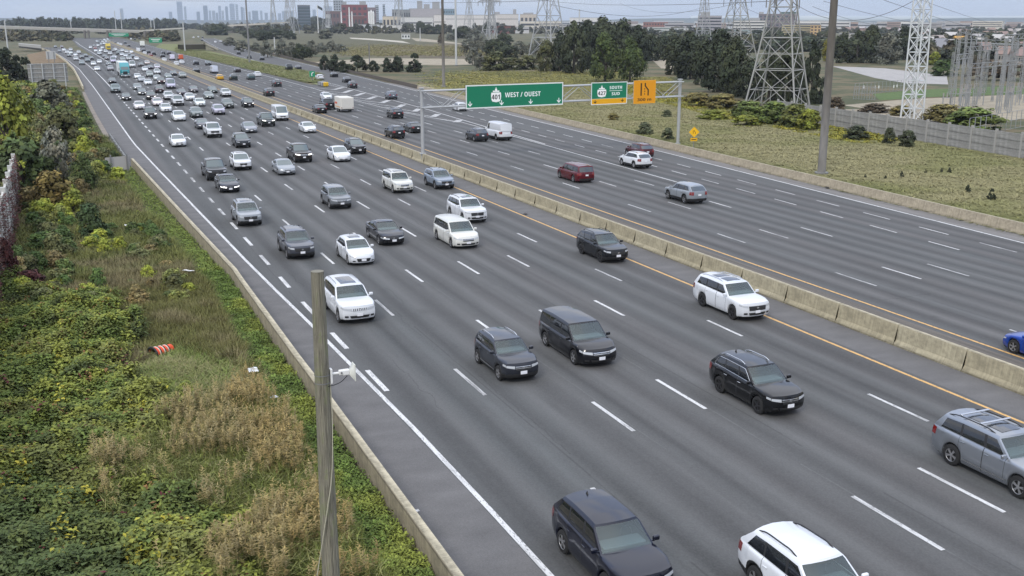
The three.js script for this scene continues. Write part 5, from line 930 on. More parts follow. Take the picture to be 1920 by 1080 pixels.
{
  const P = g(1457, 203); P.x += .0;
  pylon('big steel lattice tower standing in the shrubs behind the noise wall', P, 31, 9.2, 3.4, { r: .14, fine: 1, turn: .62, waist: .62, levels: [0, .22, .40, .57, .70, .80, .9, 1], arms: [[.66, 9.5], [.82, 7.5]] });
  pylon('slim white lattice mast behind the noise wall', g(1709, 229), 34, 2.35, 1.6, { r: .12, waist: 1, turn: .2, mat: std(lin(.60, .62, .62), .5, .1), levels: arr(17, i => i / 16), name: 'lattice_mast' });
  pylon('large lattice tower standing behind the left end of the dark conifers', g(1028, 106), 52, 12.5, 4.2, { r: .24, turn: .5, waist: .6, levels: [0, .16, .34, .52, .66, .78, .89, 1], arms: [[.62, 13], [.78, 11], [.92, 8]], mat: pylFar });
  pylon('lattice tower with its foot right of the tall dark conifer clump', g(1378, 113), 46, 13, 3.6, { r: .2, turn: .45, waist: .55, levels: [0, .12, .24, .38, .52, .66, .8, .9, 1], arms: [[.52, 11], [.7, 10], [.86, 8]] });
  pylon('thin lattice tower rising over the office roofs left of the conifer tower', g(1318, 80), 62, 8.5, 3, { r: .26, waist: .6, arms: [[.66, 11], [.8, 9]], mat: pylFar });
  const farP = [[514, 62, 78, 7], [541, 62, 74, 7], [552, 63, 72, 7], [614, 60, 80, 9], [745, 59, 84, 10], [752, 60, 76, 9], [880, 66, 66, 8], [917, 81, 48, 6.5], [922, 68, 60, 7]];
  const names = ['pale distant pylon left of the dark glass tower', 'distant pylon just left of the dark glass tower', 'distant pylon touching the left side of the dark glass tower', 'distant pylon left of the red factory', 'left of two pylons over the white factory', 'right of two pylons over the white factory', 'lattice tower over the right end of the white factory', 'slim lattice tower rising from the grey scrub right of the white factory', 'distant pylon right behind the slim scrub tower'];
  farP.forEach(([px, b, h, w], i) => pylon(names[i], g(px, b), h, w * 1.4, w * .4, { r: .3, waist: .55, turn: i * .3, levels: [0, .2, .4, .58, .72, .86, 1], arms: [[.6, w * 1.5], [.76, w * 1.3], [.9, w]], mat: pylFar, group: 'distant transmission towers' }));
  // wires: sagging spans across the top of the view
  const span = (a, b, sag, r) => new THREE.TubeGeometry(new THREE.CatmullRomCurve3(arr(13, i => { const t = i / 12; const p = a.clone().lerp(b, t); p.y -= sag * 4 * t * (1 - t); return p; })), 24, r, 4);
  const top = (px, py, depthPy) => { const G = g(px, depthPy); return new THREE.Vector3(G.x, reach(G, py), G.z); };
  const W = thing('power_lines', 'thin power lines sagging between the lattice towers', 'power line');
  for (const [a, b, s, r] of [[top(1457, 1, 203), top(1028, 2, 106), 1.2, .05], [top(1028, 1, 106), top(745, 2, 59), 1.5, .12], [top(745, 2, 59), top(300, 1, 58), 1, .2], [top(1457, -8, 203), top(1709, -10, 229), 4, .04], [top(1530, 2, 203), top(1800, 52, 150), 1, .035], [top(1510, 12, 203), top(1720, 42, 140), 2, .035], [top(1378, 8, 113), top(1540, 48, 90), 3, .06], [top(1378, 6, 113), top(1160, 6, 80), 5, .07], [top(1640, 0, 200), top(1900, 66, 120), 1, .04], [top(1700, -4, 180), top(1930, 60, 110), 1, .04], [top(1030, 8, 106), top(1320, 12, 80), 6, .09]]) mesh('cable', span(a, b, s, r), M.wire, W);
}
// ------------------------------------------------------------------ substation at the right
{
  const st = std(lin(.30, .31, .31), .6, .2);
  const cols = [[1783, 214, 58, 7], [1800, 190, 60, 4], [1812, 199, 78, 5], [1826, 199, 84, 5], [1838, 180, 70, 4], [1846, 172, 82, 4], [1872, 212, 72, 6], [1886, 200, 66, 5], [1898, 178, 78, 4], [1911, 186, 60, 5], [1790, 170, 75, 3.5], [1860, 190, 100, 3]];
  cols.forEach(([px, b, tp, w], i) => { const P = g(px, b), k = mPerPx(P), h = reach(P, tp); pylon(['broad lattice column at the left end of the substation', 'thin lattice column second in the substation', 'lattice column under the yellow house', 'lattice column right under the yellow house', 'lattice column in the middle of the substation yard', 'short thin lattice column at the back of the yard', 'broad front lattice column on the right of the yard', 'lattice column behind the broad right column', 'thin column near the right edge of the yard', 'lattice column at the very right edge', 'pale thin column behind the broad left column', 'short slim column before the broad right column'][i], P, h, w * k * .9, w * k * .7, { r: .05 + .0 * i, waist: 1, levels: arr(9, q => q / 8), name: 'substation_tower', mat: st, group: 'substation lattice columns' }); });
  seed(909); for (let i = 0; i < 12; i++) { const px = rr(1765, 1925), P = g(px, rr(150, 196)), k = mPerPx(P), h = reach(P, rr(62, 104)), w = rr(2.6, 4.2) * k; pylon('thin grey lattice column among the gantries at the back of the substation', P, h, w, w * .8, { r: .045, waist: 1, levels: arr(8, q => q / 7), name: 'substation_tower', mat: st, group: 'thin back columns of the substation' }); }
  const beam = (label, x0, y0, b0, x1, y1, b1) => { const A = g(x0, b0), B = g(x1, b1); const a = new THREE.Vector3(A.x, reach(A, y0), A.z), b = new THREE.Vector3(B.x, reach(B, y1), B.z), t = thing('substation_gantry', label, 'steel beam', [0, 0, 0], 0, 'substation beams'); const up = new THREE.Vector3(0, .8, 0); mesh('chord', merge([bar(a, b, .07, 4), bar(a.clone().add(up), b.clone().add(up), .07, 4)]), st, t); const n = 12; mesh('lacing', merge(arr(n, i => bar(a.clone().lerp(b, i / n).add(i % 2 ? up : new THREE.Vector3()), b.clone().lerp(a, 1 - (i + 1) / n).add(i % 2 ? new THREE.Vector3() : up), .04, 4))), st, t); for (let i = 1; i < 5; i++) { const q = a.clone().lerp(b, i / 5); mesh('insulator', bar(q, q.clone().add(new THREE.Vector3(0, -1.6, 0)), .09, 6), std(lin(.3, .31, .32), .4), t); } };
  beam('upper beam across the left substation columns', 1783, 60, 214, 1838, 72, 180); beam('beam under the yellow house in the substation', 1800, 96, 190, 1872, 93, 212); beam('beam reaching the right edge of the substation', 1872, 75, 212, 1925, 70, 190); beam('top beam at the back of the substation', 1790, 80, 170, 1898, 84, 178); beam('second top beam at the back of the substation', 1846, 88, 172, 1930, 92, 176); beam('lower beam before the yellow house', 1783, 112, 214, 1812, 108, 199); beam('low beam through the middle of the yard', 1812, 128, 199, 1911, 120, 186);
  // low equipment
  seed(515); for (let i = 0; i < 14; i++) { const px = rr(1765, 1915), P = g(px, rr(188, 214)), t = thing('substation_switch', 'small grey switch stand on posts in the gravel substation yard', 'electrical equipment', [P.x, 0, P.z], rr(0, 3), 'switch stands in the substation'); const h = rr(2.2, 3.6); for (const s of [-.7, .7]) mesh('post', bar([s, 0, 0], [s, h, 0], .09, 6), st, t); mesh('cross_bar', box(1.9, .12, .2, 0, h, 0), st, t); for (const s of [-.7, 0, .7]) mesh('insulator', bar([s, h, 0], [s, h + .8, 0], .1, 6), std(lin(.32, .30, .28), .4), t); }
  const fence = (label, x0, b0, x1, b1, H, n) => { const A = g(x0, b0), B = g(x1, b1), t = thing('chain_link_fence', label, 'fence'); const at = (f, y) => new THREE.Vector3(lerp(A.x, B.x, f), y, lerp(A.z, B.z, f)); for (let i = 0; i <= n; i++) mesh('post', bar(at(i / n, 0), at(i / n, H), .05, 5), st, t); for (const y of [.1, H * .5, H]) mesh('rail', bar(at(0, y), at(1, y), .028, 4), st, t); };
  fence('wire fence round the lawn left of the slim white mast', 1600, 186, 1640, 188, 2.6, 8); fence('wire fence running right along the back of the lawn', 1602, 178, 1715, 168, 2.4, 16); fence('wire fence of the substation yard at the right edge', 1815, 258, 1930, 236, 2.6, 12);
  // white notices on the back fence
  for (const [px, py, lb] of [[1617, 163, 'first white notice on the lawn fence from the left'], [1638, 163, 'second white notice on the lawn fence'], [1645, 163, 'third white notice on the lawn fence'], [1673, 162, 'fourth white notice on the lawn fence'], [1679, 161, 'fifth white notice on the lawn fence nearest the mast']]) { const P = g(px, 174), k = mPerPx(P), y = reach(P, py), t = thing('fence_notice', lb, 'notice', [P.x + .05, y, P.z + .25]); mesh('plate', rbox(2.4 * k, 5 * k, .04, .01), M.white, t); }
}
// ------------------------------------------------------------------ patches of bare ground
function patch(name, label, pts, mat, y) { const P = pts.map(([a, b]) => g(a, b)); const sh = new THREE.Shape(P.map(p => new THREE.Vector2(p.x, -p.z))); const q = new THREE.ShapeGeometry(sh, 4); const pos = q.attributes.position, u = q.attributes.uv; for (let i = 0; i < pos.count; i++) u.setXY(i, pos.getX(i), pos.getY(i)); q.rotateX(-Math.PI / 2); q.translate(0, y, 0); return struct(name, q, mat, label); }
const gtex = (r, gg, b, va, sz, sd) => new THREE.MeshStandardMaterial({ roughness: 1, map: dataTex(256, 256, (i, j) => { const n = fbm(i / 24 + sd, j / 24, 4, 0, 0) - .5, f = hash2(i + sd, j) - .5, v = 1 + va * n * 1.6 + va * f; return [r * v, gg * v, b * v]; }, sz, sz) });
const tanG = gtex(.30, .26, .19, .35, 14, 1), greyG = gtex(.30, .28, .27, .3, 16, 2), lawnG = gtex(.075, .12, .03, .35, 12, 3), brownG = gtex(.105, .085, .05, .5, 60, 4), oliveG = gtex(.078, .074, .034, .5, 40, 5), verge = gtex(.22, .19, .16, .4, 6, 6), dividerG = gtex(.14, .15, .05, .5, 16, 7), fieldG = gtex(.19, .175, .09, .5, 22, 8), bankG = gtex(.06, .06, .024, .6, 7, 9), darkG = gtex(.028, .028, .02, .5, 20, 12);
patch('grass_field', 'dry olive grass field between the right barrier and the noise wall', [[960, 212], [1160, 262], [1400, 313], [1680, 376], [1960, 436], [1960, 300], [1538, 234], [1280, 190], [1100, 170], [900, 160], [780, 158], [780, 169]], fieldG, -.03);
patch('gravel_yard', 'tan gravel yard of the substation', [[1700, 186], [1930, 176], [1930, 222], [1800, 232], [1640, 206], [1580, 197]], tanG, -.02);
patch('gravel_path', 'tan gravel track behind the noise wall', [[1545, 205], [1640, 204], [1770, 222], [1760, 244], [1560, 222]], tanG, -.014);
patch('paved_mound', 'pale grey paved pad beyond the fence', [[1560, 124], [1660, 128], [1775, 142], [1778, 158], [1700, 156], [1640, 146]], gtex(.33, .315, .30, .2, 16, 21), -.02);
patch('lawn', 'bright green lawn strip at the substation fence', [[1636, 176], [1720, 168], [1930, 160], [1930, 176], [1740, 182], [1650, 188]], lawnG, -.012);
patch('dirt_road', 'pale dirt road along the foot of the slope', [[590, 117], [700, 109], [960, 111], [1000, 119], [830, 122], [690, 120], [600, 121]], tanG, -.02);
patch('dirt_track', 'pale track across the slope below the factory', [[655, 70.4], [700, 72.5], [755, 77], [770, 81.5], [720, 76.8], [658, 72.6]], gtex(.42, .39, .32, .2, 60, 23), -.01);
patch('dirt_track', 'pale track beside the small white shed', [[770, 71], [800, 73], [850, 79], [880, 84], [840, 81], [780, 77]], tanG, -.01);
patch('brown_field', 'brown field on the slope right of the round conifers', [[700, 88], [860, 80], [960, 92], [960, 110], [740, 108], [690, 98]], brownG, -.03);
patch('brown_field', 'tan field by the left ramp bridge', [[50, 102], [92, 94], [112, 104], [128, 116], [60, 122]], gtex(.16, .11, .055, .4, 30, 25), -.02);
patch('olive_slope', 'olive grass slope below the factory', [[560, 62], [900, 60], [900, 72], [640, 100], [480, 80], [440, 66]], oliveG, -.035);
patch('gravel_patch', 'pale bare patch between the conifers', [[1222, 112], [1256, 108], [1262, 130], [1240, 128]], tanG, -.01);
patch('gravel_verge', 'grey gravel verge beside the ramp shoulder', [[163, 172], [178, 196], [206, 245], [222, 276], [205, 272], [182, 232], [160, 188], [154, 172]], verge, -.012);
patch('grass_divider', 'grass strip dividing the through lanes from the collector', [[612, 165], [560, 147], [500, 132], [420, 113], [330, 97], [292, 88.5], [300, 82], [345, 83], [385, 94], [420, 102], [480, 114], [545, 135], [605, 158]], dividerG, .013);
patch('grass_bank', 'overgrown bank left of the near barrier', [[1200, 1900], [640, 830], [435, 512], [248, 300], [205, 270], [150, 170], [-40, 150], [-40, 340], [-500, 1900]], bankG, -.04);
// ------------------------------------------------------------------ plants
const leafMats = new Map();
const leafMat = (r, gg, b) => { const k = [r, gg, b].join(); if (!leafMats.has(k)) leafMats.set(k, new THREE.MeshStandardMaterial({ color: lin(r, gg, b), roughness: .95, vertexColors: true, side: THREE.DoubleSide })); return leafMats.get(k); };
const bark = std(lin(.07, .06, .05), .95), barkPale = std(lin(.16, .15, .13), .95);
function crownGeo(kind, variant) {
  return memo('crown' + kind + variant, () => {
    seed(900 + variant * 37 + kind.length * 101 + kind.charCodeAt(0));
    const K = { conifer: [62, 44, .046], pine: [84, 46, .040], decid: [70, 56, .034], scrub: [52, 46, .038], round: [46, 50, .052], bush: [52, 54, .05], far: [18, 16, .13], shoots: [22, 40, .05] }[kind];
    const p = [], n = [], c = [];
    const env = t => kind === 'conifer' ? .5 * Math.pow(1 - t, .75) * (.55 + .45 * Math.min(1, t * 8)) + .03 : kind === 'round' ? .5 * Math.pow(Math.max(0, 1 - t ** 2.2), .6) * Math.min(1, .6 + t * 3) : kind === 'pine' ? .5 * Math.sin(Math.PI * Math.pow(clamp(t * .80 + .20), .95)) ** .6 : kind === 'decid' ? .5 * Math.sin(Math.PI * Math.pow(clamp(t * .9 + .08), .72)) ** .62 : .5 * Math.sin(Math.PI * clamp(t * .62 + .34)) ** .7;
    const y0 = { conifer: .02, pine: .02, decid: .04, scrub: .05, round: .03, bush: .02, far: .05, shoots: .02 }[kind];
    for (let b = 0; b < K[0]; b++) {
      const t = kind === 'conifer' ? Math.pow(rnd(), 1.25) * .97 : Math.pow(rnd(), .85), a = rnd() * 6.283, er = env(t), rad = er * Math.sqrt(lerp(.15, 1, rnd())) * rr(.78, 1.06);
      const bx = Math.cos(a) * rad, bz = Math.sin(a) * rad, by = y0 + t * (1 - y0 - .04), br = (kind === 'conifer' ? .12 : kind === 'far' ? .22 : kind === 'pine' ? .135 : .15) * rr(.65, 1.25) * (kind === 'conifer' ? (1.15 - t * .7) : 1);
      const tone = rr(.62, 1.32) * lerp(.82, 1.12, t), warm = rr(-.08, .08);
      for (let i = 0; i < K[1]; i++) {
        let dx = rr(-1, 1), dy = rr(-1, 1), dz = rr(-1, 1); const l = Math.hypot(dx, dy, dz) || 1, q = br * Math.pow(rnd(), .45) / l; dx *= q; dy *= q * .82; dz *= q;
        const x = bx + dx, y = Math.max(.01, by + dy), z = bz + dz;
        const nx = dx / br * .6 + x * 1.1 + rr(-.5, .5), ny = dy / br * .6 + (y - .4) * .9 + rr(-.3, .7), nz = dz / br * .6 + z * 1.1 + rr(-.5, .5), nl = Math.hypot(nx, ny, nz) || 1;
        const N = new THREE.Vector3(nx / nl, ny / nl, nz / nl), U = new THREE.Vector3(rr(-1, 1), rr(-1, 1), rr(-1, 1)).cross(N).normalize(), Wv = N.clone().cross(U), s = K[2] * rr(.55, 1.3), s2 = s * rr(.5, .85);
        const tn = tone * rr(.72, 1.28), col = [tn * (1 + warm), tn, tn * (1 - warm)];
        const v = [[-1, 0], [0, -1], [1, 0], [0, 1]].map(([u, w]) => [x + U.x * u * s + Wv.x * w * s2, y + U.y * u * s + Wv.y * w * s2, z + U.z * u * s + Wv.z * w * s2]);
        for (const k of [0, 1, 2, 0, 2, 3]) { p.push(...v[k]); n.push(N.x, N.y, N.z); c.push(...col); }
      }
    }
    const gm = new THREE.BufferGeometry(); gm.setAttribute('position', new THREE.Float32BufferAttribute(p, 3)); gm.setAttribute('normal', new THREE.Float32BufferAttribute(n, 3)); gm.setAttribute('color', new THREE.Float32BufferAttribute(c, 3)); return gm;
  });
}
const trunkGeo = v => memo('trunk' + v, () => { seed(40 + v); const l = [bar([0, 0, 0], [rr(-.03, .03), .55, rr(-.03, .03)], .035, 7, .016)]; for (let i = 0; i < 5; i++) { const a = rnd() * 6.28, y = rr(.2, .5); l.push(bar([0, y, 0], [Math.cos(a) * rr(.15, .3), y + rr(.15, .3), Math.sin(a) * rr(.15, .3)], .013, 5, .005)); } return merge(l); });
let treeCount = 0;
function tree(px, pyB, pyT, wPx, kind, col, label, group, name, dy = 0) {
  const P = g(px, pyB), k = mPerPx(P), h = reach(P, pyT), w = wPx * k, v = treeCount++ % 4;
  const isBush = ['bush', 'scrub', 'shoots'].includes(kind), nm = name || (isBush ? 'shrub' : kind === 'conifer' || kind === 'round' || kind === 'pine' ? 'conifer_tree' : 'tree');
  const t = thing(nm, label, isBush ? 'shrub' : 'tree', [P.x, dy, P.z], (treeCount * 2.4) % 6.28, group);
  const s = h - dy;
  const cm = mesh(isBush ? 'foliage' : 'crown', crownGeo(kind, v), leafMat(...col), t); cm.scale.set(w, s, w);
  const tm = mesh(isBush ? 'stem' : 'trunk', trunkGeo(v), kind === 'scrub' ? barkPale : bark, t); tm.scale.set(Math.min(w * 1.4, s), s, Math.min(w * 1.4, s)); return t;
}
const LC = { dark: [.040, .050, .024], darker: [.030, .040, .021], pine: [.044, .056, .028], green: [.058, .082, .024], mid: [.052, .085, .022], lime: [.18, .20, .028], yel: [.20, .18, .025], grey: [.13, .135, .105], greyD: [.12, .125, .088], silver: [.17, .17, .13], olive: [.085, .09, .035], brown: [.11, .085, .055], red: [.085, .030, .028], orange: [.155, .115, .032], teal: [.045, .072, .026], field: [.10, .115, .06], ivy: [.05, .06, .03] };
// left bank
tree(20, 330, 146, 118, 'decid', LC.lime, 'yellow green tree at the left edge below the dark conifers');
tree(18, 170, 84, 84, 'conifer', LC.darker, 'dark conifer at the left edge behind the sign back');
tree(52, 165, 103, 46, 'conifer', LC.darker, 'smaller dark conifer right of the one at the left edge');
tree(95, 222, 153, 76, 'bush', LC.greyD, 'round grey shrub under the large sign back');
tree(112, 358, 240, 66, 'scrub', LC.silver, 'tall silvery shrub beside the green bushes on the left bank');
tree(50, 372, 258, 118, 'bush', LC.green, 'big green bush at the left edge in front of the noise wall');
tree(100, 402, 322, 92, 'bush', LC.orange, 'yellow orange bush left of the dark green bush');
tree(140, 408, 358, 50, 'bush', LC.lime, 'small yellow bush between the orange bush and the dark green bush');
tree(172, 452, 383, 58, 'bush', LC.teal, 'round dark green bush standing in the dry grass');
tree(118, 282, 206, 74, 'bush', LC.olive, 'olive bush with rusty top below the round grey shrub');
tree(158, 362, 288, 56, 'scrub', LC.green, 'upright green shrub right of the tall silvery shrub');
tree(20, 545, 450, 40, 'bush', LC.red, 'dark red leafy bush at the foot of the left noise wall');
tree(62, 556, 508, 62, 'bush', LC.red, 'low red bush right of the taller red bush');
tree(30, 268, 218, 80, 'bush', LC.olive, 'olive bush under the yellow green tree');
tree(214, 305, 282, 22, 'bush', LC.green, 'small green bush above the small sign back');
// small round conifers in the middle
[[608, 131, 103, 21, 'first small round conifer from the left'], [627, 134, 103, 27, 'second small round conifer, tall'], [643, 136, 113, 21, 'third small round conifer, low'], [670, 134, 104, 40, 'broad round conifer in the middle of its row'], [701, 134, 113, 22, 'small round conifer right of the broad one'], [727, 135, 109, 27, 'left conifer of the close pair in the row'], [746, 135, 105, 25, 'right conifer of the close pair in the row'], [778, 135, 97, 37, 'pointed conifer at the right end of the row']].forEach(q => tree(q[0], q[1], q[2], q[3], q[0] === 778 ? 'conifer' : 'round', LC.darker, q[4] + ' beside the dirt road', 'row of small round conifers'));
// grey scrub between the collector and the slope
const scrubL = ['grey green shrub in the scrub beside the collector', 'dark green tree among the scrub beside the collector'];
[[412, 66, 45, 52, 1], [432, 86, 70, 28, 0], [455, 97, 76, 34, 0], [470, 72, 54, 30, 1], [492, 76, 56, 34, 1], [520, 73, 54, 44, 1], [545, 74, 58, 24, 1], [502, 108, 76, 30, 0], [528, 106, 74, 28, 0], [548, 107, 79, 26, 0], [562, 112, 82, 30, 1], [582, 106, 76, 34, 0], [575, 108, 88, 26, 1], [602, 98, 80, 24, 0], [622, 97, 77, 26, 0], [640, 98, 82, 26, 0], [480, 96, 80, 26, 0], [398, 66, 52, 26, 0]].forEach(q => tree(q[0], q[1], q[2], q[3], q[4] ? 'pine' : 'scrub', q[4] ? LC.pine : LC.grey, scrubL[q[4]], 'scrub beside the collector'));
tree(611, 73, 54, 30, 'bush', LC.greyD, 'lone round grey bush on the slope under the red factory');
[[548, 52, 32, 30], [572, 53, 30, 40], [592, 53, 31, 40], [615, 53, 34, 36], [640, 54, 38, 30]].forEach((q, i) => tree(...q, 'pine', LC.dark, ['dark tree left of the flagpole', 'second dark tree left of the flagpole', 'dark tree just behind the flagpole', 'dark tree right of the flagpole', 'dark tree before the red factory'][i]));
tree(788, 63, 40, 22, 'pine', LC.dark, 'tall dark tree before the white factory'); tree(803, 64, 46, 26, 'pine', LC.dark, 'left dark tree of a low pair before the white factory'); tree(822, 64, 46, 28, 'pine', LC.dark, 'right dark tree of a low pair before the white factory'); tree(826, 84, 64, 12, 'scrub', LC.brown, 'small bare brown tree left of the dark mast');
const sc2 = ['grey shrub in the scrub right of the dark mast', 'dark tree in the scrub right of the dark mast', 'green bush in the scrub right of the dark mast'];
[[868, 72, 49, 46, 1], [890, 82, 54, 40, 0], [880, 100, 72, 36, 0], [905, 98, 68, 34, 0], [928, 106, 74, 52, 1], [952, 108, 84, 44, 1], [886, 122, 92, 30, 0], [900, 130, 100, 26, 0], [930, 132, 98, 58, 2], [962, 130, 108, 50, 2], [975, 106, 78, 34, 0], [995, 104, 80, 30, 0], [945, 86, 62, 36, 1], [990, 130, 104, 40, 2], [915, 64, 40, 22, 1], [1010, 94, 72, 30, 0], [845, 76, 62, 24, 0]].forEach(q => tree(q[0], q[1], q[2], q[3], ['scrub', 'pine', 'bush'][q[4]], [LC.grey, LC.pine, LC.olive][q[4]], sc2[q[4]], 'scrub right of the dark mast'));
// big conifers
[[1024, 134, 76, 40, 'decid', 'olive', 'olive tree at the left end of the conifer clump'], [1050, 134, 60, 44, 'pine', 'darker', 'dark conifer right of the olive tree'], [1076, 138, 42, 62, 'pine', 'dark', 'tall dark conifer left of the pair of light green trees'], [1102, 128, 40, 66, 'pine', 'darker', 'dark conifer behind the left light green tree'], [1132, 122, 35, 76, 'pine', 'dark', 'tallest dark conifer behind the light green trees'], [1166, 118, 37, 68, 'pine', 'dark', 'dark conifer behind the gap of the light green trees'], [1194, 118, 49, 54, 'pine', 'darker', 'dark conifer right of the light green trees'], [1220, 114, 65, 44, 'pine', 'dark', 'lower dark conifer left of the bare patch'], [1242, 112, 68, 38, 'pine', 'darker', 'dark conifer just above the bare patch'], [1134, 153, 63, 58, 'decid', 'green', 'left light green tree in front of the dark conifers'], [1181, 154, 70, 54, 'decid', 'green', 'right light green tree in front of the dark conifers'], [1266, 140, 68, 58, 'pine', 'dark', 'dark conifer right of the bare patch'], [1294, 148, 64, 64, 'pine', 'darker', 'broad dark conifer before the striped office'], [1316, 158, 76, 52, 'pine', 'dark', 'dark conifer at the foot of the broad one'], [1346, 172, 58, 78, 'pine', 'darker', 'very tall dark conifer left of the lattice foot'], [1374, 180, 72, 66, 'pine', 'dark', 'dark conifer under the lattice foot'], [1402, 184, 112, 56, 'pine', 'darker', 'low dark conifer left of the big lattice tower'], [1440, 188, 98, 60, 'pine', 'dark', 'dark conifer seen through the big lattice tower'], [1478, 190, 84, 62, 'pine', 'dark', 'dark conifer behind the right leg of the big lattice tower'], [1520, 194, 72, 56, 'conifer', 'darker', 'dark conifer left of the tall brown pole'], [1551, 116, 74, 25, 'decid', 'yel', 'bright yellow tree behind the tall brown pole'],
 [1578, 118, 62, 42, 'pine', 'dark', 'dark tree right of the yellow tree'], [1606, 118, 52, 40, 'conifer', 'dark', 'tall dark spruce behind the paved pad'], [1632, 118, 48, 44, 'pine', 'dark', 'dark tree left of the silver tree'], [1664, 120, 62, 58, 'decid', 'grey', 'large silver grey tree left of the slim white mast'], [1694, 112, 48, 48, 'pine', 'darker', 'dark tree behind the slim white mast'], [1738, 112, 74, 36, 'pine', 'dark', 'dark tree right of the slim white mast'], [1752, 122, 98, 24, 'bush', 'lime', 'small yellow green bush right of the slim white mast'], [1768, 142, 112, 52, 'bush', 'mid', 'rounded green bush by the paved pad'], [1850, 150, 112, 80, 'scrub', 'brown', 'brown bare scrub behind the substation'], [1900, 150, 116, 60, 'scrub', 'brown', 'brown bare scrub at the right edge behind the substation'], [1480, 104, 62, 40, 'pine', 'dark', 'dark tree under the parking deck']].forEach(q => tree(q[0], q[1], q[2], q[3], q[4], LC[q[5]], q[6]));
// shrubs by the noise wall and under the tower
[[1310, 200, 174, 66, 'olive', 'olive shrub behind the sign gantry end'], [1356, 204, 176, 70, 'olive', 'olive shrub left of the big lattice tower'], [1402, 222, 190, 70, 'mid', 'green shrub at the left foot of the big lattice tower'], [1450, 232, 192, 72, 'mid', 'green shrub at the near foot of the big lattice tower'], [1488, 240, 196, 64, 'green', 'green shrub at the right foot of the big lattice tower'], [1515, 244, 204, 50, 'lime', 'yellow green shrub beside the end of the noise wall'], [1566, 208, 182, 36, 'brown', 'brown shrub right of the tall brown pole'], [1335, 224, 206, 60, 'lime', 'yellow flowering shrub below the olive shrubs'], [1400, 236, 216, 60, 'lime', 'yellow flowering shrub in front of the tower shrubs'], [1825, 246, 202, 116, 'mid', 'wide green hedge mound behind the noise wall'], [1768, 230, 196, 84, 'olive', 'olive hedge mound left of the green one'], [1606, 262, 236, 50, 'ivy', 'dark ivy clump against the noise wall, left one'], [1666, 270, 240, 26, 'ivy', 'dark ivy clump against the noise wall, middle one'], [1700, 276, 244, 36, 'ivy', 'dark ivy clump against the noise wall, right one'], [1250, 220, 206, 20, 'field', 'lone dark shrub in the field near the gantry post'], [1208, 252, 230, 34, 'field', 'blue green shrub in the field left of the gantry post'], [1252, 262, 240, 26, 'field', 'blue green shrub beside the gantry post'], [1150, 226, 212, 24, 'olive', 'low olive shrub under the green and yellow sign'], [1640, 210, 194, 60, 'brown', 'brown weeds by the gravel track'], [1690, 216, 198, 50, 'olive', 'olive weeds left of the slim white mast']].forEach(q => tree(q[0], q[1], q[2], q[3], 'bush', ['mid', 'green', 'olive'].includes(q[4]) ? LC[q[4]].map((v, i) => v * [2.0, 1.6, 1.3][i]) : LC[q[4]], q[5]));
[[1690, 333, 320], [1660, 337, 328], [1735, 326, 317], [1765, 324, 314], [1780, 325, 313], [1814, 362, 345], [1858, 376, 352], [1622, 335, 326]].forEach(([x, b, t], i) => tree(x, b, t, (b - t) * .8, 'conifer', LC.darker, 'tiny dark conifer seedling scattered in the right grass field', 'conifer seedlings in the field', 'conifer_seedling'));
// ------------------------------------------------------------------ grass, vines, reeds: far too many to count
const twoSided = new THREE.MeshStandardMaterial({ color: 0xffffff, roughness: .95, side: THREE.DoubleSide });
function tuft(nB, h, spread, w, sd) { seed(sd); const p = []; for (let i = 0; i < nB; i++) { const a = rnd() * 6.28, r0 = spread * .35 * rnd(), lean = rr(.15, .7) * spread * 1.4, hh = h * rr(.6, 1.1), b = a + rr(-.9, .9), x = Math.cos(a) * r0, z = Math.sin(a) * r0, px = -Math.sin(b) * w / 2, pz = Math.cos(b) * w / 2, mx = x + Math.cos(b) * lean * .4, mz = z + Math.sin(b) * lean * .4, tx = x + Math.cos(b) * lean, tz = z + Math.sin(b) * lean; p.push(x - px, 0, z - pz, x + px, 0, z + pz, mx + px * .8, hh * .62, mz + pz * .8, x - px, 0, z - pz, mx + px * .8, hh * .62, mz + pz * .8, mx - px * .8, hh * .62, mz - pz * .8, mx - px * .8, hh * .62, mz - pz * .8, mx + px * .8, hh * .62, mz + pz * .8, tx, hh, tz); } return tri(p); }
function leafClump(n, R, s, sd) { seed(sd); const p = []; for (let i = 0; i < n; i++) { const a = rnd() * 6.28, r = R * Math.sqrt(rnd()), x = Math.cos(a) * r, z = Math.sin(a) * r, y = rr(-.6, .6) * R * .5 + R * .4 * (1 - (r / R) ** 2), b = rnd() * 6.28, tilt = rr(-.35, .75), L = s * rr(.65, 1.25), wd = L * rr(.5, .8); const ux = Math.cos(b) * Math.cos(tilt), uy = -Math.sin(tilt), uz = Math.sin(b) * Math.cos(tilt), vx = -Math.sin(b), vz = Math.cos(b), q = (f, e, d) => [x + ux * L * f + vx * wd * e, y + uy * L * f + d * L, z + uz * L * f + vz * wd * e]; const A = q(-.5, 0, 0), B = q(-.05, .5, .06), Cc = q(.55, 0, -.10), D = q(-.05, -.5, .06), m = q(0, 0, -.03); p.push(...A, ...B, ...m, ...B, ...Cc, ...m, ...Cc, ...D, ...m, ...D, ...A, ...m); } return tri(p); }
function reed(sd) { seed(sd); const p = []; const top = [rr(-.16, .16), 1.75, rr(-.16, .16)]; const w = .011; p.push(-w, 0, 0, w, 0, 0, ...top, 0, 0, -w, 0, 0, w, ...top); for (let i = 0; i < 6; i++) { const y = rr(.3, 1.3), b = rnd() * 6.28, L = rr(.3, .55), f = y / 1.75, x = top[0] * f, z = top[2] * f; p.push(x - Math.sin(b) * .014, y, z + Math.cos(b) * .014, x + Math.sin(b) * .014, y, z - Math.cos(b) * .014, x + Math.cos(b) * L, y + rr(-.05, .35), z + Math.sin(b) * L); } return tri(p); }
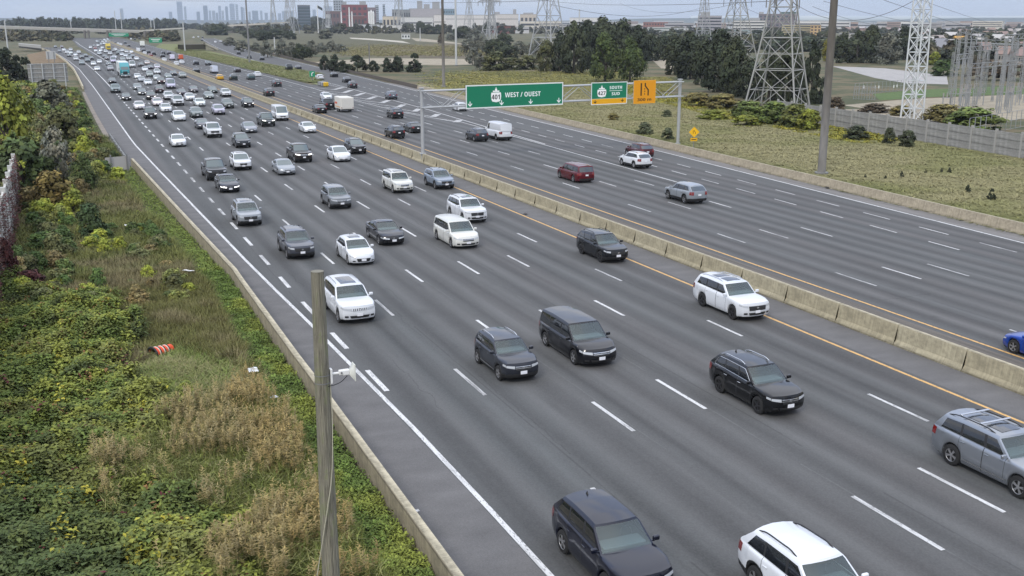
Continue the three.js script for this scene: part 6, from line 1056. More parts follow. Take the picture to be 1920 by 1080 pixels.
function plume(sd) { seed(sd); const p = []; for (let i = 0; i < 11; i++) { const y = 1.5 + i * .032, b = rnd() * 6.28, L = .13 * (1 - Math.abs(i - 3.5) / 11) + .03, w = .02; p.push(-Math.sin(b) * w, y, Math.cos(b) * w, Math.sin(b) * w, y, -Math.cos(b) * w, Math.cos(b) * L, y + rr(-.04, .10), Math.sin(b) * L); } return tri(p); }
function scatter(name, label, cat, geos, spots) {        // spots: [x, y, z, scale, yscale, r, g, b]
  geos.forEach((gm, k) => { const mine = spots.filter((_, i) => i % geos.length === k); if (!mine.length) return; const im = new THREE.InstancedMesh(gm, twoSided, mine.length); im.name = numbered(name); im.castShadow = im.receiveShadow = true;
    const m = new THREE.Matrix4(), q = new THREE.Quaternion(), up = new THREE.Vector3(0, 1, 0), col = new THREE.Color(); seed(3 + k);
    mine.forEach((s, i) => { q.setFromAxisAngle(up, rnd() * 6.283); m.compose(new THREE.Vector3(s[0], s[1], s[2]), q, new THREE.Vector3(s[3], s[4], s[3])); im.setMatrixAt(i, m); im.setColorAt(i, col.setRGB(s[5], s[6], s[7])); });
    tag(im, label, cat, null, 'stuff'); scene.add(im); });
}
const pixOf = (x, z, y = 0) => { const v = new THREE.Vector3(x, y, z).sub(camera.position), d = v.dot(FWD); return [960 + F_PX * v.dot(RGT) / d, 540 - F_PX * v.dot(UPV) / d]; };
const inPoly = (pt, poly) => { let c = false; for (let i = 0, j = poly.length - 1; i < poly.length; j = i++) { const [xi, yi] = poly[i], [xj, yj] = poly[j]; if ((yi > pt[1]) !== (yj > pt[1]) && pt[0] < (xj - xi) * (pt[1] - yi) / (yj - yi) + xi) c = !c; } return c; };
const W2 = poly => poly.map(([a, b]) => { const P = g(a, b); return [P.x, P.z]; });
const shade = (c, v) => [c[0] * v, c[1] * v, c[2] * v];
const mixc = (a, b, t) => a.map((q, i) => lerp(q, b[i], t));
const GC = { tan: [.28, .24, .125], olive: [.165, .165, .046], green: [.098, .138, .028], bright: [.12, .185, .036], lime: [.22, .24, .04], yel: [.38, .32, .035], brown: [.15, .11, .06], plume: [.34, .255, .095], dead: [.2, .16, .09], dk: [.055, .075, .022], red: [.10, .02, .026], orangeG: [.34, .22, .06] };
{
  const barX = s => (s < 119 ? interp(BAR_L, s) : interp(RAMP_L, s)) - .05;
  const reedPoly = W2([[225, 900], [300, 850], [400, 790], [480, 775], [548, 815], [600, 905], [640, 1000], [660, 1140], [420, 1160], [400, 1020], [330, 985], [250, 950]]);
  const vinePoly = W2([[-200, 545], [60, 560], [190, 570], [240, 640], [180, 690], [250, 740], [300, 770], [340, 820], [260, 860], [230, 930], [400, 1010], [430, 1200], [-400, 1300], [-300, 700]]);
  const mownPoly = W2([[230, 690], [330, 650], [420, 690], [470, 740], [420, 790], [330, 800], [250, 740]]);
  const mound = (x, z) => (1.15 * fbm(x * .35 + 7, z * .35 + 3, 3) + .55 * Math.max(0, fbm(x * 1.1 + 50, z * 1.1, 2) - .4) * 2) * sstep(6.5, 3.2, x);
  const vines = [], grass = [], fine = [], weeds = [], reeds = [], plumes = [], redIvy = [];
  seed(2024);
  for (let i = 0; i < 92000; i++) {                       // near bank
    const s = 23.5 + 42 * Math.pow(rnd(), 1.1), x = rr(-4.4, 8.2); if (x > barX(s) - .12) continue; const z = -s, j1 = fbm(x * .9 + 3, z * .9, 3) - .5, j2 = fbm(x * .9 + 60, z * .9 + 9, 3) - .5, q = [x + j1 * 4.2 + rr(-.25, .25), z + j2 * 5.5 + rr(-.3, .3)];
    const n = fbm(x * .5 + 20, z * .5, 3), n2 = fbm(x * 1.7, z * 1.7 + 40, 2), dB = barX(s) - x;
    if (dB < 1.75 + .7 * (n - .5) * 2) { if (rnd() < .85 * sstep(.22, .4, n2 + .3 * sstep(.1, .7, dB))) { const v = rr(.6, 1.4) * lerp(.75, 1.2, n2); weeds.push([x, .04 + .26 * n2, z, rr(.7, 1.3), rr(.8, 1.8), ...shade(mixc(mixc(GC.green, GC.bright, rnd()), GC.lime, sstep(.5, .75, n) * .7), v)]); } continue; }
    if (inPoly(q, reedPoly)) { const pl = fbm(x * .55 + 90, z * .55 + 31, 3); if (rnd() < .55) { const sc = rr(.6, 1.12), v = rr(.7, 1.2); reeds.push([x, .0, z, 1, sc, ...shade(mixc(mixc(GC.green, GC.lime, rnd() * .8), GC.tan, rnd() * rnd()), v * 1.1)]); if (rnd() < .85 * sstep(.36, .52, pl)) plumes.push([x, 0, z, 1.1, sc, ...shade(mixc(mixc(GC.plume, rnd() < .3 ? GC.olive : GC.tan, rnd() * .7), GC.orangeG, x > 4.6 ? .45 * rnd() : 0), rr(.65, 1.15))]); } else if (rnd() < .8) grass.push([x, 0, z, rr(1, 1.8), rr(1.4, 2.9), ...shade(mixc(mixc(GC.green, GC.olive, rnd()), GC.lime, x > 4.8 ? rnd() * .6 : 0), rr(.6, 1.15))]); continue; }
    if (inPoly(q, vinePoly)) { const y = .05 + mound(x, z), n3 = fbm(x * .8 + 70, z * .8 + 11, 3), n4 = fbm(x * 3 + 9, z * 3, 2);
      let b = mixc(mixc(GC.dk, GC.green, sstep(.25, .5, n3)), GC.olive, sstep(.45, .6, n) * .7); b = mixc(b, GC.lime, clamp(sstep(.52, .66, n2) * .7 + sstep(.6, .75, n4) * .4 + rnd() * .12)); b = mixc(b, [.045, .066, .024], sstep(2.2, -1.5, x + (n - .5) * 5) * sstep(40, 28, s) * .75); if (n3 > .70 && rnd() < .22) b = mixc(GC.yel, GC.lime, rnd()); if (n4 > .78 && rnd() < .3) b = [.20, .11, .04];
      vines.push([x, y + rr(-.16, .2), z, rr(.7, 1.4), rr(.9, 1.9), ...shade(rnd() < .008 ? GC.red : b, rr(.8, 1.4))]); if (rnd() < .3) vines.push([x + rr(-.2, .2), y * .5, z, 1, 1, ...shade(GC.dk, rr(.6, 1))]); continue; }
    if (inPoly(q, mownPoly)) { for (let k = 0; k < 3; k++) fine.push([x + rr(-.3, .3), 0, z + rr(-.3, .3), rr(.9, 1.8), rr(.45, 1.5), ...shade(mixc(mixc(GC.bright, GC.olive, rnd() * .9), GC.tan, sstep(.45, .65, n2 + rr(-.1, .1)) * .7), rr(.75, 1.4))]); continue; }
    const c = mixc(mixc(GC.olive, GC.tan, sstep(.40, .62, n)), mixc(GC.brown, GC.green, rnd() * .6), rnd() * .55);
    if (rnd() < .8) grass.push([x, 0, z, rr(.9, 1.5), rr(.7, 1.5) * lerp(.7, 1.25, n), ...shade(c, rr(.6, 1.15))]); if (rnd() < .08) weeds.push([x, .2, z, rr(.8, 1.2), 1, ...shade(GC.green, rr(.6, 1.2))]);
  }
  for (let i = 0; i < 52000; i++) {                       // further bank
    const s = 65 + 205 * Math.pow(rnd(), 1.7), x = rr(-9, 8.2); if (x > barX(s) - .1 || (x < -4.4 && s < 98)) continue; const z = -s, n = fbm(x * .35 + 20, z * .35, 3), n2 = fbm(x * 1.2, z * 1.2 + 40, 2), dB = barX(s) - x;
    if (dB < (s < 120 ? 1.9 : s < 150 ? .4 : 3.4) + 1.0 * (n - .5)) { if (s < 125) weeds.push([x, .1, z, rr(1.0, 1.7), rr(.9, 1.4), ...shade(mixc(mixc(GC.green, GC.bright, rnd()), GC.lime, rnd() * .5), rr(.75, 1.4))]); else if (dB > 1.4 && rnd() < .5) fine.push([x, 0, z, 2.2, 1.2, ...shade(GC.green, rr(.8, 1.3))]); continue; }
    const far_ = sstep(80, 140, s), c = mixc(mixc(GC.olive, mixc(GC.tan, GC.brown, .45), sstep(.42, .62, n)), GC.green, clamp(.25 + far_ * .35 + (n2 - .5)));
    grass.push([x, 0, z, rr(1.3, 2.2), rr(.8, 1.5), ...shade(c, rr(.6, 1.15))]);
  }
  const under = []; seed(31); for (let i = 0; i < 1500; i++) { const s = 58 + 190 * Math.pow(rnd(), 1.25), x = rr(-8, 7); const dB = barX(s) - x; if (dB < 2.2 || (x < -3.6 && s < 98)) continue; const n = fbm(x * .3 + 20, s * .12, 3); if (n < lerp(.52, .40, sstep(70, 120, s)) - .25 * sstep(2, -4, x)) continue; const h = rr(.5, 1.5) * lerp(.8, 1.5, sstep(80, 160, s)) * lerp(1, 1.5, sstep(2, -4, x)); under.push([x, -.1, -s, h * rr(.9, 1.5), h * rr(.8, 1.3), ...shade(pick([LC.olive, LC.green, LC.mid, LC.olive, [.12, .13, .035], [.14, .11, .045], LC.lime]), rr(1.1, 1.9))]); }
  { const fmU = leafMat(1, 1, 1); [0, 1, 2].forEach(k => { const mine = under.filter((_, i) => i % 3 === k), im = new THREE.InstancedMesh(crownGeo(k === 1 ? 'scrub' : 'bush', k), fmU, mine.length); im.name = numbered('undergrowth'); im.castShadow = im.receiveShadow = true; const m = new THREE.Matrix4(), q = new THREE.Quaternion(), up = new THREE.Vector3(0, 1, 0), col = new THREE.Color(); mine.forEach((s, i) => { q.setFromAxisAngle(up, i * 2.1); m.compose(new THREE.Vector3(s[0], s[1], s[2]), q, new THREE.Vector3(s[3], s[4], s[3])); im.setMatrixAt(i, m); im.setColorAt(i, col.setRGB(s[5], s[6], s[7])); }); tag(im, 'tangled green and olive undergrowth covering the upper left bank', 'undergrowth', null, 'stuff'); scene.add(im); }); }
  seed(404); for (let i = 0; i < 3600; i++) { const s = rr(38, 97), h = rr(.1, 4.35), k = vnoise(s * .5, h * .3 + 5); if (k < .50 + .14 * (h / 4)) continue; redIvy.push([-4.26 + rr(0, .14), h, -s, rr(.8, 1.2), 1, ...shade(mixc(GC.red, [.10, .07, .04], rnd() * .7), rr(.5, 1.3))]); }
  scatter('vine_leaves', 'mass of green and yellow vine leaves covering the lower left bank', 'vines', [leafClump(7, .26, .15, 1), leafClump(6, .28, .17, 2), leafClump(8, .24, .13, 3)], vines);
  scatter('weeds', 'bright green leafy weeds in a strip along the near barrier', 'weeds', [leafClump(8, .2, .10, 4), leafClump(9, .22, .085, 5)], weeds);
  scatter('tall_grass', 'dry olive and tan grass covering the left bank', 'grass', [tuft(9, .55, .5, .022, 6), tuft(8, .65, .6, .020, 7), tuft(10, .48, .5, .024, 8)], grass);
  scatter('short_grass', 'short flattened green grass around the fallen barrel', 'grass', [tuft(10, .25, .5, .03, 9), tuft(7, .34, .6, .035, 21)], fine);
  scatter('reeds', 'green and straw coloured reed stalks near the foot of the wooden pole', 'reeds', [reed(10), reed(11), reed(12)], reeds);
  scatter('reed_plumes', 'brown feathery seed heads topping the reeds near the wooden pole', 'reeds', [plume(13), plume(14)], plumes);
  scatter('ivy', 'dark red ivy leaves climbing the left noise wall', 'ivy', [leafClump(7, .3, .16, 15)], redIvy);
  // right field and the strips beyond
  const field = [], flower = [];
  const wallX = s => 106.5 - (140 - s) * 9 / 74;
  seed(555); for (let i = 0; i < 80000; i++) {
    const s = 40 + 190 * Math.pow(rnd(), 1.35), x0 = interp(RBAR, s) + .5, x1 = s < 140 ? wallX(s) - .3 : lerp(106, 128, (s - 140) / 90), x = lerp(x0, x1, rnd()), z = -s, n = fbm(x * .13 + 5, z * .13, 4), n2 = fbm(x * .6, z * .6, 2), near = sstep(6, 1, x - x0), back = sstep(12, 2, x1 - x);
    let c = mixc(mixc(GC.olive, GC.tan, sstep(.25, .6, n + .12 * (n2 - .5)) * .9), GC.lime, .14); c = mixc(c, GC.green, clamp(near * .4 + back * .2)); c = mixc(c, [.28, .26, .135], .38 * (1 - near)); const hz = lerp(.8, 1.15, n2);
    if (back > .2 && s > 105 && n2 > .45) { flower.push([x, 0, z, rr(1.6, 2.6), rr(1.1, 1.7), ...shade(mixc(GC.lime, GC.yel, rnd()), rr(.6, 1))]); continue; }
    field.push([x, 0, z, rr(1.5, 2.6), rr(.22, .5) * hz * lerp(1, .7, near), ...shade(c, rr(1.0, 1.2))]);
  }
  seed(556); for (let i = 0; i < 26000; i++) {              // slope, divider and goldenrod further away
    const r = rnd(); let px, py, c, sc;
    if (r < .40) { px = rr(780, 1260); py = lerp(131, 172, rnd()); c = mixc(GC.olive, mixc(GC.yel, GC.tan, .4), fbm(px / 60, py / 8, 3) > .5 ? rnd() * .8 : rnd() * .3); sc = 2.6; if (px > 1180 && py < 145) continue; if (rnd() > sstep(780, 900, px) * sstep(131, 139, py) + .05) continue; }
    else if (r < .62) { px = rr(330, 600); const t = (px - 330) / 270; py = lerp(lerp(88, 138, t), lerp(99, 160, t), rnd()); c = mixc(GC.green, GC.tan, rnd() * .8); sc = 3; }
    else { px = rr(600, 1000); py = rr(82, 107); c = mixc(GC.olive, mixc(GC.brown, GC.tan, rnd()), rnd()); sc = 4.5; if (py > 106 || rnd() > sstep(600, 700, px) * sstep(1000, 930, px) * sstep(82, 88, py) * sstep(107, 101, py) * fbm(px / 40, py / 5, 3) * 1.6) continue; }
    const P = g(px, py); if (py > 155 && P.x < interp(RBAR, -P.z) + .6) continue;
    field.push([P.x, 0, P.z, sc * rr(.8, 1.4), sc * rr(.10, .26), ...shade(c, rr(.85, 1.35))]);
  }
  scatter('field_grass', 'dry olive and straw grass of the field beyond the right barrier', 'grass', [tuft(11, .5, .6, .035, 16), tuft(10, .45, .55, .04, 17)], field);
  scatter('goldenrod', 'yellow goldenrod growing along the back of the right field', 'flowers', [leafClump(9, .3, .16, 18)], flower);
  // far woods: one dark mass along the horizon
  const woods = []; seed(818);
  for (let i = 0; i < 520; i++) { const px = rr(-60, 400), P = g(px, rr(50.5, 58) - (px > 330 ? 2 : 0)); const h = rr(9, 17) * (px < 330 ? 1.25 : .6); woods.push([P.x, 0, P.z, rr(9, 16), h, ...shade([.042, .052, .03], rr(.6, 1.4))]); }
  for (let i = 0; i < 760; i++) { const px = rr(380, 1980), P = g(px, 47.2 + Math.pow(rnd(), 1.4) * 17); const h = px > 980 ? rr(3.5, 8) : rr(6, 13); woods.push([P.x, 0, P.z, rr(8, 15), h, ...shade(mixc([.045, .055, .032], [.10, .08, .04], rnd() * .5), rr(.6, 1.4))]); }
  for (let i = 0; i < 260; i++) { const px = rr(-40, 330), P = g(px, rr(61, 78)); if (px > 130 && P.x > -6 && -P.z < 1400 && P.x < 62) continue; woods.push([P.x, 0, P.z, rr(5, 11), rr(3, 8), ...shade(mixc([.05, .06, .03], [.13, .11, .06], rnd()), rr(.7, 1.3))]); }
  for (let i = 0; i < 170; i++) { const px = rr(1690, 1960), P = g(px, rr(60, 122)); woods.push([P.x, 0, P.z, rr(5, 9), rr(4, 8), ...shade(mixc([.04, .05, .028], [.10, .075, .04], rnd() * rnd()), rr(.7, 1.4))]); }
  for (let i = 0; i < 420; i++) { const px = rr(1170, 1960), P = g(px, rr(60, 100 + (px > 1540 ? 10 : 0))); woods.push([P.x, 0, P.z, rr(6, 13), rr(3, 7.5), ...shade(mixc([.036, .048, .026], [.09, .085, .03], rnd() * rnd()), rr(.7, 1.3))]); }
  const fm = leafMat(1, 1, 1);
  [0, 1, 2].forEach(k => { const mine = woods.filter((_, i) => i % 3 === k), im = new THREE.InstancedMesh(crownGeo('far', k), fm, mine.length); im.name = numbered('far_woods'); const m = new THREE.Matrix4(), q = new THREE.Quaternion(), up = new THREE.Vector3(0, 1, 0), col = new THREE.Color(); mine.forEach((s, i) => { q.setFromAxisAngle(up, i * 1.7); m.compose(new THREE.Vector3(s[0], -.3, s[2]), q, new THREE.Vector3(s[3], s[4], s[3])); im.setMatrixAt(i, m); im.setColorAt(i, col.setRGB(s[5], s[6], s[7])); }); tag(im, 'far off dark woods and garden trees reading as one mass near the horizon', 'woods', null, 'stuff'); scene.add(im); });
}
// ------------------------------------------------------------------ buildings far off
const bm = (r, gg, b, ro = .85) => memo('bm' + [r, gg, b], () => std(lin(r, gg, b), ro));
const glassB = new THREE.MeshPhysicalMaterial({ color: lin(.05, .075, .085), roughness: .08, clearcoat: 1 }), winDark = std(lin(.035, .04, .045), .3);
function building(name, label, px0, px1, pyT, depth, wall, o = {}) {
  const cx = (px0 + px1) / 2, P = g(cx, depth), k = mPerPx(P), w = (px1 - px0) * k, h = reach(P, pyT), d = o.d || Math.min(60, Math.max(14, w * .5));
  const t = thing(name, label, o.cat || 'building', [P.x, 0, P.z], (o.turn ?? 0) + Math.atan2(-P.x, -P.z) + Math.PI * 0, o.group);
  mesh('wall', box(w, h, d, 0, h / 2, -d / 2), wall, t);
  if (!o.gable) mesh('roof', box(w + .5, .7, d + .5, 0, h + .3, -d / 2), o.roof || bm(.30, .30, .29), t);
  else { const s = new THREE.Shape(); s.moveTo(-d / 2 - .4, 0); s.lineTo(0, d * .30); s.lineTo(d / 2 + .4, 0); s.closePath(); const e = new THREE.ExtrudeGeometry(s, { depth: w + .6, bevelEnabled: false }); e.rotateY(Math.PI / 2); e.translate(-w / 2 - .3, h, -d / 2); mesh('roof', e, o.roof, t); }
  const n = o.floors || 0, m = o.win || winDark, y0 = h * (o.base ?? .08), y1 = h * (o.topMargin ?? .94);
  for (let i = 0; i < n; i++) {
    const fh = (y1 - y0) / n, y = y0 + fh * (i + .55);
    if (o.strip) mesh('window_band', box(w * .96, fh * (o.strip === true ? .45 : o.strip), .25, 0, y, .06), m, t);
    else { const c = o.cols || 6; for (let j = 0; j < c; j++) mesh('window', box(w / c * .55, fh * .5, .25, -w / 2 + w / c * (j + .5), y, .06), m, t); }
  }
  for (const [a, b, hh, mm] of o.tops || []) mesh('roof_box', box((b - a) * w, hh, d * .5, -w / 2 + (a + b) / 2 * w, h + hh / 2 + .6, -d * .5), mm || bm(.30, .30, .30), t);
  if (o.doors) for (let j = 0; j < o.doors; j++) mesh('dock_door', box(w / o.doors * .4, h * .3, .25, -w / 2 + w / o.doors * (j + .5), h * .16, .07), winDark, t);
  return { t, w, h, d, k };
}
{
  const red = bm(.20, .055, .055), redG = bm(.19, .15, .155), whiteB = bm(.62, .60, .57), greyB = bm(.36, .34, .35), cream = bm(.56, .49, .38);
  const f = building('factory', 'red brick factory block on the skyline', 642, 690, 9, 55.5, red, { floors: 4, cols: 5, tops: [[.05, .2, 5], [.7, .95, 6]] });
  building('factory', 'grey factory wing joined to the right of the red block', 690, 706, 14.5, 55, redG, { floors: 3, cols: 2 });
  building('factory', 'low dark red hall below the red factory block', 652, 684, 30, 57, bm(.15, .06, .05), { floors: 1, cols: 5 });
  building('factory', 'low dark brick hall left of the red factory block', 612, 650, 21, 54.5, bm(.15, .09, .085), { floors: 2, cols: 6 });
  for (const [px, tp, lb] of [[656, 14, 'tall white chimney before the red factory'], [661, 22, 'short white chimney before the red factory'], [641, 22, 'white chimney at the left of the red factory']]) { const P = g(px, 58), h = reach(P, tp), k = mPerPx(P), t = thing('chimney', lb, 'chimney', [P.x, 0, P.z]); mesh('shaft', bar([0, 0, 0], [0, h, 0], 1.5 * k, 12, 1.1 * k), M.white, t); mesh('rim', bar([0, h, 0], [0, h + .8, 0], 1.3 * k, 12), greyB, t); }
  [[693, 24], [697, 22], [701, 24]].forEach(([px, tp], i) => { const P = g(px, 57), h = reach(P, tp), k = mPerPx(P), t = thing('silo', ['left white silo of three before the grey wing', 'middle white silo of three before the grey wing', 'right white silo of three before the grey wing'][i], 'silo', [P.x, 0, P.z]); mesh('barrel', bar([0, 0, 0], [0, h, 0], 1.9 * k, 14), M.white, t); const c = new THREE.ConeGeometry(1.9 * k, 4, 14); c.translate(0, h + 2, 0); mesh('cone_top', c, M.white, t); });
  building('silo_tower', 'pale ribbed tower left of the red factory', 611, 621, 27, 57, bm(.45, .46, .46), { floors: 1, cols: 4, base: .02, topMargin: .98 });
  building('office_tower', 'dark blue glass tower left of the flagpole', 560, 583, 10, 56, bm(.09, .11, .14), { floors: 7, strip: .6, win: glassB });
  building('high_rise', 'pale gridded high rise left of the red factory', 627, 645, -2, 53, bm(.33, .37, .41), { floors: 10, cols: 4 });
  building('high_rise', 'slim grey high rise right of the grey factory wing', 704, 711, 10, 51, bm(.30, .33, .36), { floors: 9, strip: true });
  building('high_rise', 'very slim bluish high rise beside the factory', 718.5, 723, 8, 49.5, bm(.25, .30, .35), { floors: 9, strip: true });
  building('warehouse', 'cream hall of the white factory', 718, 752, 31, 57, cream, { doors: 0, floors: 1, cols: 5, tops: [[.1, .2, 3], [.75, .9, 3]] });
  building('warehouse', 'wide pale hall of the white factory', 750, 812, 32.5, 56.5, bm(.58, .58, .56), { floors: 1, strip: .12, base: .1 });
  building('warehouse', 'low white dock building before the factory', 714, 784, 47.5, 59.5, whiteB, { doors: 9 });
  building('warehouse', 'long low white shed left of the dock building', 664, 712, 46.5, 59.5, bm(.52, .54, .56), { doors: 6 });
  building('warehouse', 'grey windowless box hall behind the white factory', 768, 830, 16.5, 53.8, greyB, { tops: [[.24, .40, 16], [.44, .62, 9], [.7, .92, 14]] });
  building('warehouse', 'dark framed hall with pipes left of the grey box hall', 736, 770, 18.5, 54.5, bm(.22, .23, .23), { floors: 2, cols: 8, roof: bm(.08, .14, .12) });
  building('office_tower', 'small blue glass block behind the dark mast', 832, 853, 17, 52.5, bm(.16, .24, .30), { floors: 4, cols: 5, win: glassB });
  building('warehouse', 'tall white end wall of the factory behind the dark mast', 814, 836, 28, 57.5, bm(.62, .59, .56), { floors: 1, strip: .05 });
  building('warehouse', 'long white warehouse right of the dark mast', 834, 932, 28.5, 56.5, bm(.60, .58, .56), { floors: 1, strip: .06, base: .5 });
  building('warehouse', 'white warehouse behind the scrub left of the pylon', 922, 972, 27, 55.5, bm(.56, .53, .50), { floors: 1, strip: .06, base: .4, tops: [[.1, .3, 4], [.8, .92, 9]] });
  building('warehouse', 'beige block with flat roof left of the pylon', 975, 1006, 27, 54, bm(.50, .44, .37), { floors: 1, cols: 4, tops: [[.2, .8, 3]] });
  building('warehouse', 'low brown red hall in the scrub', 915, 966, 49, 63, bm(.16, .07, .06), { roof: bm(.06, .05, .045), floors: 1, cols: 6 });
  building('warehouse', 'low white and dark hall right of the brown red hall', 957, 992, 51, 62.5, bm(.52, .52, .52), { floors: 1, strip: .3, base: .3 });
  building('warehouse', 'flat cream hall under the pylon arms', 1010, 1048, 46, 60, bm(.48, .45, .38), { floors: 1, strip: .55, base: .1 });
  building('warehouse', 'long white hall right of the white communications mast', 1068, 1132, 33.5, 54.5, bm(.62, .61, .58), { floors: 1, strip: .2, base: .1 });
  building('shed', 'tiny white shed on the slope', 753, 769, 64.5, 73, bm(.66, .68, .66), { floors: 1, cols: 3, d: 10 });
  building('apartment_building', 'brick red roofed block behind the conifers', 1206, 1252, 42, 56, bm(.26, .12, .10), { floors: 2, cols: 9, roof: bm(.24, .12, .10) });
  building('office_building', 'white office with dark green window bands', 1214, 1268, 51.5, 61, bm(.62, .62, .60), { floors: 2, strip: .42, win: std(lin(.04, .09, .08), .2) });
  building('office_building', 'narrow white office end block right of the green banded office', 1264, 1290, 53, 62, bm(.60, .61, .61), { floors: 3, cols: 4 });
  building('office_building', 'flat grey office with dark bands behind the brick block', 1246, 1300, 44.5, 57, bm(.40, .38, .40), { floors: 2, strip: .4 });
  building('office_building', 'grey striped office behind the thin lattice tower', 1308, 1352, 30, 57, bm(.36, .34, .36), { floors: 4, strip: .48, tops: [[.1, .5, 6]] });
  building('office_building', 'white banded office right of the thin lattice tower', 1374, 1436, 39, 58, bm(.58, .57, .53), { floors: 3, strip: .4, tops: [[.5, .8, 4]] });
  building('office_building', 'pale office with teal glass bands above the conifers', 1372, 1432, 56, 66, bm(.56, .58, .59), { floors: 3, strip: .5, win: std(lin(.07, .16, .16), .15) });
  building('office_tower', 'dark brown tower with glass centre behind the big lattice tower', 1422, 1492, 26.5, 58, bm(.17, .14, .15), { floors: 5, cols: 9, tops: [[0, .12, 3], [.55, 1, 3, bm(.06, .10, .09)]], win: glassB });
  building('parking_deck', 'beige parking deck with dark open levels', 1466, 1522, 47, 66, bm(.46, .40, .24), { floors: 4, strip: .45 });
  building('parking_deck', 'orange beige stair block at the right end of the parking deck', 1519, 1538, 47, 66.5, bm(.50, .34, .17), { floors: 3, cols: 3 });
  building('warehouse', 'long low bluish roofed hall left of the slim white mast', 1560, 1652, 44.5, 52.5, bm(.42, .44, .47), { floors: 1, strip: .3, roof: bm(.30, .34, .40) });
  building('warehouse', 'low white hall behind the spruces', 1574, 1626, 64, 72, bm(.55, .53, .50), { floors: 1, strip: .2 });
  // houses of the suburb at the right
  const hb = building('house', 'house with a bright orange yellow roof behind the substation', 1799, 1822, 82, 92, bm(.52, .30, .09), { gable: 1, roof: bm(.55, .30, .07), floors: 1, cols: 3, turn: .5 });
  seed(616); const rc = [[.30, .26, .24], [.36, .34, .33], [.24, .17, .15], [.42, .40, .38], [.20, .20, .21], [.24, .17, .14], [.38, .36, .33]], wc = [[.42, .36, .30], [.5, .48, .45], [.32, .20, .16], [.45, .42, .40], [.36, .34, .31]];
  const hs = [[1735, 90], [1762, 84], [1783, 96], [1752, 98], [1722, 78], [1745, 72], [1778, 74], [1845, 96], [1862, 84], [1880, 100], [1900, 90], [1915, 104], [1838, 78], [1858, 72], [1882, 74], [1905, 76], [1742, 64], [1772, 62], [1802, 66], [1830, 62], [1862, 61], [1890, 63], [1914, 64], [1710, 66], [1846, 112], [1876, 118], [1908, 122], [1760, 108], [1590, 58], [1615, 57], [1640, 60], [1665, 58], [1690, 61], [1020, 52], [1048, 54], [1056, 48], [1160, 46], [1186, 48], [1300, 47], [1330, 48], [480, 53], [500, 52], [520, 53], [455, 52], [395, 53], [370, 52], [100, 51], [175, 52]];
  hs.forEach(([px, py], i) => { const k = mPerPx(g(px, py)), wpx = rr(10, 16) / k * (k > .4 ? .8 : 1); const pw = clamp(rr(8, 12) / k, 5, 21); const P = g(px, py), hgt = rr(2.8, 4); const v = camera.position.clone(); const top = pixOf(P.x, P.z, hgt)[1]; const wcol = pick(wc), rcol = pick(rc), cn = c => c[0] > c[2] * 1.35 ? 'brown' : c[0] > .4 ? 'pale' : c[0] > .28 ? 'light grey' : 'dark grey'; building('house', cn(rcol) + ' roofed ' + (cn(wcol) === 'brown' ? 'brick ' : '') + (px > 1700 ? 'house with pitched roof among trees behind the substation' : 'tiny pitched roof house far off near the horizon'), px - pw / 2, px + pw / 2, top, py, bm(...wcol), { gable: 1, roof: bm(...rcol), floors: 1, cols: 4, d: 10, turn: rr(-.6, .6), base: .2, group: px > 1700 ? 'suburban houses behind the substation' : 'tiny far off houses' }); });
  seed(727); for (let i = 0; i < 46; i++) { const px = 985 + i * 21 + rr(-9, 9), py = rr(48.5, 56.5), k = mPerPx(g(px, py)), P = g(px, py), hM = rr(8, 17), w = rr(18, 58); const icol = pick([[.55, .54, .52], [.62, .61, .58], [.42, .40, .39], [.36, .27, .23], [.48, .50, .53], [.58, .54, .46]]), fl = pick([1, 1, 2, 3]); building('warehouse', (w > 32 ? 'long ' : w > 22 ? '' : 'short ') + (icol[0] > .6 ? 'white' : icol[0] > .57 ? 'cream' : icol[0] > .5 ? 'pale' : icol[2] > .5 ? 'bluish grey' : icol[0] > .4 ? 'grey' : 'brown') + [' single', ' two', ' three'][fl - 1] + ' storey industrial block on the horizon ' + (px < 1290 ? 'above the dark conifers' : px < 1550 ? 'near the big tower' : px < 1720 ? 'left of the white mast' : 'behind the substation'), px - w / 2, px + w / 2, pixOf(P.x, P.z, hM)[1], py, bm(...icol), { floors: fl, strip: .35, base: .2, turn: rr(-.3, .3), group: 'low pale industrial buildings along the right horizon', roof: bm(...pick([[.45, .45, .45], [.25, .26, .27], [.58, .58, .57]])) }); }
  // skyline of a far city
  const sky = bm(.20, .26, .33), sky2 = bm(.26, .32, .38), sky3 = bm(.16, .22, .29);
  [[334, 344, 3], [347, 351, 12], [383, 391, 10.5], [393, 397, 20], [399, 405, 20], [406, 410, 24], [411, 416, 11], [417, 421, 20], [424, 429, 12], [432.5, 441.5, 7], [443.5, 448, 8], [453, 457, 13], [457.5, 460, 14], [467, 471, 22], [474, 485, 20], [489, 493, 20], [497, 503, 24], [509, 514, 24], [522, 528, 25], [530, 540, 20.5], [545, 550, 21], [587, 593, 18], [610, 624, 12], [370, 376, 22], [318, 324, 22], [227, 233, 16]].forEach(([a, b, tp], i) => building('high_rise', `hazy ${b - a > 8 ? 'broad' : b - a > 5 ? 'slim' : 'thin'} ${tp < 10 ? 'towering' : tp < 15 ? 'tall' : tp < 21 ? 'medium' : 'low'} high rise ${a < 360 ? 'over the overpass' : a < 430 ? 'left of the dark high mast pole' : a < 468 ? 'just left of the dark high mast pole' : a < 555 ? 'between the dark mast pole and the dark glass tower' : 'near the red factory'}`, a, b, tp, 43.6 + (i % 3) * .35, [sky, sky2, sky3][i % 3], { floors: 8, strip: .4, group: 'hazy skyline towers', d: 40, win: bm(.12, .17, .23) }));
}
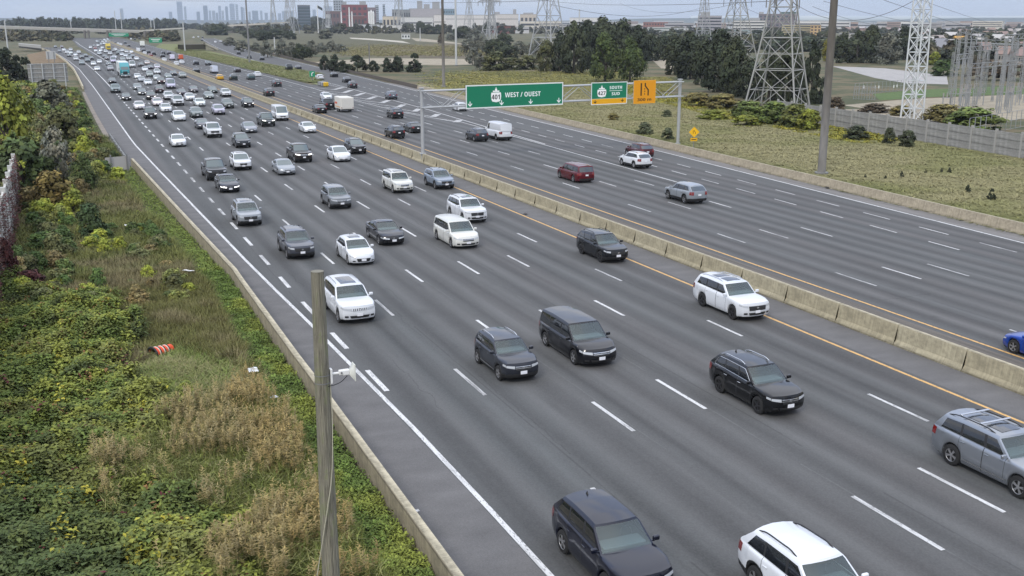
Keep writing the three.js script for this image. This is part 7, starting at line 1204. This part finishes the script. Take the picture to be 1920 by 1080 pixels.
// ------------------------------------------------------------------ hills on the horizon
{
  const p = [], N = 160, R = 9000; for (let i = 0; i < N; i++) { const f = j => { const a = lerp(-1.3, .75, j / N) + Math.PI / 2 - YAW; const h = 8 + 46 * fbm(j * .09, 4, 4); return [Math.cos(a) * R, h, -Math.sin(a) * R]; }; const a = f(i), b = f(i + 1); const q = [[a[0], -5, a[2]], [b[0], -5, b[2]], b, a, [b[0] * 1.15, -5, b[2] * 1.15], [a[0] * 1.15, -5, a[2] * 1.15]]; for (const k of [0, 1, 2, 0, 2, 3, 3, 2, 4, 3, 4, 5]) p.push(...q[k]); }
  struct('hills', tri(p), bm(.10, .13, .12, 1), 'low hazy wooded ridge along the horizon');
}
// ------------------------------------------------------------------ small things on the bank and the shoulder
{
  const P = g(303, 674), t = thing('traffic_barrel', 'orange and white striped traffic barrel lying on its side in the grass', 'barrel', [P.x, .36, P.z], .62); t.scale.setScalar(1.15);
  const R = y => .235 + .05 * (y < .06 ? 1 : 0) - .03 * y, o = std(new THREE.Color('#e04a16'), .5), w = std(lin(.62, .50, .42), .45);
  const ring = (a, b, r0, r1, m, nm) => { const c = new THREE.CylinderGeometry(r1, r0, b - a, 22, 1, true); c.translate(0, (a + b) / 2, 0); c.rotateZ(-Math.PI / 2); const q = mesh(nm, c, m, t); m.side = THREE.DoubleSide; return q; };
  const seg = [[0, .19, o], [.19, .25, w], [.25, .42, o], [.42, .48, w], [.48, .64, o], [.64, .70, w], [.70, .92, o]]; for (const [a, b, m] of seg) ring(a - .42, b - .42, .29 - a * .09, .29 - b * .09, m, m === o ? 'orange_band' : 'reflective_band');
  for (const y of [.19, .25, .42, .48, .64, .70]) { const tr = new THREE.TorusGeometry(.292 - y * .09, .026, 6, 20); tr.rotateY(Math.PI / 2); tr.translate(y - .42, 0, 0); mesh('rib', tr, y === .25 || y === .48 || y === .70 ? M.black : w, t); }
  const base = new THREE.TorusGeometry(.30, .045, 8, 22); base.rotateY(Math.PI / 2); base.translate(-.42, 0, 0); mesh('base_rim', base, M.black, t); const inn = new THREE.CircleGeometry(.27, 22); inn.rotateY(-Math.PI / 2); inn.translate(-.2, 0, 0); mesh('dark_inside', inn, M.black, t);
  const top = new THREE.CircleGeometry(.207, 20); top.rotateY(Math.PI / 2); top.translate(.5, 0, 0); mesh('lid', top, o, t);
  const scrap = (label, px, py, L, W, col, y = .55) => { seed(px); const Q = g(px, py), p = [], f = (i, j) => [(i / 4 - .5) * L, .10 * fbm(i * .9 + px, j * .9, 2) + .03, (j / 3 - .5) * W]; for (let i = 0; i < 4; i++) for (let j = 0; j < 3; j++) { const a = f(i, j), b = f(i + 1, j), c = f(i + 1, j + 1), d = f(i, j + 1); p.push(...a, ...c, ...b, ...a, ...d, ...c); } const gm = toCreasedNormals(tri(p), .8); const th = thing('litter', label, 'litter', [Q.x, y, Q.z], rr(0, 3)); mesh('crumpled_sheet', gm, new THREE.MeshStandardMaterial({ color: lin(...col), roughness: .7, side: THREE.DoubleSide }), th); };
  scrap('long white scrap lying in the grass left of the barrier', 354, 526, .75, .28, [.7, .7, .68]); scrap('bluish white plastic bag in the weeds by the barrier', 476, 719, .62, .4, [.68, .72, .76]); scrap('white scrap near the barrier left of the pole', 514, 772, .35, .25, [.7, .7, .7]); scrap('small white scrap on the asphalt shoulder near the barrier', 782, 963, .16, .12, [.7, .7, .7], .02); scrap('pale bag in the lower left vines', 142, 1035, .25, .2, [.55, .55, .6], .9); scrap('tiny white scrap in the brown grass', 240, 437, .4, .2, [.7, .7, .7]);
  scrap('dark tyre scrap on the shoulder beside the barrier', 268, 318, .55, .25, [.02, .02, .02], .02); scrap('dark debris at the foot of the median barrier', 985, 402, .5, .3, [.05, .04, .035], .02); scrap('small dark debris by the far right barrier', 1330, 297, .9, .4, [.05, .03, .03], .02); scrap('dark strip of debris on the far right shoulder', 1551, 353, .8, .3, [.02, .02, .02], .02);
}
renderer.render(scene, camera);
